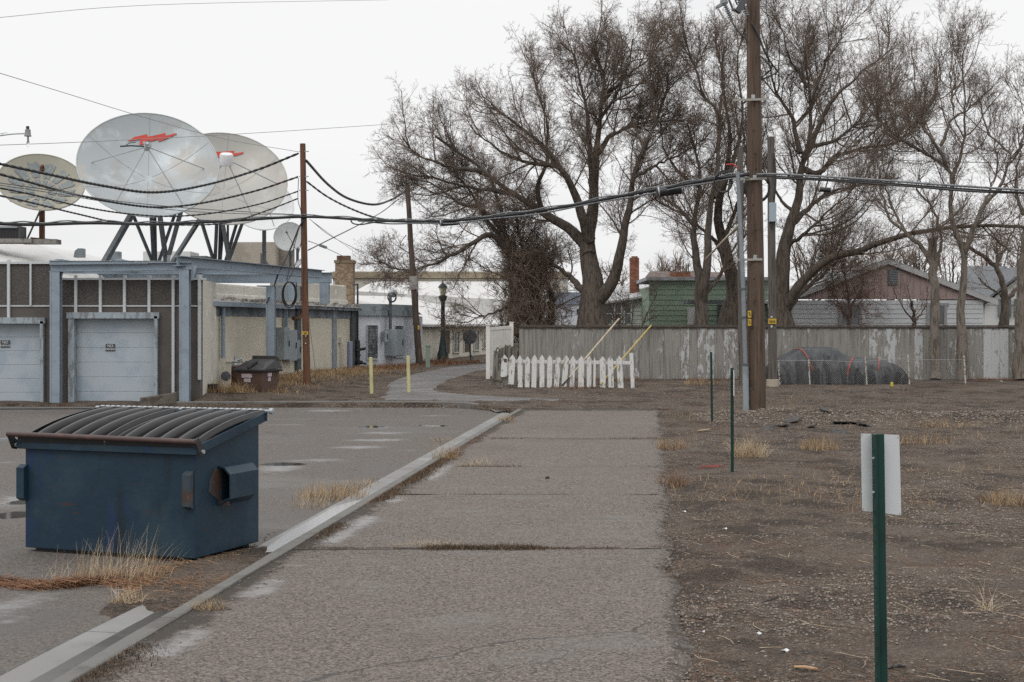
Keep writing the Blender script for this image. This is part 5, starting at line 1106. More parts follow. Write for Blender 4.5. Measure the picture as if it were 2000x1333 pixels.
for tx, bx, ty, by, w_ in pks:
    k = YP / F; q = MB(); T_ = at(tx, ty, YP); B_ = at(bx, by, YP); B_.z = min(B_.z, zp + .03 + (757 - by) * k); hw_ = w_ / 2 * k; sd_ = T_.z - .11
    B2 = Vector((B_.x, YP + random.uniform(-.03, .01), B_.z)); T2 = Vector((T_.x, YP + random.uniform(-.02, .02), sd_)); q.prism([B2 + Vector((-hw_, 0, 0)), B2 + Vector((hw_, 0, random.uniform(-.01, .01))), T2 + Vector((hw_, 0, 0)), Vector((T_.x, T2.y, T_.z)), T2 + Vector((-hw_, 0, 0))], (0, .022, 0)); part('picket', q, pick, t)
q = MB(); q.bar(at(996, 706, YP + .05), at(1232, 709, YP + .05), .04, .10); part('rail', q, pick, t); q = MB(); q.bar(at(990, 748, YP + .05), at(1205, 750, YP + .05), .04, .09); part('rail', q, oldw, t)
for px, y0 in ((1233, 690),): q = MB(); q.bar(at(px, y0, YP + .08), at(px + 3, 762, YP + .08), .11, .08, (0, 1, 0)); part('post', q, pick, t)
# broken fence leftovers at the left end
t = thing('broken_fence_panel', 'broken grey jagged fence boards leaning at the left end of the white pickets', 'fence', at(975, 752, YP - .1))
q = MB(); rr = random.Random(2)
for i in range(16):
    px = 970 + i * 2.6; yt = 684 - i * .75 + rr.uniform(-5, 3); yo = YP + .3 + (i * 7 % 5) * .028; a_ = at(px, yt, yo); b_ = at(px + rr.uniform(-1, 1) - 1, 704 + rr.uniform(-2, 6), yo); q.bar(a_, b_, .075, .02, (0, 1, 0))
part('jagged_boards', q, oldw, t)
for x0, y0, x1, y1, w_, m_ in ((970, 681, 962, 752, .04, raildark), (969, 682, 966, 740, .14, oldw), (974, 700, 972, 742, .2, oldw), (963, 743, 985, 757, .12, oldw), (966, 706, 990, 704, .1, oldw), (984, 738, 984, 758, .12, oldw), (966, 748, 1000, 750, .12, oldw)):
    q = MB(); q.bar(at(x0, y0, YP + .12), at(x1, y1, YP + .0), w_, .025, (0, 1, 0)); part('board', q, m_, t)
# two poles leaning on the fence
for x0, y0, x1, y1, m_, lab in ((1112, 738, 1209, 623, mat('pale_stick', (.42, .36, .26), [((.3, .25, .17), 5, .5, .6)]), 'pale wooden pole leaning across the pickets onto the board fence'), (1172, 752, 1272, 636, mat('yellow_stick', (.38, .30, .10), [((.33, .24, .08), 6, .5, .62)]), 'yellow pole leaning across the pickets onto the board fence, the right one of two')):
    a_ = at(x0, y0, YP - .15); b_ = at(x1, y1, YF - .06); q = MB(); q.tube([a_, b_], .028, 8); single('leaning_pole', q, m_, lab, 'pole', a_, smooth='auto')
q = MB(); a_ = at(1098, 754, YP - .2); q.tube([a_, at(1112, 738, YP - .15)], [.035, .02], 8); single('pole_tip', q, blackm, 'black worn stick end on the ground before the pickets', 'stick', a_)

# ================================================================= tarpaulin covered car
YK = YF - 1.35; kc = YK / F
tarp = mat('grey_tarpaulin', (.034, .036, .039), [((.058, .061, .065), 1.2, .45, .62, {'op': .8}), ((.035, .036, .038), 2.2, .56, .7, {'op': .7})], rough=.5, spec=.5)
blktarp = mat('black_cover_end', (.012, .012, .013), rough=.5)
prof = [(1498, 716), (1508, 705), (1518, 699), (1536, 692), (1550, 684), (1560, 678.5), (1590, 677.5), (1622, 678), (1632, 682), (1650, 693), (1662, 698), (1680, 698), (1705, 700), (1722, 703), (1738, 709), (1750, 714), (1760, 721), (1765, 729)]
px_ = np.array([p[0] for p in prof]); py_ = np.array([p[1] for p in prof])
zg = gz((1640 - 1000) * kc, YK) - .05; CW = .82
def carP(px, a, off=0.):
    """a: 0 near bottom .. 1 far bottom"""
    x = (px - 1000) * kc; zt = H - (np.interp(px, px_, py_) - HY) * kc - zg; e = float(ss(1494, 1525, px)) * (1 - float(ss(1740, 1768, px))); wd = CW * (.55 + .45 * e)
    th = math.pi * a; cx = -math.cos(th); cz = math.sin(th); ex_ = 3.6
    X = abs(cx) ** (2 / ex_) * (1 if cx > 0 else -1); Zc = abs(cz) ** (2 / 4.6)
    cab = float(ss(1545, 1565, px)) * (1 - float(ss(1625, 1660, px))); tum = 1 - .22 * cab * Zc
    fl = .10 * (1 - Zc) * (1 + .8 * math.sin(px * .23 + 3 * a))
    wr = (float(fbm(px * .03 + a * 2.2, a * 6 - px * .02, 1.3, 8)) - .5) * .10 * (1.05 - Zc) + .012 * (1.1 - Zc) * math.sin(px * .30 + a * 9 + 2 * math.sin(px * .08)) + (float(vn(px * .05 + a * 4, a * 9 - px * .045, 2.0, 4)) - .5) * .05 * (1.2 - Zc)
    y = YK + (X * wd) * tum + (fl * (1 if X > 0 else -1)); z = zg + zt * Zc * (1 + 0) ; nn = Vector((0, X, Zc)).normalized()
    wr += .10 * (1.2 - Zc) * (1 - abs(2 * float(vn(px * .05 - a * 2.5, a * 5 + px * .06, 1.5, 14)) - 1)) ** 5 + .05 * (1.15 - Zc) * (1 - abs(2 * float(vn(px * .06 + a * 4, a * 4 - px * .03, 2.6, 11)) - 1)) ** 6 - .02
    return Vector((x, y, z)) + nn * (wr + off)
t = thing('covered_car', 'low car wrapped in a grey tarpaulin tied with orange straps behind the wire fence', 'car', ((1640 - 1000) * kc, YK, zg))
def tarpmesh(p0, p1, n_, m_):
    q = MB(); pts = np.linspace(p0, p1, n_); A_ = 40
    for px in pts:
        for a in range(A_ + 1): q.v.append(tuple(carP(px, a / A_)))
    for i in range(n_ - 1):
        for a in range(A_): k = i * (A_ + 1) + a; q.f.append((k, k + 1, k + A_ + 2, k + A_ + 1))
    for e_ in (0, n_ - 1): q.f.append(tuple(e_ * (A_ + 1) + a for a in range(A_ + 1)))
    return q
part('tarpaulin', tarpmesh(1498, 1731, 130, tarp), tarp, t, smooth='auto'); part('nose_cover', tarpmesh(1731.3, 1766, 26, blktarp), blktarp, t, smooth='auto')
strap = mat('orange_strap', (.34, .06, .035), rough=.6)
for x0, x1, a0, a1 in ((1554, 1576, .5, .03), (1662, 1642, .5, .02), (1711, 1701, .5, .08)):
    q = MB(); n_ = 24; L_, R_ = [], []
    for i in range(n_ + 1):
        s_ = i / n_; a = a0 + (a1 - a0) * s_; px = x0 + (x1 - x0) * s_ ** 1.3; L_.append(carP(px - 1.05, a, .02)); R_.append(carP(px + 1.05, a, .02))
    q.add(L_ + R_, [(i, i + 1, n_ + 2 + i, n_ + 1 + i) for i in range(n_)]); o = part('strap', q, strap, t); sm = o.modifiers.new('thickness', 'SOLIDIFY'); sm.thickness = .006
# low wire fence in front
YW_ = YK - 1.05; zw = gz(6.5, YW_)
t = thing('wire_fence', 'low chain-link wire fence on thin pale posts in front of the covered car', 'fence', ((1640 - 1000) * YW_ / F, YW_, zw))
for px, yt in ((1579, 699), (1690, 695), (1773.5, 693), (1883, 694), (1520, 700)):
    q = MB(); B_ = at(px + 3, 745, YW_); B_.z = zw - .08; q.tube([B_, at(px, yt, YW_)], .026, 8); part('post', q, mat('peeling_white_pipe', (.42, .41, .38), [((.14, .11, .09), 14, .5, .58)]), t)
q = MB(); s_ = .068; x0, x1 = (1505 - 1000) * YW_ / F, (1884 - 1000) * YW_ / F; hgt = .74
def wire(a, b, r=.0019):
    d = (b - a).normalized(); u = Vector((0, 1, 0)) * r; v = d.cross(Vector((0, 1, 0))) * r; q.add([a - u, a + v, a + u * .5 - v, b - u, b + v, b + u * .5 - v], [(0, 1, 4, 3), (1, 2, 5, 4), (2, 0, 3, 5)])
nW = int((x1 - x0 + hgt) / s_)
for i in range(nW):
    for sg in (1, -1):
        xa = x0 - (hgt if sg > 0 else 0) + i * s_; a_ = Vector((xa, YW_ + .012 * sg, zw + .02)); b_ = Vector((xa + hgt * sg, YW_ + .012 * sg, zw + .02 + hgt))
        a2, b2 = a_.copy(), b_.copy()
        for P_, Q_ in ((a2, b_), (b2, a_)):
            for lim, cmp in ((x0, -1), (x1, 1)):
                if (P_.x - lim) * cmp > 0 and abs(Q_.x - P_.x) > 1e-6:
                    f_ = (lim - a_.x) / (b_.x - a_.x); f_ = min(max(f_, 0), 1); nv_ = a_.lerp(b_, f_); P_.x, P_.y, P_.z = nv_.x, nv_.y, nv_.z
        if (b2 - a2).length > .02:
            mid = a2.lerp(b2, .5); sag = (float(vn(mid.x, 0., .8, 5)) - .6) * .14
            b2.z += sag * (b2.z - zw) / hgt; wire(a2, b2)
part('wire_mesh', q, mat('wire_grey', (.24, .235, .225), rough=.5, metal=.2), t)
q = MB(); q.tube([Vector((x0 + (x1 - x0) * i / 30, YW_, zw + .02 + hgt + (float(vn(x0 + (x1 - x0) * i / 30, 0., .8, 5)) - .6) * .14)) for i in range(31)], .005, 5); part('top_wire', q, galvm, t)

# ================================================================= sign posts
green = mat('green_post', (.006, .038, .030), [((.004, .026, .021), 4, .5, .66), ((.10, .11, .10), 26, .70, .76)], rough=.55, spec=.35)
signw = mat('white_sign_back', (.54, .56, .57), [((.50, .52, .53), 2, .45, .6)], rough=.45)
def tpost(par, g, T_, r=.02, studs=True, m=green):
    q = MB(); d_ = (T_ - g); q.bar(g - Vector((0, 0, .1)), T_, r * 2, r * .9, (0, 1, 0)); q.bar(g - Vector((0, 0, .1)) + Vector((-r * .75, -.0, 0)), T_ + Vector((-r * .75, 0, 0)), r * .5, r * 2.2, (0, 1, 0))
    if studs:
        n_ = int(d_.length / .075)
        for i in range(1, n_): c = g.lerp(T_, i / n_) + Vector((-r * 1.02, -r * .8, 0)); q.box(c, (r * .5, r * .5, .018))
    return part('post', q, m, par, bevel=.002)
Ysg = 7.25; gs = Vector((( 1723.5 - 1000) * Ysg / F, Ysg, 0)); gs.z = gz(gs.x, gs.y); Ts = at(1715.5, 848, Ysg)
t = thing('sign_post', 'nearest green metal post carrying a blank white rectangular sign, lower right', 'sign', gs)
tpost(t, gs, Ts, .0275)
q = MB(); Y1_ = Ysg + .035; c1, c2_, c3, c4 = at(1681.5, 847, Y1_ - .03), at(1756.5, 850, Y1_ + .04), at(1760.5, 1007, Y1_ + .04), at(1684, 998, Y1_ - .03)
cs4 = [c4, c3, c2_, c1]; poly = []
for i in range(4):
    p, a_, b_ = cs4[i], cs4[i - 1], cs4[(i + 1) % 4]; r_ = .009; da, db = (a_ - p).normalized() * r_, (b_ - p).normalized() * r_
    for s_ in np.linspace(0, 1, 5): poly.append(p + da * (1 - s_) ** 2 + db * s_ ** 2)
q.prism(poly, (0, .003, 0)); sp = part('sign_plate', q, signw, t)
q = MB()
for px, py in ((1683.8, 850), (1753.5, 854.5), (1757.5, 1003.5), (1686.5, 994)): q.lathe([(.0022, 0), (.0022, .002)], at(px, py, Y1_ - .034 if px < 1700 else Y1_ + .036), 8, (0, -1, 0))
part('rivet_hole', q, blackm, sp)
for py in (895, 961.5):
    q = MB(); q.lathe([(.006, 0), (.006, .012)], at(1706.5, py, Ysg - .03), 6, (-.6, -1, 0)); q.tube([at(1707, py, Ysg - .035), at(1703, py + 1, Ysg - .045)], .003, 6); part('bolt', q, galvm, t)
g = G(1430.5, 925); g.z = gz(g.x, g.y); t = thing('sign_post', 'green metal post with a white sign seen edge-on, in front of the tallest pole', 'sign', g); tpost(t, g, at(1430, 719, g.y), .02); q = MB(); k = g.y; q.obox(at(1433.5, 774, k - .12), Vector((.022, .30, 0)), Vector((.004, 0, 0)), (0, 0, 50 * k / F)); part('sign_plate', q, mat('bright_sign', (.75, .75, .74), rough=.5), t)
g = G(1391, 825); g.z = gz(g.x, g.y); t = thing('fence_post', 'thin bare green metal post left of the tallest pole, no sign on it', 'post', g); tpost(t, g, at(1389, 688, g.y), .022)

# ================================================================= houses beyond the fence
def siding(name, c, c2, sc=1.0): return mat(name, c, [(c2, 1.0, .45, .65, {'op': .6})], rough=.7)
greens = siding('green_siding', (.20, .265, .20), (.235, .30, .225)); greys = siding('grey_siding', (.46, .475, .49), (.40, .415, .425)); mauve = siding('mauve_boards', (.30, .225, .213), (.35, .27, .255)); roofl = mat('light_shingle', (.33, .34, .34), [((.24, .25, .25), 12, .5, .6, {'kind': 'cell'})]); roofd = mat('dark_shingle', (.13, .14, .15), [((.09, .095, .1), 12, .5, .6, {'kind': 'cell'})])
whs = siding('white_siding', (.50, .51, .50), (.43, .44, .43))
def clap(q, x0, x1, y, z0, z1, hb=.2, tp=None):
    """lapped boards, bottom edge proud of the board below"""
    z = z0
    while z < z1 - .01:
        h_ = min(hb, z1 - z); q.hexa([(x0, y - .03, z), (x1, y - .03, z), (x1, y + .02, z), (x0, y + .02, z), (x0, y - .008, z + h_), (x1, y - .008, z + h_), (x1, y + .02, z + h_), (x0, y + .02, z + h_)]); z += h_
def PX(px, Y): return (px - 1000) * Y / F
YG_ = 66.
t = thing('green_house', 'flat-topped green clapboard house with red brick chimneys behind the board fence', 'house', (PX(1350, YG_), YG_, .4))
q = MB(); clap(q, PX(1268, YG_), PX(1500, YG_), YG_, .35, zat(547, YG_), .24); q.box((PX(1384, YG_), YG_ + 3, 2.1), (PX(1500, YG_) - PX(1268, YG_), 5.9, 3.5)); part('wall', q, greens, t)
q = MB(); q.box((PX(1384, YG_), YG_ + 3, zat(545, YG_)), (PX(1506, YG_) - PX(1262, YG_), 6.4, .16)); rf_ = part('roof', q, roofl, t); q = MB(); q.prism([(PX(1268, YG_), YG_ + 2, zat(544, YG_)), (PX(1445, YG_), YG_ + 2, zat(544, YG_)), (PX(1430, YG_), YG_ + 4, zat(532, YG_ + 4)), (PX(1290, YG_), YG_ + 4, zat(530, YG_ + 4))], (0, 1.5, 0)); part('roof_ridge', q, mat('brown_shingle', (.14, .11, .095), [((.09, .06, .05), 10, .5, .6, {'kind': 'cell'})]), rf_)
q = MB(); q.box((PX(1328, YG_ + 3), YG_ + 3, zat(537, YG_)), (.95, .6, .5)); part('chimney', q, redbrick, rf_)
q = MB(); q.box((PX(1356, YG_), YG_ - .05, zat(618, YG_)), (.65, .08, .8)); part('door_panel', q, whs, t); q = MB(); q.box((PX(1408, 64), 64.6, zat(590, 64.6)), (3.0, 1.6, .14)); part('porch_roof', q, roofd, t)
q = MB(); q.box((PX(1424, YG_), YG_ - .06, zat(616, YG_)), (1.1, .05, 1.0)); part('window', q, glassm, t)
t = thing('white_green_cottage', 'small white cottage with sloping roof and brick chimney left of the green house', 'house', (PX(1225, 70), 70, .4))
q = MB(); x0, x1 = PX(1178, 70), PX(1268, 70); clap(q, x0, x1 - .1, 70, .35, zat(588, 70), .2); q.prism([(x0, 70, .35), (x1, 70, .35), (x1, 70, zat(580, 70)), (x0, 70, zat(594, 70))], (0, 5, 0)); part('wall', q, siding('grey_green_siding', (.45, .48, .43), (.38, .41, .37)), t)
q = MB(); q.prism([(x0 - .3, 69.7, zat(597, 70)), (x1, 69.7, zat(580, 70)), (x1, 69.7, zat(576, 70)), (x0 - .3, 69.7, zat(593, 70))], (0, 2, 0)); q.add([(x0 - .3, 69.7, zat(593, 70)), (x1, 69.7, zat(576, 70)), (x1, 74, zat(556, 74)), (x0 + .3, 74, zat(560, 74))], [(0, 1, 2, 3)]); part('roof', q, mat('snowy_roof', (.42, .42, .42), [((.25, .25, .25), 3, .5, .6)]), t)
for px in (1189, 1207, 1226): q = MB(); q.box((PX(px, 70), 69.95, zat(613, 70)), (.28, .04, .85)); w_ = part('window', q, glassm, t); q = MB(); q.box((PX(px, 70) - .17, 69.93, zat(613, 70)), (.06, .06, .95)); q.box((PX(px, 70) + .17, 69.93, zat(613, 70)), (.06, .06, .95)); q.box((PX(px, 70), 69.935, zat(613, 70)), (.3, .05, .04)); part('frame', q, whs, w_)
q = MB(); q.box((PX(1240.5, 71), 71.5, (zat(515, 71) + 2) / 2 + .3), (.45, .45, zat(515, 71) - 2)); q.box((PX(1240.5, 71) + .01, 71.5, zat(506, 71)), (.3, .3, .3)); part('chimney', q, redbrick, t)
# white building seen between the trees
t = thing('white_outbuilding', 'white outbuilding with blue-grey roof and small windows seen between the big trunks', 'building', (PX(1120, 95), 95, .4))
q = MB(); q.box((PX(1118, 95), 97, 2.2), (PX(1165, 95) - PX(1070, 95), 4, 3.9)); part('wall', q, siding('blue_white', (.48, .50, .54), (.42, .44, .48)), t); q = MB(); q.box((PX(1118, 95), 97, zat(583, 95)), (PX(1167, 95) - PX(1068, 95), 4.3, .8)); part('roof', q, mat('blue_grey_roof', (.17, .19, .23)), t)
for px in (1130, 1141): q = MB(); q.box((PX(px, 95), 94.97, zat(609, 95)), (.24, .04, .36)); part('window', q, blackm, t)
# gabled house
YH = 62.
t = thing('gabled_house', 'wide gabled house with mauve gable, grey siding and two windows behind the fence', 'house', (PX(1735, YH), YH, .4))
xa, xb_, xp = PX(1541, YH), PX(1927, YH), PX(1733, YH); ze, zp_ = zat(585, YH), zat(510, YH)
q = MB(); clap(q, xa + .15, xb_ - .15, YH, .3, zat(587, YH), .205); q.box(((xa + xb_) / 2, YH + 4, 1.6), (xb_ - xa - .3, 7.9, 2.6)); part('wall', q, greys, t)
q = MB(); q.prism([(xa + .3, YH - .02, ze), (xb_ - .3, YH - .02, ze), (xp, YH - .02, zp_ - .1)], (0, .1, 0)); n_ = 26
for i in range(n_):
    x = xa + .6 + (xb_ - xa - 1.2) * i / n_; hmax = zp_ - .15 - (zp_ - ze) * abs(x - xp) / (xb_ - xp); q.box((x, YH - .028, (ze + hmax) / 2), (.025, .02, max(.02, hmax - ze)))
part('gable', q, mauve, t)
q = MB(); dR, dL = Vector((xb_ + .45 - xp, 0, ze - .14 - zp_)), Vector((xa - .45 - xp, 0, ze - .14 - zp_)); pk_ = Vector((xp, YH - .16, zp_)); q.obox(pk_, dR, (0, 9, 0), (0, 0, .12)); q.obox(pk_, dL, (0, 9, 0), (0, 0, .12)); rf_ = part('roof', q, roofl, t)
q = MB(); q.obox(pk_ + Vector((0, -.03, -.14)), dR, (0, .04, 0), (0, 0, .2)); q.obox(pk_ + Vector((0, -.03, -.14)), dL, (0, .04, 0), (0, 0, .2)); part('barge_board', q, siding('barge_grey', (.40, .40, .395), (.33, .33, .33)), rf_)
q = MB(); q.box((PX(1743.5, YH), YH - .05, zat(542, YH)), (.42, .05, .68)); vt = part('gable_vent', q, darksteel, t); q = MB()
for i in range(9): q.box((PX(1743.5, YH), YH - .085, zat(542, YH) - .3 + i * .075), (.40, .02, .02))
part('louvre', q, greybox, vt)
for x0, x1 in ((1641, 1680), (1812, 1846)):
    q = MB(); xm = PX((x0 + x1) / 2, YH); zc = zat(615, YH); q.box((xm, YH - .035, zc), (PX(x1, YH) - PX(x0, YH), .03, .8)); w_ = part('window', q, glassm, t); q = MB(); ww = PX(x1, YH) - PX(x0, YH)
    for sx in (-1, 1): q.box((xm + sx * ww / 2, YH - .05, zc), (.12, .06, 1.0))
    q.box((xm, YH - .052, zc + .45), (ww + .3, .06, .12)); q.box((xm + ww * .1, YH - .055, zc), (.05, .05, .8)); part('frame', q, siding('window_grey', (.26, .26, .25), (.2, .2, .2)), w_)
# houses further right
t = thing('white_gabled_house', 'white gabled house with dark grey roof at the far right behind the bare trees', 'house', (PX(1990, 78), 78, .4))
x0, x1, xm = PX(1925, 78), PX(2110, 78), PX(2010, 78)
q = MB(); q.box(((x0 + x1) / 2, 82, 1.8), (x1 - x0, 7.8, 2.9)); q.prism([(x0, 78.05, 3.2), (x1, 78.05, 3.2), (xm, 78.05, zat(528, 78))], (0, 7, 0)); part('wall', q, whs, t)
q = MB(); pk_ = Vector((xm, 77.7, zat(524, 78))); q.obox(pk_, Vector((x0 - .4 - xm, 0, 3.15 - pk_.z)), (0, 8, 0), (0, 0, .15)); q.obox(pk_, Vector((x1 + .4 - xm, 0, 3.15 - pk_.z)), (0, 8, 0), (0, 0, .15)); part('roof', q, roofd, t)
for px in (1962, 1993): q = MB(); q.box((PX(px, 78), 77.97, zat(602, 78)), (.7, .05, 1.0)); part('window', q, glassm, t)
t = thing('grey_roofed_house', 'low house with broad dark grey roof just right of the gabled house', 'house', (PX(1905, 92), 92, .4))
q = MB(); q.box((PX(1900, 92), 95, 1.7), (5.2, 5, 2.8)); part('wall', q, whs, t); q = MB(); q.add([(PX(1860, 91), 91, zat(575, 91)), (PX(1975, 91), 91, zat(575, 91)), (PX(1965, 97), 97, zat(520, 97)), (PX(1885, 97), 97, zat(520, 97)), (PX(1860, 100), 101, 3.3), (PX(1975, 100), 101, 3.3)], [(0, 1, 2, 3), (4, 3, 2, 5), (0, 3, 4), (1, 5, 2)]); part('roof', q, roofd, t)

# ================================================================= overhead lines
def sag(a, b, s, n=40): return [a.lerp(b, i / n) + Vector((0, 0, -s * 4 * (i / n) * (1 - i / n))) for i in range(n + 1)]
def px_path(pts, Ys):
    """points given as photo pixels with their distances"""
    return smoothpath([at(x, y, Y) for (x, y), Y in zip(pts, Ys)], 10)
def twist(name, pts, r, lab, grp=None, pitch=.42, m=None, strands=2):
    pts = [Vector(p) for p in pts]; q = MB(); L_ = 0; acc = [0]
    for i in range(1, len(pts)): L_ += (pts[i] - pts[i - 1]).length; acc.append(L_)
    n_ = int(L_ / (pitch / 6)); ts = np.linspace(0, L_, n_)
    X = np.interp(ts, acc, [p.x for p in pts]); Y = np.interp(ts, acc, [p.y for p in pts]); Z_ = np.interp(ts, acc, [p.z for p in pts])
    for k in range(strands):
        ph = 2 * math.pi * k / strands; q.tube([(X[i], Y[i] + r * .55 * math.cos(ts[i] / pitch * 6.283 + ph), Z_[i] + r * .55 * math.sin(ts[i] / pitch * 6.283 + ph)) for i in range(n_)], r, 5)
    return single(name, q, m or wireb, lab, 'cable', pts[0], smooth=True, group=grp)
YL = 30.   # depth at left frame edge
g_ = 'overhead cables'
twist('power_cable', px_path([(-40, 312), (100, 342), (200, 363), (300, 376), (400, 362), (500, 333), (583, 300)], [YL, 32, 34.5, 37, 39.5, 41.5, Yr]), .026, 'uppermost twisted black cable sagging across the front dish to the rust-brown pole', g_)
twist('power_cable', px_path([(-40, 330), (60, 357), (150, 381), (250, 400), (320, 405), (400, 396), (500, 373), (582, 346)], [YL, 31, 33.5, 36, 38, 39.5, 41.5, Yr]), .022, 'second twisted black cable from the top sagging across the front dish', g_)
twist('power_cable', px_path([(-40, 360), (60, 380), (150, 402), (240, 417), (330, 423), (420, 416), (510, 398), (582, 374)], [YL, 31, 33.5, 36, 38, 39.5, 41.5, Yr]), .016, 'third twisted black cable passing just below the front dish', g_)
twist('power_cable', px_path([(-40, 374), (60, 396), (150, 418), (240, 437), (330, 440), (440, 436), (520, 412), (582, 388)], [YL, 31, 33.5, 36, 38, 39.5, 41.5, Yr]), .016, 'lowest twisted black cable rising from the thick bundle to the rust-brown pole', g_)
cable('thin_cable', [at(x, y, Y) for x, y, Y in ((-40, 352, YL), (100, 372, 32), (230, 393, 36), (370, 407, 39), (480, 414, 41), (585, 420, Yr))], .012, wireg, 'thin grey cable running down across the dishes to the bundle at the rust-brown pole', grp=g_)
cable('thin_cable', [at(x, y, Y) for x, y, Y in ((-40, 356, YL), (100, 377, 32), (230, 398, 36), (370, 413, 39), (480, 418, 41), (585, 421, Yr))], .010, wireg, 'lower of two thin grey cables running together across the dishes', grp=g_)
main = [(-40, 436, YL), (60, 439, 31.5), (180, 436, 34), (300, 438, 37), (430, 433, 40), (590, 424, Yr - .12), (700, 429, 40.5), (780, 432.5, 39.3), (870, 432, 38.2), (960, 424, 37.2), (1080, 408, 35.9), (1220, 382, 34.4), (1340, 360, 33), (1400, 349, 32.3), (1462, 341, Yb - .3)]
mp_ = smoothpath([at(*p) for p in main], 10)
cable('trunk_cable', [p for p in mp_], .038, wireb, 'thick black cable bundle from the left edge past the rust-brown pole to the tallest pole', smoothn=1)
cable('messenger_wire', [p + Vector((0, -.03, .045 + .02 * math.sin(i * .9))) for i, p in enumerate(mp_)], .016, wireg, 'grey strand lashed along the top of the thick black bundle', smoothn=1)
cable('trunk_cable', [p + Vector((0, -.03, -.05 - .03 * math.sin(i * .21) ** 2)) for i, p in enumerate(mp_[60:])], .020, wireg, 'slimmer grey cable lashed under the black bundle toward the tallest pole', smoothn=1)
cable('slack_cable', [at(685, 431, 40.6), at(690, 437, 40.6), at(705, 439, 40.4), at(730, 435, 40), at(760, 433, 39.6)], .02, wireb, 'slack black loop under the bundle between the two brown poles')
mp2 = smoothpath([at(*p) for p in ((1478, 341, Yb - .3), (1530, 341, 31), (1700, 351, 29.5), (1850, 362, 28), (2040, 374, 26.5))], 10)
cable('trunk_cable', mp2, .022, wireg, 'silver-grey cable running right from the tallest pole to the frame edge', smoothn=1)
cable('messenger_wire', [p + Vector((0, 0, -.05)) for p in mp2], .016, wireb, 'black cable just under the silver-grey cable running right', smoothn=1)
cable('trunk_cable', [at(1484, 347, Yg), at(1600, 352, Yg), at(1760, 363, Yg - 4), at(1900, 374, Yg - 8), at(2040, 378, Yg - 10)], .028, wireb, 'lower black cable running right from the slim grey pole')
def closure(x0, y0, x1, y1, Y, rr_, lab):
    a_, b_ = at(x0, y0, Y), at(x1, y1, Y); L_ = (b_ - a_).length; ax = (b_ - a_).normalized(); r = thing('cable_closure', lab, 'cable closure', a_, 'black splice closures on the overhead cables')
    q = MB(); q.lathe([(rr_ * .3, 0), (rr_ * .9, .02), (rr_, .06), (rr_, L_ - .06), (rr_ * .9, L_ - .02), (rr_ * .3, L_)], a_, 16, tuple(ax)); part('case', q, mat('closure_black', (.02, .021, .023), rough=.45), r, smooth='auto')
    for f_ in (.08, .92): q = MB(); p = a_.lerp(b_, f_); q.lathe([(rr_ * 1.04, -.015), (rr_ * 1.04, .015)], p, 16, tuple(ax)); q.tube([p, p + Vector((0, 0, rr_ + .05))], .01, 6); part('hanger', q, galvm, r)
closure(858, 436.5, 896, 433.5, 38.3, .088, 'black cable closure under the bundle in front of the large tree'); closure(1282, 376, 1336, 369, 33.5, .115, 'bigger black cable closure hanging left of the tallest pole'); closure(1597, 370, 1625, 372, 46, .08, 'small black cable closure right of the slim grey pole')
# coils at the poles
def coil(name, px, py, Y, rx_, ry_, n_, r_, lab, seed=0, m=wireb):
    rr = random.Random(seed); q = MB(); pts = []
    for i in range(n_ * 24): a = 2 * math.pi * i / 24; w_ = 1 + .09 * math.sin(i * .13 + seed); pts.append(at(px + rx_ * w_ * math.cos(a) + math.sin(i * .05) * rx_ * .08, py + ry_ * w_ * math.sin(a), Y + .05 * math.sin(i * .07)))
    q.tube(pts, r_, 5); single(name, q, m, lab, 'cable', at(px, py - ry_, Y), smooth=True)
coil('cable_coil', 565, 575, 43.5, 13, 24, 6, .014, 'bundle of looped black cables hanging in front of the cream wall cabinets', 1)
coil('cable_coil', 1411, 356, 32.2, 17, 20, 3, .018, 'round coil of black cable hanging left of the tallest pole', 2); coil('cable_coil', 1478, 366, 31.9, 24, 28, 3, .022, 'large coil of black cable hanging behind the tallest pole', 3)
coil('cable_coil', 765, 581, Yd - 6, 8, 9, 3, .016, 'small coil of black wire hanging above the pale blue building', 4)
cable('drop_cable', [at(594, 430, Yr - .1), at(584, 445, Yr), at(570, 480, 43), at(555, 512, 42.6), at(545, 530, 42.3), at(535, 560, 42), at(521, 592, 41.4)], .026, wireb, 'thick black drop cable curving from the rust-brown pole down to the blue fascia')
for i, (pts, r_, lab) in enumerate([([(592, 428), (583, 450), (570, 500), (560, 548)], .012, 'thin black drop wire from the rust-brown pole to the looped cables, leftmost strand'), ([(594, 430), (589, 470), (580, 505), (572, 530), (560, 552)], .012, 'thin black drop wire from the rust-brown pole to the looped cables, rightmost strand'), ([(583, 348), (582, 390), (587, 410), (589, 425)], .010, 'short black jumper wire on the left face of the rust-brown pole')]):
    cable('drop_wire', [at(x, y, Yr - .1 - j * .2 * (i < 2)) for j, (x, y) in enumerate(pts)], r_, wireb, lab)
twist('power_cable', px_path([(598, 314), (640, 360), (680, 388), (730, 400), (765, 390), (791, 374)], [Yr, 47, 52, 57, 63, Yd]), .034, 'upper twisted cable sagging between the two brown wooden poles', g_, pitch=.6)
twist('power_cable', px_path([(599, 355), (640, 385), (690, 410), (740, 427), (790, 431)], [Yr, 42, 41.3, 40.4, 39.5]), .022, 'twisted cable descending from the rust-brown pole into the thick bundle', g_)
cable('service_wire', [at(602, 489, Yr), at(640, 470, 47), at(700, 440, 54), at(745, 415, 62), at(779, 389, Yd)], .02, wireb, 'straight black wire rising from the rust-brown pole to the leaning dark pole')
cable('service_wire', [at(797, 378, Yd), at(820, 398, Yd - 3), at(845, 420, Yd - 8)], .02, wireb, 'short black wire dropping right from the top of the leaning dark pole')
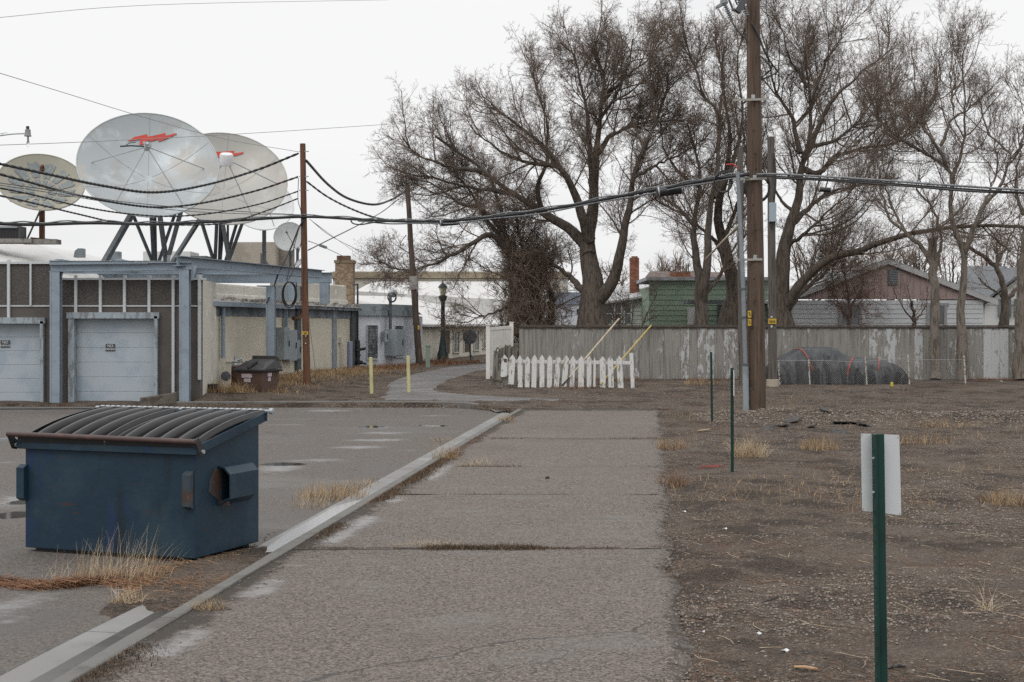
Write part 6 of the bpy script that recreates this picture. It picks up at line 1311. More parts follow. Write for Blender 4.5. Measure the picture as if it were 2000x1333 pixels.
cable('service_wire', [at(793, 460, Yd), at(783, 475, 70), at(772, 510, 66), at(763, 545, 62), at(762, 572, 58)], .018, wireb, 'black wire dropping from the leaning dark pole to the weather head')
for i, (x1, y1, lab) in enumerate(((700, 498, 'thin grey wire fanning down right of the rust-brown pole, highest'), (705, 493, 'thin grey wire fanning down right of the rust-brown pole, middle'), (730, 502, 'thin grey wire fanning down right of the rust-brown pole, lowest'))): cable('thin_wire', [at(604, 428, Yr), at(650, 462 + i, 52), at(x1, y1, 60)], .007, wirel, lab)
q = MB(); a_, b_ = at(625, 479.5, 47.5), at(637, 484, 48); q.bar(a_, b_, .09, .08); single('wire_splice', q, greybox, 'small grey splice box on the wires right of the rust-brown pole', 'splice box', a_, bevel=.01)
cable('thin_wire', [at(602, 471, Yr), at(630, 482, 48), at(690, 510, 56)], .012, wireg, 'thin wire through the small grey splice box')
cable('thin_wire', [at(-60, 40, 24), at(300, 10, 30), at(760, 0, 40)], .005, wirel, 'faint single wire crossing the very top left of the sky'); cable('thin_wire', [at(-60, 286, 24), at(200, 276, 28), at(500, 260, 33), at(760, 243, 38), at(1000, 228, 44)], .006, wirel, 'faint level wire crossing in front of the dishes')
cable('thin_wire', [at(-60, 125, 24), at(120, 180, 29), at(290, 232, 34), at(440, 272, 39), at(583, 297, Yr)], .007, wirel, 'faint wire slanting down over the front dish to the rust-brown pole top')
cable('thin_wire', [at(1500, 303, 60), at(1800, 315, 52), at(2060, 320, 46)], .012, wireg, 'upper thin wire behind the trees at right'); cable('thin_wire', [at(1500, 300, 64), at(1800, 300, 56), at(2060, 301, 50)], .010, wireg, 'highest thin wire behind the trees at right')
# guy line, insulated pale rod
cable('guy_guard', [at(1378, 507, 44), at(1442, 440, 41)], .03, mat('pale_rod', (.5, .46, .38), rough=.6), 'pale slanted rod between the trees left of the silver conduit', 'guy rod')
q = MB(); q.tube([at(603, 620, 43.5), at(616, 722, 44.2)], .012, 6); single('guy_wire', q, mat('guy_cream', (.4, .37, .3)), 'pale thin guy wire slanting right of the rust-brown pole', 'guy wire', at(616, 722, 44.2))
t = thing('line_bracket', 'red-tipped bracket on the weathered grey pole beside the conduit top', 'bracket', at(1425, 322, 38)); q = MB(); q.tube([at(1418, 322, 38), at(1432, 321, 38), at(1441, 330, 38)], .02, 6); part('arm', q, mat('red_arm', (.4, .05, .04)), t)
# ================================================================= bare trees
barkA = mat('bark', (.10, .08, .064), [((.05, .039, .031), 4, .45, .6, {'stretch': (3, 3, .5)}), ((.155, .128, .105), 9, .58, .72, {'stretch': (2, 2, .6)})], rough=.95, bump=((7, .04, 'noise', (2.5, 2.5, .5)),))
barkP = mat('pale_bark', (.17, .145, .12), [((.085, .07, .055), 5, .47, .62, {'stretch': (3, 3, .5)}), ((.25, .22, .19), 8, .58, .72, {'op': .6})], rough=.95, bump=((9, .03, 'noise', (2.5, 2.5, .5)),))
twigA = mat('twigs', (.135, .10, .077), [((.19, .147, .118), 1.2, .48, .62)], rough=.95)
twigR = mat('reddish_twigs', (.15, .095, .072), [((.21, .145, .115), 1.2, .48, .62)], rough=.95)
twigP = mat('pale_twigs', (.16, .13, .105), [((.21, .18, .155), 1.2, .48, .62)], rough=.95)
def nrm(a): return a / np.maximum(np.linalg.norm(a, axis=-1, keepdims=True), 1e-9)
def tubes(P, Rd, sides):
    """P (N,K,3), Rd (N,K) -> verts, quads"""
    N, K, _ = P.shape; T = np.empty_like(P); T[:, 1:-1] = P[:, 2:] - P[:, :-2]; T[:, 0] = P[:, 1] - P[:, 0]; T[:, -1] = P[:, -1] - P[:, -2]; T = nrm(T)
    ref = np.where(np.abs(T[:, :1, 2:3]) < .9, np.array([[[0, 0, 1.]]]), np.array([[[1., 0, 0]]])) + np.zeros_like(P)
    U = nrm(np.cross(T, ref)); W = np.cross(T, U); a = np.arange(sides) * 2 * np.pi / sides
    V = P[:, :, None] + (U[:, :, None] * np.cos(a)[:, None] + W[:, :, None] * np.sin(a)[:, None]) * Rd[:, :, None, None]
    base = (np.arange(N)[:, None, None] * K + np.arange(K - 1)[None, :, None]) * sides; j = np.arange(sides)[None, None]; j2 = (j + 1) % sides
    Fq = np.stack([base + j, base + j2, base + sides + j2, base + sides + j], -1).reshape(-1, 4)
    return V.reshape(-1, 3), Fq
def cones(P, Rd):
    """last-level twigs: P (N,2,3): 3-sided spikes -> verts, tris"""
    N = len(P); T = nrm(P[:, 1] - P[:, 0]); ref = np.where(np.abs(T[:, 2:3]) < .9, np.array([[0, 0, 1.]]), np.array([[1., 0, 0]])); U = nrm(np.cross(T, ref)); W = np.cross(T, U)
    a = np.arange(3) * 2 * np.pi / 3; B = P[:, 0][:, None] + (U[:, None] * np.cos(a)[:, None] + W[:, None] * np.sin(a)[:, None]) * Rd[:, None, None]
    V = np.concatenate([B, P[:, 1][:, None]], 1); b = np.arange(N)[:, None] * 4
    Ft = np.stack([np.concatenate([b, b + 1, b + 3], 1), np.concatenate([b + 1, b + 2, b + 3], 1), np.concatenate([b + 2, b, b + 3], 1)], 1).reshape(-1, 3)
    return V.reshape(-1, 3), Ft
def sprout(rg, P, Rd, dens, l0, l1, ang0, ang1, K=5, wig=.18, up=.12, tmin=.15, rf=.55, rpl=.012, spread=None, lscale=True):
    """children along parent polylines"""
    N, Kp, _ = P.shape; Ls = np.linalg.norm(np.diff(P, axis=1), axis=2).sum(1); cnt = rg.poisson(Ls * dens); idx = np.repeat(np.arange(N), cnt); M = len(idx)
    if M == 0: return None
    t = tmin + (1 - tmin) * rg.random(M) ** .85; s = t * (Kp - 1) * .9999; i0 = s.astype(int); f = (s - i0)[:, None]
    p0 = P[idx, i0] * (1 - f) + P[idx, i0 + 1] * f; tg = nrm(P[idx, i0 + 1] - P[idx, i0]); r = Rd[idx, i0] * (1 - f[:, 0]) + Rd[idx, i0 + 1] * f[:, 0]
    rnd = nrm(rg.normal(size=(M, 3))); perp = nrm(rnd - tg * (rnd * tg).sum(1, keepdims=True)); a = (ang0 + (ang1 - ang0) * rg.random(M))[:, None]
    d = nrm(tg * np.cos(a) + perp * np.sin(a)); ln = l0 + (l1 - l0) * rg.random(M) ** 1.2
    if lscale: ln = ln * (1.12 - .55 * t)
    if spread is not None: d = nrm(d + np.asarray(spread))
    st = (ln / (K - 1))[:, None]; Q = np.empty((M, K, 3)); Q[:, 0] = p0
    for k in range(1, K):
        d = nrm(d + rg.normal(size=(M, 3)) * wig + np.array([0, 0, up])); Q[:, k] = Q[:, k - 1] + d * st
    r0 = np.minimum(r * .7, ln * rpl + .002); tp = np.linspace(1, .35, K)[None]; return Q, r0[:, None] * tp
def limbpoly(pts, Y0, r0, r1, K=26, wob=.05, rg=None):
    W = []
    n = len(pts)
    for i, p in enumerate(pts): W.append(at(p[0], p[1], Y0 + (p[2] if len(p) > 2 else 0)))
    S = smoothpath(W, 8); S = np.array([tuple(v) for v in S]); d = np.r_[0, np.cumsum(np.linalg.norm(np.diff(S, axis=0), axis=1))]; u = np.linspace(0, d[-1], K)
    P = np.stack([np.interp(u, d, S[:, c]) for c in range(3)], -1); nz_ = rg.normal(size=(K, 3)) * wob; nz_[0] = 0; nz_[1:] = (nz_[1:] + nz_[:-1]) / 2; P = P + nz_
    t = np.linspace(0, 1, K); return P, r1 + (r0 - r1) * (1 - t) ** 1.9
def tree(name, lab, cat, limbs, Y0, seed, bark, twig, dens=(1.0, 3.2, 5.5, 9.), lens=((1.0, 3.2), (.5, 1.5), (.25, .7), (.10, .28)), up=.10, trunk_n=1, group='bare trees', tw=1.0, wig=.125, tmin=.25, extra=None, spread=None):
    rg = np.random.default_rng(seed); polys = [limbpoly(l[0], Y0, l[1] * (1 if i == 0 else .86), l[2], rg=rg, wob=.035) for i, l in enumerate(limbs)]
    if name != 'distant_tree': lens = ((lens[0][0], lens[0][1] * 1.3), (lens[1][0], lens[1][1] * 1.12)) + lens[2:]; dens = (dens[0] * 2.2, dens[1] * 2.3, dens[2] * 1.45, dens[3] * 1.2); tw = tw * .92
    base = polys[0][0][0]; loc = Vector(base)
    t = thing(name, lab, cat, loc, group); V, Fq, off = [], [], 0; tv, tf, to = [], [], 0
    for i, (P, r_) in enumerate(polys):
        rr = r_.copy()
        if i == 0: rr = rr * (1 + .22 * np.exp(-np.linspace(0, 1, len(rr)) * 12))
        v, f = tubes(P[None] - base, rr[None], 12); V.append(v); Fq.append(f + off); off += len(v)
    o = link('trunk', npmesh('trunk', np.concatenate(V), np.concatenate(Fq), True), bark, t)
    PL = np.stack([p for p, _ in polys]); RL = np.stack([r_ for _, r_ in polys])
    # thick limbs continue as finer ends
    lv = []; sp = None if spread is None else np.array(spread)
    tm = np.array([l[3] if len(l) > 3 else tmin for l in limbs]); cur = []
    for i in range(len(limbs)):
        c = sprout(rg, PL[i:i + 1], RL[i:i + 1], dens[0], *lens[0], .35, 1.15, K=9, wig=wig, up=up, tmin=tm[i], rpl=.011, spread=sp)
        if c: cur.append(c)
    L1 = (np.concatenate([c[0] for c in cur]), np.concatenate([c[1] for c in cur]))
    # limb ends
    ends = sprout(rg, PL[:, -6:], RL[:, -6:] + .02, 1.6, lens[0][0] * .8, lens[0][1] * .75, .1, .8, K=9, wig=wig, up=up, tmin=.3, rpl=.012)
    if ends: L1 = (np.concatenate([L1[0], ends[0]]), np.concatenate([L1[1], ends[1]]))
    L2 = sprout(rg, *L1, dens[1], *lens[1], .35, 1.0, K=6, wig=wig * 1.1, up=up, tmin=.12, rpl=.007)
    L2b = sprout(rg, PL, RL, dens[1] * .35, *lens[1], .5, 1.3, K=6, wig=wig * 1.3, up=up, tmin=.2, rpl=.007)
    L2 = (np.concatenate([L2[0], L2b[0]]), np.concatenate([L2[1], L2b[1]]))
    L3 = sprout(rg, *L2, dens[2], *lens[2], .5, 1.3, K=4, wig=.24, up=up * .8, tmin=.1, rpl=.006)
    L4 = sprout(rg, *L3, dens[3], *lens[3], .45, 1.3, K=2, wig=.1, up=up, tmin=.1)
    for (P, r_), sd_ in ((L1, 6), (L2, 4), (L3, 3)):
        r_ = np.maximum(r_ * tw, .0035 * tw); v, f = tubes(P - base, r_, sd_); tv.append(v); tf.append(f + to); to += len(v)
    o = link('crown', npmesh('crown', np.concatenate(tv), np.concatenate(tf)), twig, t)
    if len(L4[0]) < 1500: return 0, 0
    v, f = cones(L4[0] - base, np.full(len(L4[0]), .0042 * tw)); link('fine_twigs', npmesh('twigs', v, f), twig, t)
    return len(L3[0]), len(L4[0])
cnt = []
# A: the large old tree behind the fence
A_ = [([(1158, 650, 0), (1157, 600, 0), (1160, 560, 0), (1152, 520, .1), (1150, 470, .2), (1156, 420, .2), (1160, 370, .1), (1165, 290, 0), (1174, 200, -.3), (1180, 150, -.5), (1156, 100, -.6)], .60, .05, .45),
      ([(1150, 500, 0), (1140, 478, .4), (1110, 447, .6), (1075, 425, 1), (1030, 397, 1.3), (985, 368, 1.6), (945, 335, 1.8), (900, 300, 1.8), (850, 268, 1.6)], .34, .05, .2),
      ([(1152, 470, 0), (1138, 425, -.4), (1118, 368, -.8), (1092, 325, -1.2), (1060, 285, -1.6), (1010, 245, -2), (960, 205, -2.4)], .30, .05, .3),
      ([(1156, 600, 0), (1178, 575, -.3), (1200, 540, -.6), (1212, 480, -.9), (1228, 405, -1.2), (1238, 345, -1.4), (1262, 280, -1.6), (1292, 215, -1.8), (1304, 140, -2)], .36, .05, .3),
      ([(1158, 395, 0), (1152, 300, .5), (1148, 235, .7), (1136, 170, 1), (1120, 110, 1.4), (1095, 85, 1.6)], .22, .035, .3),
      ([(1168, 300, 0), (1190, 268, .6), (1225, 250, 1), (1262, 238, 1.4), (1310, 222, 1.8)], .16, .03, .2),
      ([(1150, 580, 0), (1128, 555, .5), (1102, 532, 1), (1072, 512, 1.4), (1040, 492, 1.8)], .24, .05, .2),
      ([(1060, 415, 1), (1050, 370, .6), (1066, 320, .2), (1070, 250, 0), (1050, 190, 0), (1040, 140, 0)], .14, .03, .2),
      ([(940, 335, 1.8), (905, 330, 1.4), (860, 320, 1), (810, 300, .6), (785, 270, .4)], .12, .03, .1),
      ([(1000, 378, 1.6), (950, 372, 2), (900, 362, 2.2), (850, 350, 2.3), (800, 340, 2.3)], .14, .03, .1),
      ([(1240, 345, -1.4), (1290, 320, -1.5), (1330, 300, -1.6)], .12, .03, .2),
      ([(1175, 200, -.3), (1215, 160, -.2), (1262, 120, 0), (1290, 85, .2)], .12, .025, .2),
      ([(1090, 325, -1.2), (1040, 320, -1.6), (990, 300, -2.2), (930, 262, -2.6)], .13, .03, .2),
      ([(1165, 245, .2), (1200, 190, -.6), (1225, 130, -1.0), (1235, 75, -1.2)], .11, .025, .2)]
cnt.append(tree('large_bare_tree', 'largest bare tree, wide dark trunk and great leftward limbs behind the pickets', 'tree', A_, 58.5, 11, barkA, twigA, dens=(1.5, 2.9, 5.6, 8), lens=((1.1, 3.0), (.5, 1.4), (.25, .65), (.12, .30)), up=.07, tw=1.25))
# B: the shaggy brown tree left of it
B_ = [([(1012, 655, 0), (1014, 600, 0), (1008, 550, 0), (1000, 500, 0), (985, 455, .2), (975, 400, .5), (960, 350, .8)], .55, .06, .15),
      ([(1040, 650, .3), (1045, 590, .3), (1040, 530, .3), (1020, 480, .5), (1010, 430, .6)], .40, .06, .1),
      ([(1070, 650, .5), (1078, 600, .5), (1070, 545, .5), (1060, 500, .5)], .30, .05, .1),
      ([(1000, 500, 0), (960, 458, -.6), (915, 480, -1), (860, 512, -1.6), (822, 524, -2), (785, 528, -2.2), (740, 515, -2.4)], .20, .03, .15),
      ([(990, 600, -.3), (965, 610, -.8), (935, 622, -1.2), (900, 632, -1.5)], .08, .02, .1),
      ([(985, 450, 0), (940, 410, -.5), (890, 392, -.8), (850, 360, -1), (800, 350, -1)], .17, .03, .1),
      ([(985, 470, .3), (950, 430, .8), (915, 370, 1), (880, 330, 1.2)], .15, .03, .2)]
cnt.append(tree('shaggy_bare_tree', 'shaggy brown tree thick with hanging twigs, just left of the largest tree', 'tree', B_, 60.5, 12, barkA, twigA, dens=(2.3, 3.4, 6, 7), lens=((.7, 2.2), (.4, 1.2), (.22, .6), (.12, .28)), up=.02, tw=1.3, tmin=.1))
C_ = [([(1370, 655, 0), (1368, 600, 0), (1366, 549, 0), (1357, 495, 0), (1355, 442, .1), (1366, 365, .2), (1360, 300, .2), (1340, 240, .2)], .30, .04, .3),
      ([(1372, 590, 0), (1378, 545, -.3), (1385, 442, -.5), (1392, 386, -.6), (1403, 310, -.8), (1404, 225, -1), (1376, 190, -1), (1350, 116, -1.2), (1335, 70, -1.2)], .24, .04, .3),
      ([(1373, 572, 0), (1400, 550, .3), (1425, 500, .7), (1445, 470, .9), (1470, 455, 1)], .13, .03, .2),
      ([(1355, 440, 0), (1330, 410, .4), (1300, 390, .8), (1270, 375, 1)], .12, .03, .1),
      ([(1392, 386, -.6), (1420, 340, 0), (1440, 290, .4), (1450, 220, .6), (1440, 120, .6), (1455, 60, .6)], .16, .03, .2),
      ([(1404, 225, -1), (1412, 150, -1.2), (1400, 90, -1.4)], .09, .02, .1),
      ([(1366, 365, .2), (1330, 340, .6), (1300, 300, 1), (1290, 240, 1)], .11, .025, .1)]
cnt.append(tree('forked_bare_tree', 'slim forked bare tree growing right in front of the green house', 'tree', C_, 56.5, 13, barkA, twigA, dens=(1.5, 2.6, 5, 7.5), lens=((.9, 2.6), (.45, 1.3), (.25, .6), (.12, .28)), up=.11, tw=1.2))
C2 = [([(1424, 655, 0), (1428, 610, 0), (1437, 575, 0), (1425, 520, .1), (1412, 470, .2), (1402, 409, .3), (1420, 330, .5), (1425, 250, .6), (1410, 150, .6), (1415, 90, .6)], .42, .04, .3),
      ([(1425, 520, 0), (1395, 470, .6), (1340, 425, 1.2), (1300, 398, 1.6)], .17, .03, .2),
      ([(1412, 470, .2), (1440, 400, -.3), (1462, 340, -.5), (1450, 250, -.6)], .13, .03, .2)]
cnt.append(tree('thick_leaning_tree', 'thick crooked bare tree between the forked tree and the silver conduit', 'tree', C2, 58.5, 14, barkA, twigA, dens=(1.5, 2.6, 5, 7), lens=((.8, 2.4), (.45, 1.2), (.25, .6), (.12, .28)), up=.09, tw=1.2))
D_ = [([(1530, 655, 0), (1526, 618, 0), (1522, 575, 0), (1530, 500, 0), (1542, 440, 0), (1558, 390, 0), (1565, 325, 0), (1577, 290, 0), (1584, 215, 0), (1576, 150, 0), (1572, 95, 0)], .48, .04, .4),
      ([(1532, 610, 0), (1548, 575, -.4), (1585, 530, -.9), (1624, 504, -1.3), (1690, 488, -1.8), (1746, 465, -2.2), (1835, 448, -2.7), (1920, 440, -3), (2010, 446, -3)], .27, .06, .2),
      ([(1540, 600, 0), (1570, 565, .5), (1600, 545, .9), (1622, 520, 1.3), (1650, 500, 1.6)], .20, .04, .2),
      ([(1566, 330, 0), (1598, 340, .6), (1630, 308, 1), (1690, 288, 1.4), (1750, 278, 1.7), (1800, 235, 2)], .17, .03, .2),
      ([(1570, 310, 0), (1600, 246, -.5), (1624, 200, -.8), (1678, 145, -1.2), (1740, 98, -1.5)], .18, .03, .2),
      ([(1563, 300, 0), (1548, 235, .5), (1515, 175, .9), (1502, 120, 1.1), (1496, 80, 1.2)], .15, .03, .2),
      ([(1545, 440, 0), (1575, 410, .8), (1615, 380, 1.4), (1680, 360, 2), (1740, 350, 2.4)], .17, .03, .15),
      ([(1582, 215, 0), (1610, 130, .4), (1640, 80, .6), (1648, 50, .7)], .12, .025, .2),
      ([(1535, 480, 0), (1570, 460, -.8), (1610, 420, -1.4), (1640, 395, -1.8), (1660, 380, -2)], .12, .03, .2),
      ([(1576, 290, 0), (1640, 270, .4), (1690, 220, .8), (1720, 165, 1)], .12, .025, .2),
      ([(1578, 170, 0), (1540, 110, -.4), (1532, 70, -.6), (1524, 45, -.6)], .10, .02, .2),
      ([(1550, 420, 0), (1518, 380, .6), (1490, 330, 1), (1478, 280, 1.1)], .10, .02, .2)]
cnt.append(tree('broad_bare_tree', 'broad dark bare tree right of the slim grey pole, limbs arching over the gabled house', 'tree', D_, 57.5, 15, barkA, twigA, dens=(1.5, 2.7, 5.2, 7.5), lens=((1.0, 2.9), (.5, 1.4), (.25, .65), (.12, .3)), up=.10, tw=1.2))
# E, F, G: pale trunks in front of the fence
E_ = [([(1827, 741, 0), (1826, 660, 0), (1825, 570, 0), (1820, 500, 0), (1822, 468, 0)], .165, .14, .75),
      ([(1822, 520, 0), (1800, 485, .2), (1770, 455, .4), (1740, 430, .5), (1722, 375, .6), (1716, 330, .6)], .11, .03, .2),
      ([(1824, 530, 0), (1838, 490, .3), (1838, 458, .4), (1815, 400, .5), (1790, 372, .5)], .08, .03, .3),
      ([(1770, 455, .4), (1740, 400, .7), (1730, 350, .8), (1745, 300, .8)], .06, .02, .1)]
Y_E = YF - .45
cnt.append(tree('pruned_bare_tree', 'pale slim tree with sawn-off top before the fence, left of the tall pale tree', 'tree', E_, Y_E, 16, barkP, twigA, dens=(1.6, 2.6, 5, 6), lens=((.6, 1.9), (.35, 1.0), (.2, .5), (.1, .25)), up=.10, tw=1.0))
F_ = [([(1880, 741, 0), (1879, 640, 0), (1880, 560, 0), (1880, 495, 0), (1862, 440, 0), (1856, 385, 0), (1861, 345, 0), (1838, 318, 0), (1776, 282, .3), (1718, 235, .6), (1685, 150, .8)], .18, .03, .5),
      ([(1882, 500, 0), (1900, 450, -.3), (1922, 405, -.5), (1950, 368, -.7), (1976, 310, -.9), (1955, 283, -.9), (1922, 250, -1), (1915, 200, -1)], .12, .025, .3),
      ([(1850, 330, 0), (1833, 288, -.3), (1798, 240, -.5), (1788, 170, -.6), (1782, 90, -.6)], .085, .02, .1),
      ([(1838, 285, -.2), (1862, 233, -.4), (1896, 208, -.5), (1940, 170, -.6)], .07, .02, .1),
      ([(1976, 310, -.9), (1996, 275, -1), (2006, 200, -1), (2000, 150, -1)], .07, .02, .1),
      ([(1858, 350, 0), (1880, 290, .4), (1885, 210, .6), (1880, 130, .6), (1890, 70, .6)], .07, .02, .1),
      ([(1862, 215, -.4), (1856, 150, -.4), (1862, 90, -.4)], .05, .015, .1),
      ([(1725, 240, .6), (1690, 270, .9), (1650, 285, 1.1)], .05, .015, .1),
      ([(1800, 240, -.5), (1830, 170, 0), (1838, 100, .2)], .05, .015, .1),
      ([(1795, 295, .2), (1750, 260, -.4), (1738, 190, -.7), (1745, 130, -.8)], .06, .015, .1),
      ([(1922, 400, -.5), (1948, 330, -.1), (1940, 260, .2)], .05, .015, .1)]
cnt.append(tree('tall_pale_tree', 'tall pale bare tree before the fence, just right of the sawn-off one', 'tree', F_, Y_E + .05, 17, barkP, twigA, dens=(1.9, 2.9, 5.2, 6.5), lens=((.7, 2.0), (.4, 1.1), (.2, .5), (.1, .26)), up=.14, tw=1.05))
G_ = [([(1993, 741, 0), (1991, 640, 0), (1994, 560, 0), (1998, 480, 0), (2010, 400, 0), (2030, 330, 0)], .20, .08, .5),
      ([(2000, 420, 0), (1985, 360, .3), (1992, 300, .5), (1985, 250, .6)], .08, .02, .1)]
cnt.append(tree('edge_bare_tree', 'pale bare trunk at the right frame edge in front of the fence', 'tree', G_, Y_E, 18, barkP, twigA, dens=(1.4, 2.4, 5, 6), lens=((.6, 1.8), (.35, 1.0), (.2, .5), (.1, .25)), up=.1, tw=1.0))
H_ = [([(1958, 655, 0), (1962, 600, 0), (1958, 548, 0), (1938, 515, 0), (1905, 490, 0), (1882, 476, 0)], .24, .08, .5), ([(1960, 590, 0), (1990, 560, .5), (2010, 530, .8), (2040, 500, 1)], .15, .04, .2), ([(1945, 520, 0), (1965, 480, .3), (1985, 440, .5)], .10, .03, .2), ([(1960, 580, 0), (1930, 560, -.3), (1912, 545, -.5)], .08, .03, .2)]
cnt.append(tree('bent_bare_tree', 'dark bent bare tree with arching trunk behind the fence near the white house', 'tree', H_, 62, 19, barkA, twigR, dens=(2.0, 2.6, 5, 5), lens=((.6, 1.9), (.4, 1.1), (.22, .5), (.1, .25)), up=.05, tw=1.2))
# smaller growth
S1_ = [([(1655, 655, 0), (1660, 600, 0), (1652, 555, 0), (1645, 520, 0)], .09, .03, .1), ([(1660, 600, 0), (1680, 570, .3), (1690, 530, .5)], .05, .02, .1), ([(1656, 620, 0), (1632, 585, .2), (1618, 560, .3)], .05, .02, .1)]
cnt.append(tree('twiggy_shrub', 'reddish brown twiggy shrub against the left window of the gabled house', 'shrub', S1_, 59, 20, barkA, twigR, dens=(4.5, 3.5, 6, 6), lens=((.5, 1.5), (.3, .9), (.2, .45), (.1, .22)), up=.02, tw=1.0, group=None))
S2_ = [([(1785, 655, 0), (1785, 615, 0), (1780, 590, 0)], .12, .06, .3), ([(1785, 632, 0), (1808, 600, .2), (1812, 560, .3)], .05, .015, .1), ([(1785, 630, 0), (1762, 598, -.2), (1748, 570, -.3), (1740, 545, -.3)], .05, .015, .1), ([(1784, 610, 0), (1775, 570, .2), (1778, 540, .2)], .03, .01, .1)]
cnt.append(tree('stump_sapling', 'small dark stump sprouting thin shoots before the gabled house wall', 'shrub', S2_, 59.5, 21, barkA, twigA, dens=(1.6, 2.0, 3, 3), lens=((.4, 1.2), (.3, .7), (.2, .4), (.1, .2)), up=.15, tw=1.1, group=None))
S3_ = [([(1205, 655, 0), (1215, 615, 0), (1228, 580, 0)], .05, .02, .1), ([(1235, 655, 0), (1232, 610, .2), (1205, 570, .3)], .04, .015, .1), ([(1250, 655, 0), (1262, 615, 0), (1280, 580, 0)], .04, .015, .1), ([(1222, 655, 0), (1200, 620, .2), (1188, 590, .3)], .035, .015, .1)]
cnt.append(tree('bare_lilac_bush', 'thin arching bare bush in front of the small white cottage', 'shrub', S3_, 62, 22, barkP, twigA, dens=(2.6, 2.4, 4, 4), lens=((.5, 1.4), (.3, .8), (.2, .4), (.1, .2)), up=.02, tw=1.1, group=None))
twigS = mat('soft_brown_twigs', (.20, .148, .115), [((.26, .20, .16), 1.2, .48, .62)], rough=.95)
# shaggy brown mass at the base of tree B: dense upright shoots
rg = np.random.default_rng(77); N = 1150; x0 = 1034 + np.clip(rg.normal(size=N) * 30, -62, 62); yy = rg.uniform(0, 2.2, N); h_ = rg.uniform(.6, 1.6, N)
sx = (x0 - 1000) / F * 61.; base_ = np.stack([sx, 59.6 + yy, rg.uniform(.6, 5.2, N)], -1); base_[:, 0] = (x0 - 1000) / F * 61. * np.where(base_[:, 2] > 3.4, .8, 1) + np.where(base_[:, 2] > 3.4, .1, 0)
PB = np.empty((N, 5, 3)); PB[:, 0] = base_; d = nrm(np.stack([rg.normal(size=N) * .35, rg.normal(size=N) * .3, rg.uniform(.2, 1, N) * np.sign(rg.random(N) - .3)], -1))
for k in range(1, 5): d = nrm(d + rg.normal(size=(N, 3)) * .22); PB[:, k] = PB[:, k - 1] + d * (h_ / 4)[:, None]
Q1 = sprout(rg, PB, np.full((N, 5), .012), 5, .2, .6, .3, 1.1, K=4, wig=.2, up=0)
Q2 = sprout(rg, *Q1, 8, .12, .3, .3, 1.1, K=2, wig=.1, up=0)
shag = bpy.data.objects['shaggy_bare_tree']; o0 = np.array(shag.location)
v1, f1 = tubes(PB - o0, np.full((N, 5), .010), 3); v2, f2 = tubes(Q1[0] - o0, np.full(Q1[1].shape, .006), 3)
link('shoots', npmesh('shoots', np.concatenate([v1, v2]), np.concatenate([f1, f2 + len(v1)])), twigS, shag)
v, f = cones(Q2[0] - o0, np.full(len(Q2[0]), .005)); link('fine_shoots', npmesh('fine_shoots', v, f), twigS, shag)
# far line of trees beyond the houses
def fartree(px, Y, hpy, seed, wpx, lab):
    rg_ = random.Random(seed); ls = [([(px, 650, 0), (px + rg_.uniform(-5, 5), (650 + hpy) / 2, 0), (px + rg_.uniform(-8, 8), hpy + 12, 0)], .28, .05, .25)]
    for k in range(5): s_ = rg_.uniform(-1, 1); y0 = 650 - (650 - hpy) * rg_.uniform(.25, .5); ls.append(([(px, y0, 0), (px + s_ * wpx * .3, y0 - 20, rg_.uniform(-1, 1)), (px + s_ * wpx * .5, hpy + rg_.uniform(8, 30), rg_.uniform(-2, 2))], .14, .04, .15))
    tree('distant_tree', lab, 'tree', ls, Y, seed, barkA, twigA, dens=(1.2, 1.8, 2.6, 2.5), lens=((1.2, 3.2), (.8, 1.8), (.5, 1.1), (.3, .6)), up=.08, tw=2.6, group='distant bare trees')
fl = 'distant bare tree beyond the '
fartree(1745, 115, 488, 31, 90, fl + 'gabled house, right of its peak'); fartree(1800, 120, 482, 32, 90, fl + 'gabled house, over its right roof slope'); fartree(1860, 112, 495, 33, 80, fl + 'low house with the broad dark roof, left side'); fartree(1925, 125, 478, 34, 100, fl + 'low house with the broad dark roof, right side'); fartree(1985, 118, 470, 35, 90, fl + 'white gabled house at the far right')
fartree(1655, 118, 500, 36, 90, fl + 'gabled house, over its left roof slope'); fartree(1300, 130, 520, 37, 90, fl + 'cottage and the brick chimneys'); fartree(1200, 135, 530, 38, 80, fl + 'white outbuilding, right of the largest trunk'); fartree(1450, 125, 500, 39, 100, fl + 'green house, behind the tallest pole')
fartree(1340, 128, 505, 40, 90, fl + 'green house roof, left of the forked tree'); fartree(1590, 122, 492, 41, 90, fl + 'gabled house, far left behind the broad tree')

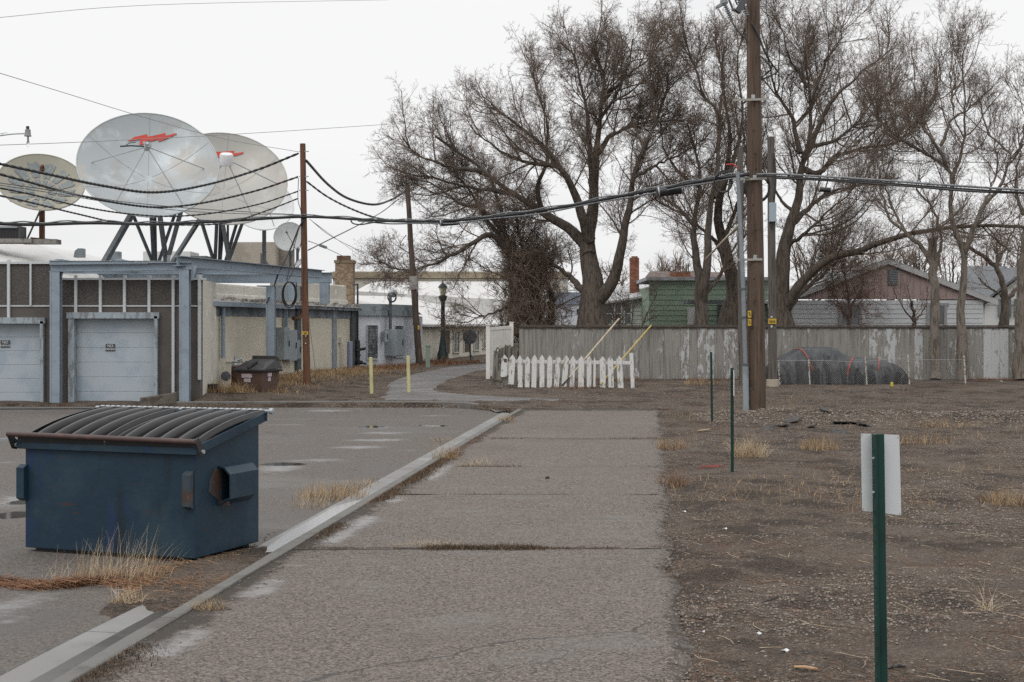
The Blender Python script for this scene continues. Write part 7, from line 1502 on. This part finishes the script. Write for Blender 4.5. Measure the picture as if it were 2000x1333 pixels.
# ================================================================= dead grass, stones, litter
straw = mat('dry_straw', (.34, .235, .125), [((.22, .135, .065), 3, .45, .62), ((.42, .33, .22), 7, .58, .7)], rough=.8)
strawp = mat('pale_straw', (.42, .33, .22), [((.36, .27, .16), 3, .45, .62), ((.58, .50, .37), 7, .58, .7)], rough=.8)
strawr = mat('rusty_straw', (.20, .10, .05), [((.17, .08, .04), 3, .45, .62), ((.36, .21, .11), 7, .58, .7)], rough=.85)
moss = mat('brown_moss', (.085, .058, .036), [((.05, .038, .024), 9, .48, .62), ((.20, .13, .075), 14, .52, .66)], rough=1.)
def blades(rg, base, h, lean, width, K=5, curl=.35, dirx=None):
    """base (N,3), h (N,) -> ribbon mesh; each blade curves over"""
    N = len(base); az = rg.uniform(0, 2 * np.pi, N); hd = np.stack([np.cos(az), np.sin(az), np.zeros(N)], -1)
    if dirx is not None: hd = nrm(hd + np.asarray(dirx)); hd[:, 2] = 0
    ln = (lean * (0.3 + 1.7 * rg.random(N) ** 1.5))[:, None]; P = np.empty((N, K, 3)); P[:, 0] = base; d = nrm(np.array([0, 0, 1.]) + hd * ln)
    for k in range(1, K): P[:, k] = P[:, k - 1] + d * (h / (K - 1))[:, None]; d = nrm(d + hd * curl * ln * (k / K) * 2 + np.array([0, 0, -.10]) * k * curl + rg.normal(size=(N, 3)) * .05)
    P[:, :, 2] = np.maximum(P[:, :, 2], base[:, None, 2] + .002)
    sidev = nrm(np.cross(hd, np.array([0, 0, 1.]))) + rg.normal(size=(N, 3)) * .3; sidev = nrm(sidev)
    wv = (width * (.6 + .8 * rg.random(N)))[:, None, None] * np.linspace(1, .15, K)[None, :, None] / 2
    V = np.stack([P - sidev[:, None] * wv, P + sidev[:, None] * wv], 2).reshape(-1, 3)
    b = (np.arange(N)[:, None] * K + np.arange(K - 1)[None]) * 2; Fq = np.stack([b, b + 1, b + 3, b + 2], -1).reshape(-1, 4)
    return V, Fq
def tuft(px, py, n, h, rad, lab, m, seed, lean=.5, z=None, width=None, squash=1., cat='grass clump', name='grass_tuft', dirx=None, curl=.35, angle=0., grp='dry grass clumps'):
    g = G(px, py) if z is None else G(px, py, z); zz = gz(g.x, g.y) if z is None else z
    if g.y > 36.6 and g.x < -4.2: zz = bankz(g.x, g.y)
    n = int(n * 1.5); rg = np.random.default_rng(seed); r_ = rad * np.sqrt(rg.random(n)); a = rg.uniform(0, 2 * np.pi, n); bx, by = r_ * np.cos(a), r_ * np.sin(a) * squash
    X = bx * math.cos(angle) - by * math.sin(angle); Y = bx * math.sin(angle) + by * math.cos(angle)
    base = np.stack([X, Y, np.full(n, -.01)], -1); hh = h * 1.15 * (.5 + .7 * rg.random(n)) * (1 - .35 * r_ / rad)
    w_ = width or max(.003, g.y / F * .85); V, Fq = blades(rg, base, hh, lean, w_, curl=curl, dirx=dirx)
    o = link(name, npmesh(name, V, Fq), m, None, (g.x, g.y, zz)); o['label'] = lab; o['category'] = cat
    if grp: o['group'] = grp
tuft(232, 1135, 190, .42, .42, 'tall wispy dry grass in front of the dumpster', strawp, 1, lean=.55, z=LZ, squash=.45, dirx=(.9, 0, 0), curl=.25, width=.0035)
tuft(150, 1135, 70, .30, .30, 'short wispy dry grass left of the tall clump in front of the dumpster', strawp, 2, lean=.6, z=LZ, squash=.4, dirx=(.7, 0, 0), width=.003)
tuft(252, 1180, 130, .20, .15, 'spreading straw clump at the upper end of the muddy gutter', strawp, 3, lean=.9, z=LZ, squash=.7, width=.0035)
tuft(405, 1190, 90, .15, .13, 'small straw tuft growing through the kerb joint near the dumpster', straw, 4, lean=.9, z=0, squash=.5, width=.003)
tuft(650, 972, 260, .26, .42, 'dense orange-straw grass clump beside the gutter mid-way', straw, 5, lean=.7, z=LZ, squash=1.3, angle=-.1, dirx=(.8, .2, 0), width=.006)
tuft(607, 990, 80, .30, .22, 'thinner wispy clump next to the dense clump beside the gutter', strawp, 6, lean=.4, z=LZ, width=.004)
tuft(698, 950, 110, .14, .30, 'low grass trailing up the gutter edge from the dense clump', straw, 7, lean=.8, z=LZ, squash=2.2, angle=-.1, width=.005)
tuft(872, 897, 90, .30, .22, 'wispy grass tuft on the gutter where the second path crack ends', straw, 8, lean=.5, z=0, squash=.8, width=.006)
tuft(990, 822, 60, .20, .20, 'small straw tuft at the far end of the kerb', straw, 9, lean=.7, z=0, squash=1.2, width=.008)
tuft(862, 862, 70, .10, .35, 'low straw fringe on the far gutter edge', straw, 10, lean=.9, z=LZ, squash=1.8, angle=-.1, width=.007)
tuft(935, 911, 60, .20, .35, 'thin yellow grass on the second path crack', strawp, 11, lean=.6, z=0, squash=.15, width=.005)
tuft(835, 1066, 220, .10, .30, 'scruffy straw-coloured clump on the widest path crack', strawp, 12, lean=1., z=0, squash=.3, width=.003)
tuft(1462, 890, 330, .40, .30, 'large bleached grass clump right of the edge-on sign post', strawp, 13, lean=.55, squash=.8, width=.006)
tuft(1600, 878, 200, .28, .32, 'mid-sized tan grass clump below the broken asphalt ridge', straw, 14, lean=.5, width=.006)
tuft(1313, 876, 150, .26, .28, 'orange-tan grass clump at the upper right path edge', straw, 15, lean=.5, width=.006)
tuft(1312, 945, 130, .26, .20, 'reddish straw tuft on the right path edge below the orange-tan clump', strawr, 16, lean=.5, width=.005)
tuft(1965, 985, 200, .26, .30, 'tan grass clump at the right frame edge level with the white sign', straw, 17, lean=.6, width=.005)
tuft(1930, 1190, 34, .30, .05, 'sparse pale grass tuft with long arching blades at lower right', strawp, 18, lean=.9, width=.0035, curl=.5)
tuft(1800, 870, 150, .24, .6, 'loose tan grass patch behind the blank white sign', straw, 19, lean=.5, width=.006, squash=.5)
tuft(1840, 835, 130, .26, .8, 'loose tan grass patch further back on the right of the gravel lot', straw, 20, lean=.5, width=.008, squash=.4)
tuft(1620, 745, 200, .22, .5, 'russet weeds at the foot of the wire fence left end', strawr, 21, lean=.5, width=.014, squash=.4)
tuft(1925, 735, 240, .45, .7, 'thick dry brush against the fence between the right trunks', straw, 22, lean=.5, width=.014, squash=.4)
tuft(1370, 752, 120, .25, .6, 'thin straw tuft at the fence foot left of the conduit', straw, 23, lean=.4, width=.012, squash=.3)
tuft(430, 778, 420, .40, .9, 'bleached tall grass on top of the retaining wall', straw, 24, lean=.5, width=.010, squash=.35)
tuft(375, 775, 160, .30, .5, 'bleached grass at the wall corner beside the black tub', straw, 25, lean=.5, width=.010, squash=.35)
tuft(560, 745, 260, .35, .7, 'dry weeds behind the brown refuse container', straw, 26, lean=.5, width=.010, squash=.5)
tuft(520, 768, 160, .25, .6, 'low straw in front of the brown refuse container', straw, 27, lean=.5, width=.010, squash=.25)
tuft(640, 730, 300, .28, 1.0, 'dry weeds along the foot of the far cream wall', straw, 28, lean=.5, width=.011, squash=.6)
tuft(765, 722, 200, .36, .8, 'reddish weeds below the big grey cabinet of the pale blue building', strawr, 29, lean=.4, width=.014, squash=.4)
tuft(850, 712, 260, .40, 1.0, 'rusty red weeds around the foot of the green lamp post', strawr, 30, lean=.5, width=.018, squash=.6)
tuft(1120, 760, 120, .20, .7, 'thin russet weeds at the foot of the white pickets', strawr, 31, lean=.6, width=.011, squash=.2)
# ground cover nobody could count
def cover(name, X, Y, Zf, h, m, lean, width, seed, K=4, kind='stuff', lab=None, curl=.35):
    rg = np.random.default_rng(seed); base = np.stack([X, Y, Zf], -1); hh = h * (.4 + .8 * rg.random(len(X))); V, Fq = blades(rg, base, hh, lean, width, K=K, curl=curl)
    o = link(name, npmesh(name, V, Fq), m); o['kind'] = kind; o['label'] = lab; o['category'] = 'grass'
rg = np.random.default_rng(50)
def lie(name, X, Y, Z_, m, l0, l1, w_, seed, lab):
    """thin straws lying on the ground"""
    rg = np.random.default_rng(seed); N = len(X); a = rg.uniform(0, np.pi, N); l_ = rg.uniform(l0, l1, N); K = 4; P = np.empty((N, K, 3)); P[:, 0] = np.stack([X, Y, Z_ + .004], -1)
    for k in range(1, K): a = a + rg.normal(size=N) * .25; P[:, k] = P[:, k - 1] + np.stack([np.cos(a), np.sin(a), rg.uniform(-.05, .16, N)], -1) * (l_ / 3)[:, None]
    P[:, :, 2] = np.maximum(P[:, :, 2], Z_[:, None] + .003); sv = np.array([0, .3, 1.]) * w_ / 2; s2 = nrm(np.cross(P[:, -1] - P[:, 0], np.array([0, 0, 1.])))[:, None] * w_ / 2
    V = np.stack([P - s2, P + s2 + np.array([0, 0, w_ * .4])], 2).reshape(-1, 3); b = (np.arange(N)[:, None] * K + np.arange(K - 1)[None]) * 2; Fq = np.stack([b, b + 1, b + 3, b + 2], -1).reshape(-1, 4)
    o = link(name, npmesh(name, V, Fq), m); o['kind'] = 'stuff'; o['label'] = lab; o['category'] = 'dead grass'
# dead grass line in front of the dumpster
X, Y, Zs = [], [], []
for _ in range(5200):
    px = rg.uniform(-60, 470); yc = 1142 + 6 * math.sin(px * .02) if px < 240 else 1135 - (px - 240) * .03; sp_ = 6 if px < 200 else 6 + min(34, (px - 200) * .28)
    py = rg.normal() * sp_ * .55 + yc + (8 if px > 250 else 0); g = G(px, max(py, 1095), LZ)
    if g.x > kx(g.y) - .14: continue
    X.append(g.x); Y.append(g.y); Zs.append(LZ - .004 + abs(rg.normal()) * .018)
lie('dead_grass', np.array(X), np.array(Y), np.array(Zs), strawr, .06, .2, .0035, 51, 'mat of rust-coloured dead grass lying in front of the dumpster')
X, Y = rg.uniform(0, 1, 1600), rg.uniform(0, 1, 1600); P_ = [G(240 + 230 * a + 20, 1120 + 70 * b - 40 * a, LZ) for a, b in zip(X, Y)]; P_ = [g for g in P_ if g.x < kx(g.y) - .16]
lie('dead_grass', np.array([g.x for g in P_]), np.array([g.y for g in P_]), np.full(len(P_), LZ + .01), straw, .05, .16, .003, 52, 'straw litter over the clogged gutter right of the tall grass')
# dirt clog in the gutter
mb = MB(); n = 40
for j in range(31):
    y = 9.7 + (13.7 - 9.7) * j / 30
    for i in range(15):
        u = -1.0 + .85 * i / 14; e = math.sin(math.pi * min(1, max(0, (j + 5 * float(fbm(u * 2, 3., 1.6, 5)) - 2.5) / 30))) ** .6 * (1 if u > -.75 else max(0, 1 - (-.75 - u) * 3.6)); f_ = float(fbm(u * 3, y, 2.2, 3))
        mb.v.append((kx(y) + u, y, LZ - .03 + .075 * e * (.55 + .6 * f_)))
for j in range(30):
    for i in range(14): a = j * 15 + i; mb.f.append((a, a + 1, a + 16, a + 15))
struct('gutter_dirt', mb, dirtm, smooth=True)
# moss and short grass in the cracks and along the kerb
X, Y = [], []
for (py, a, b_, n_, amp) in ((1072, 770, 1210, 6500, 7), (1070, 600, 770, 500, 2), (1068, 1220, 1310, 90, 1), (857, 960, 1290, 900, 1.6), (912, 880, 1020, 260, 2), (912, 1020, 1290, 160, 1), (966, 790, 1300, 130, .8)):
    for _ in range(n_):
        px = rg.uniform(a, b_); yj = G(1000, py, 0).y; wv = .4 + float(vn(px * .02, py, 1, 4)); g = G(px, py, 0); y = yj + rg.normal() * amp * .35 * wv * (g.y ** 2) / (F * H); X.append((px - 1000) * y / F); Y.append(y)
X, Y = np.array(X), np.array(Y); cover('crack_grass', X, Y, np.full(len(X), -.004),   .032 * (.4 + 1.1 * ss(.35, .7, vn(X, Y * 0, 1.7, 3))), moss, .9, .006, 53, K=3, lab='short brown moss and grass growing in the path cracks')
yk = rg.uniform(6.8, 22, 30000); dn = vn(yk, yk * 0, 1.1, 33); keep = rg.random(len(yk)) < ss(.25, .6, dn); yk = yk[keep]; xk = kx(yk) + .02 + np.abs(rg.normal(size=len(yk))) * .10 * (.4 + 1.1 * dn[keep]); cover('kerb_moss', xk, yk, np.full(len(yk), -.002), .034, moss, 1.0, .006, 54, K=3, lab='brown moss and short dead grass along the kerb on the path side')
yk = rg.uniform(15.5, 26, 900); xk = kx(yk) + rg.uniform(.0, .16, 900); cover('kerb_straw', xk, yk, np.full(900, -.002), .05, strawr, .9, .006, 55, K=3, lab='rusty dead grass along the middle of the kerb')
# needles and straws over the right hand dirt
N = 9000; yk = 6.6 + 17 * rg.random(N) ** 1.5; xk = rx(yk) + .05 + rg.random(N) ** 1.3 * (1.2 + yk * .30); keep = rg.random(N) < .25 + .75 * ss(.45, .6, fbm(xk, yk, .9, 41)); xk, yk = xk[keep], yk[keep]
lie('needle_litter', xk, yk, gh(xk, yk), strawr, .02, .07, .002, 56, 'rusty needles and grass bits scattered over the dirt at right')
N = 380; yk = 6.6 + 14 * rg.random(N); xk = rx(yk) + .05 + rg.random(N) * (1 + yk * .30); lie('straw_litter', xk, yk, gh(xk, yk), strawp, .05, .22, .003, 57, 'loose pale straws scattered over the dirt at right')
# sparse low dry grass over the gravel lot
N = 9000; yk = 14 + 34 * rg.random(N); xk = rx(yk) + rg.random(N) * (yk * .28); keep = rg.random(N) < ss(.56, .68, fbm(xk, yk, .35, 43)); xk, yk = xk[keep], yk[keep]; cover('dry_grass', xk, yk, gh(xk, yk) - .005, .13, straw, .7, .006, 58, K=4, lab='sparse dry grass over the gravel lot')
# weeds at the fence foot and on the bank
N = 5200; xk = rg.uniform(.3, 18, N); yk = YF - .1 - np.abs(rg.normal(size=N)) * .35; keep = rg.random(N) < ss(.35, .6, fbm(xk, yk, .8, 44)); cover('fence_weeds', xk[keep], yk[keep], gh(xk, yk)[keep] - .01, .13, strawr, .8, .012, 59, K=4, lab='russet dead weeds and leaves along the foot of the board fence')
N = 14000; t_ = rg.random(N); s_ = np.abs(rg.normal(size=N)) * .9; xk = A[0] + (B[0] - A[0]) * t_ + .25 + s_; yk = A[1] + (B[1] - A[1]) * t_ - .2; zk = np.array([bankz(a, b) for a, b in zip(xk, yk)]); cover('bank_grass', xk, yk, zk - .01, .15, straw, .7, .009, 60, K=4, lab='dry grass covering the bank below the cream wall')
N = 5000; xk = rg.uniform(-5.9, -1.4, N); yk = 52.6 + (xk + 5.9) * 2.2 - np.abs(rg.normal(size=N)) * 1.3; cover('weed_strip', xk, yk, gh(xk, yk) - .01, .14, strawr, .7, .014, 61, K=4, lab='reddish dead weeds below the pale blue building')
# stones: thousands of small gravel stones in one object
def stones(name, X, Y, Z_, smin, smax, m, seed, lab):
    rg = np.random.default_rng(seed); N = len(X); oc = np.array([[1, 0, 0], [0, 1, 0], [-1, 0, 0], [0, -1, 0], [0, 0, 1], [0, 0, -.4], [.6, .6, .5], [-.6, -.6, .5]], float)[:6]
    fc = np.array([[0, 1, 4], [1, 2, 4], [2, 3, 4], [3, 0, 4], [1, 0, 5], [2, 1, 5], [3, 2, 5], [0, 3, 5]]); sz = (smin + (smax - smin) * rg.random(N) ** 2.5)[:, None]; a = rg.uniform(0, 6.28, N)
    V = oc[None] * (sz * np.stack([.7 + .6 * rg.random(N), .6 + .5 * rg.random(N), .35 + .4 * rg.random(N)], -1))[:, None] * (1 + rg.normal(size=(N, 6, 1)) * .15)
    x = V[..., 0] * np.cos(a)[:, None] - V[..., 1] * np.sin(a)[:, None]; y = V[..., 0] * np.sin(a)[:, None] + V[..., 1] * np.cos(a)[:, None]
    V = np.stack([x + X[:, None], y + Y[:, None], V[..., 2] + Z_[:, None]], -1); Fq = (np.arange(N)[:, None, None] * 6 + fc[None]).reshape(-1, 3)
    me = npmesh(name, V, Fq); o = link(name, me, m); o['kind'] = 'stuff'; o['label'] = lab; o['category'] = 'gravel'
    c = np.repeat(.55 + .75 * rg.random(N), 6); cc = np.stack([c, c, c, np.ones_like(c)], -1).astype(np.float32); me.attributes.new('shade', 'FLOAT_COLOR', 'POINT').data.foreach_set('color', cc.ravel())
gravm = mat('gravel_stone', (.17, .14, .115), [((.25, .22, .19), 14, .5, .6)], attr='shade', rough=.9)
N = 105000; yk = 6.3 + 29 * rg.random(N) ** 1.35; xk = rx(yk) - .04 + rg.random(N) * (1.2 + yk * .32); dn = fbm(xk, yk, .55, 45); keep = rg.random(N) < .10 + .90 * ss(.42, .56, dn); xk, yk = xk[keep], yk[keep]
stones('gravel', xk, yk, gh(xk, yk) + .001, .005, .020, gravm, 62, 'loose gravel over the dirt lot at right')
N = 9000; xk = rg.uniform(4.0, 12.5, N); yk = 30.3 - .18 * (xk - 6) + rg.normal(size=N) * .9; stones('rubble', xk, yk, gh(xk, yk), .01, .045, gravm, 63, 'coarser stony rubble on the low ridge by the tallest pole')
N = 16000; xk = rg.uniform(-4.5, 12, N); yk = rg.uniform(33.6, 46, N); stones('far_gravel', xk, yk, gh(xk, yk), .008, .028, gravm, 64, 'gravel spread before the board fence and the alley')
N = 1500; yk = rg.uniform(7.5, 30, N); u_ = np.where(rg.random(N) < .55, rg.normal(size=N) * .10 + .14, rg.uniform(-.42, -.15, N)); zk = np.where(u_ > 0, .003, -.105); u_ = np.where((u_ > -.145) & (u_ < .01), .03, u_); stones('kerb_grit', kx(yk) + u_, yk, zk, .003, .013, gravm, 65, 'grit and pebbles lying along the kerb and gutter')
N = 500; P_ = [G(rg.uniform(380, 570), rg.uniform(1040, 1130), LZ) for _ in range(N)]; P_ = [g for g in P_ if kx(g.y) - .9 < g.x < kx(g.y) - .17]; stones('gutter_stones', np.array([g.x for g in P_]), np.array([g.y for g in P_]), np.full(len(P_), LZ + .004), .006, .022, gravm, 66, 'stones washed into the gutter beside the dumpster')
N = 5200; yk = 6.5 + 24 * rg.random(N) ** 1.3; xk = rx(yk) + rg.normal(size=N) * .11 - .05; stones('edge_gravel', xk, yk, np.where(xk < rx(yk) - .02, .002, -.02), .004, .016, gravm, 69, 'loose gravel crumbling over the right edge of the path')
N = 1600; yk = 7 + 27 * rg.random(N); xk = kx(yk) + .2 + rg.random(N) * 3; stones('path_grit', xk, yk, np.full(N, .003), .002, .006, mat('dark_grit', (.04, .035, .03), rough=.9), 67, 'dark grit scattered on the path')
# broken asphalt pieces at the ridge
aspd = mat('broken_asphalt', (.035, .032, .03), [((.08, .072, .065), 30, .55, .7, {'kind': 'cell'})], rough=.9, bump=((40, .01),))
for i, (px, py, w_, h_) in enumerate([(1545, 826, 44, 8), (1528, 832, 34, 6), (1655, 830, 60, 7), (1700, 834, 46, 6), (1610, 820, 22, 5), (1640, 845, 30, 6), (1500, 838, 22, 5), (1585, 836, 30, 6)]):
    g = G(px, py); g.z = gz(g.x, g.y); q = MB(); rr = random.Random(i); n_ = 9; pts = []
    for k in range(n_): a = 2 * math.pi * k / n_; r_ = .55 + rr.random() * .7; pts.append(g + Vector((w_ / 2 * g.y / F * r_ * math.cos(a), (.22 + .3 * rr.random()) * r_ * math.sin(a), .005 + .05 * math.cos(a + i) + rr.uniform(-.012, .012))))
    q.prism(pts, (0, 0, .025)); o = single('asphalt_chunk', q, aspd, ['widest black broken asphalt slab right of the tallest pole', 'black asphalt slab tucked below the widest slab', 'long black asphalt slab in the middle of the rubble ridge', 'long black asphalt slab at the right end of the rubble ridge', 'small black asphalt lump on top of the rubble ridge', 'small black asphalt slab nearest the tan grass clump', 'small black asphalt lump closest to the tallest pole foot', 'black asphalt slab between the widest and the middle slab'][i], 'asphalt chunk', g, bevel=.008, group='broken asphalt slabs')
# single pieces on the ground
def gp(px, py, z=None): g = G(px, py) if z is None else G(px, py, z); g.z = gz(g.x, g.y) if z is None else z; return g
a, b = gp(1552, 1306), gp(1598, 1314); q = MB(); q.tube([a + Vector((0, 0, .012)), a.lerp(b, .5) + Vector((0, .004, .018)), b + Vector((0, 0, .014))], [.007, .010, .009], 8); single('stick', q, mat('light_wood', (.42, .28, .16), [((.25, .14, .08), 8, .5, .6)]), 'short pale broken stick lying at the bottom right of the dirt', 'stick', a, smooth='auto')
a, b = gp(1487, 1172), gp(1520, 1164); q = MB(); q.tube([a + Vector((0, 0, .01)), b + Vector((0, 0, .014))], [.004, .007], 6); single('stick', q, aspd, 'short dark twig lying in the gravel left of the nearest sign post', 'stick', a)
a, b = gp(1733, 1306), gp(1770, 1306); q = MB(); q.tube([a + Vector((0, 0, .014)), a.lerp(b, .5) + Vector((0, .002, .018)), b + Vector((0, 0, .012))], [.008, .012, .007], 8); single('stick', q, aspd, 'thick dark stick lying right of the nearest sign post base', 'stick', a)
a, b = gp(1363, 845), gp(1386, 843); q = MB(); q.tube([a + Vector((0, 0, .02)), b + Vector((0, 0, .03))], .012, 6); single('stick', q, strawp, 'pale yellow stick lying between the two thin green posts', 'stick', a)
g = gp(1069, 936, 0.); q = MB(); q.lathe([(.02, 0), (.032, .012), (.026, .03), (.01, .036)], g, 7); single('clod', q, aspd, 'single dark clod lying on the middle of the path', 'clod', g)
litter = [(1416, 1034, 'white scrap of litter on the dirt left of the nearest sign post'), (1533, 1273, 'white scrap of litter near the bottom of the dirt'), (1480, 1232, 'pale shell-like scrap of litter on the lower dirt'), (1336, 997, 'small white scrap of litter near the path edge'), (1953, 745, 'white scrap of litter near the fence at far right'), (1372, 1224, 'pinkish scrap of litter beside the path edge')]
for i, (px, py, lab) in enumerate(litter):
    g = gp(px, py); q = MB(); r_ = .022 if i != 4 else .1; pts = [g + Vector((r_ * math.cos(a) * (1 + .3 * math.sin(3 * a + i)), r_ * .8 * math.sin(a), .008 + .008 * math.sin(2 * a))) for a in np.linspace(0, 6.28, 8)[:-1]]; q.prism(pts, (0, 0, .003)); single('litter_scrap', q, whited if i != 5 else paperm, lab, 'litter', g, group='scraps of litter')
g = gp(1742, 757); q = MB(); q.lathe([(.01, 0), (.05, .03), (.045, .12), (.02, .16)], g, 8); single('yellow_leaf', q, mat('yellow_leaf', (.42, .36, .04)), 'small bright yellow scrap standing on the gravel before the covered car', 'litter', g)
g = gp(1735, 741); q = MB(); q.prism([g + Vector((-.2, 0, 0)), g + Vector((.12, 0, 0)), g + Vector((.22, 0, .05)), g + Vector((-.1, 0, .16)), g + Vector((-.22, 0, .14))], (0, .2, 0)); single('concrete_chunk', q, conc, 'pale broken concrete chunk under the nose of the covered car', 'rubble', g, bevel=.01)
g = gp(1678, 745); q = MB(); q.lathe([(.25, -.05), (.24, .03), (.12, .07)], g, 9); single('flat_stone', q, conc, 'flat grey stone at the foot of the wire fence', 'stone', g)
# red paint mark sprayed on the dirt
X = rg.normal(size=260) * .09; Y = rg.normal(size=260) * .10; g = G(1392, 912); stones('paint_speckles', g.x + X, g.y + Y, gh(g.x + X, g.y + Y) + .004, .004, .011, mat('red_spray', (.42, .06, .06), rough=.8), 68, 'red sprayed survey paint speckles on the dirt')
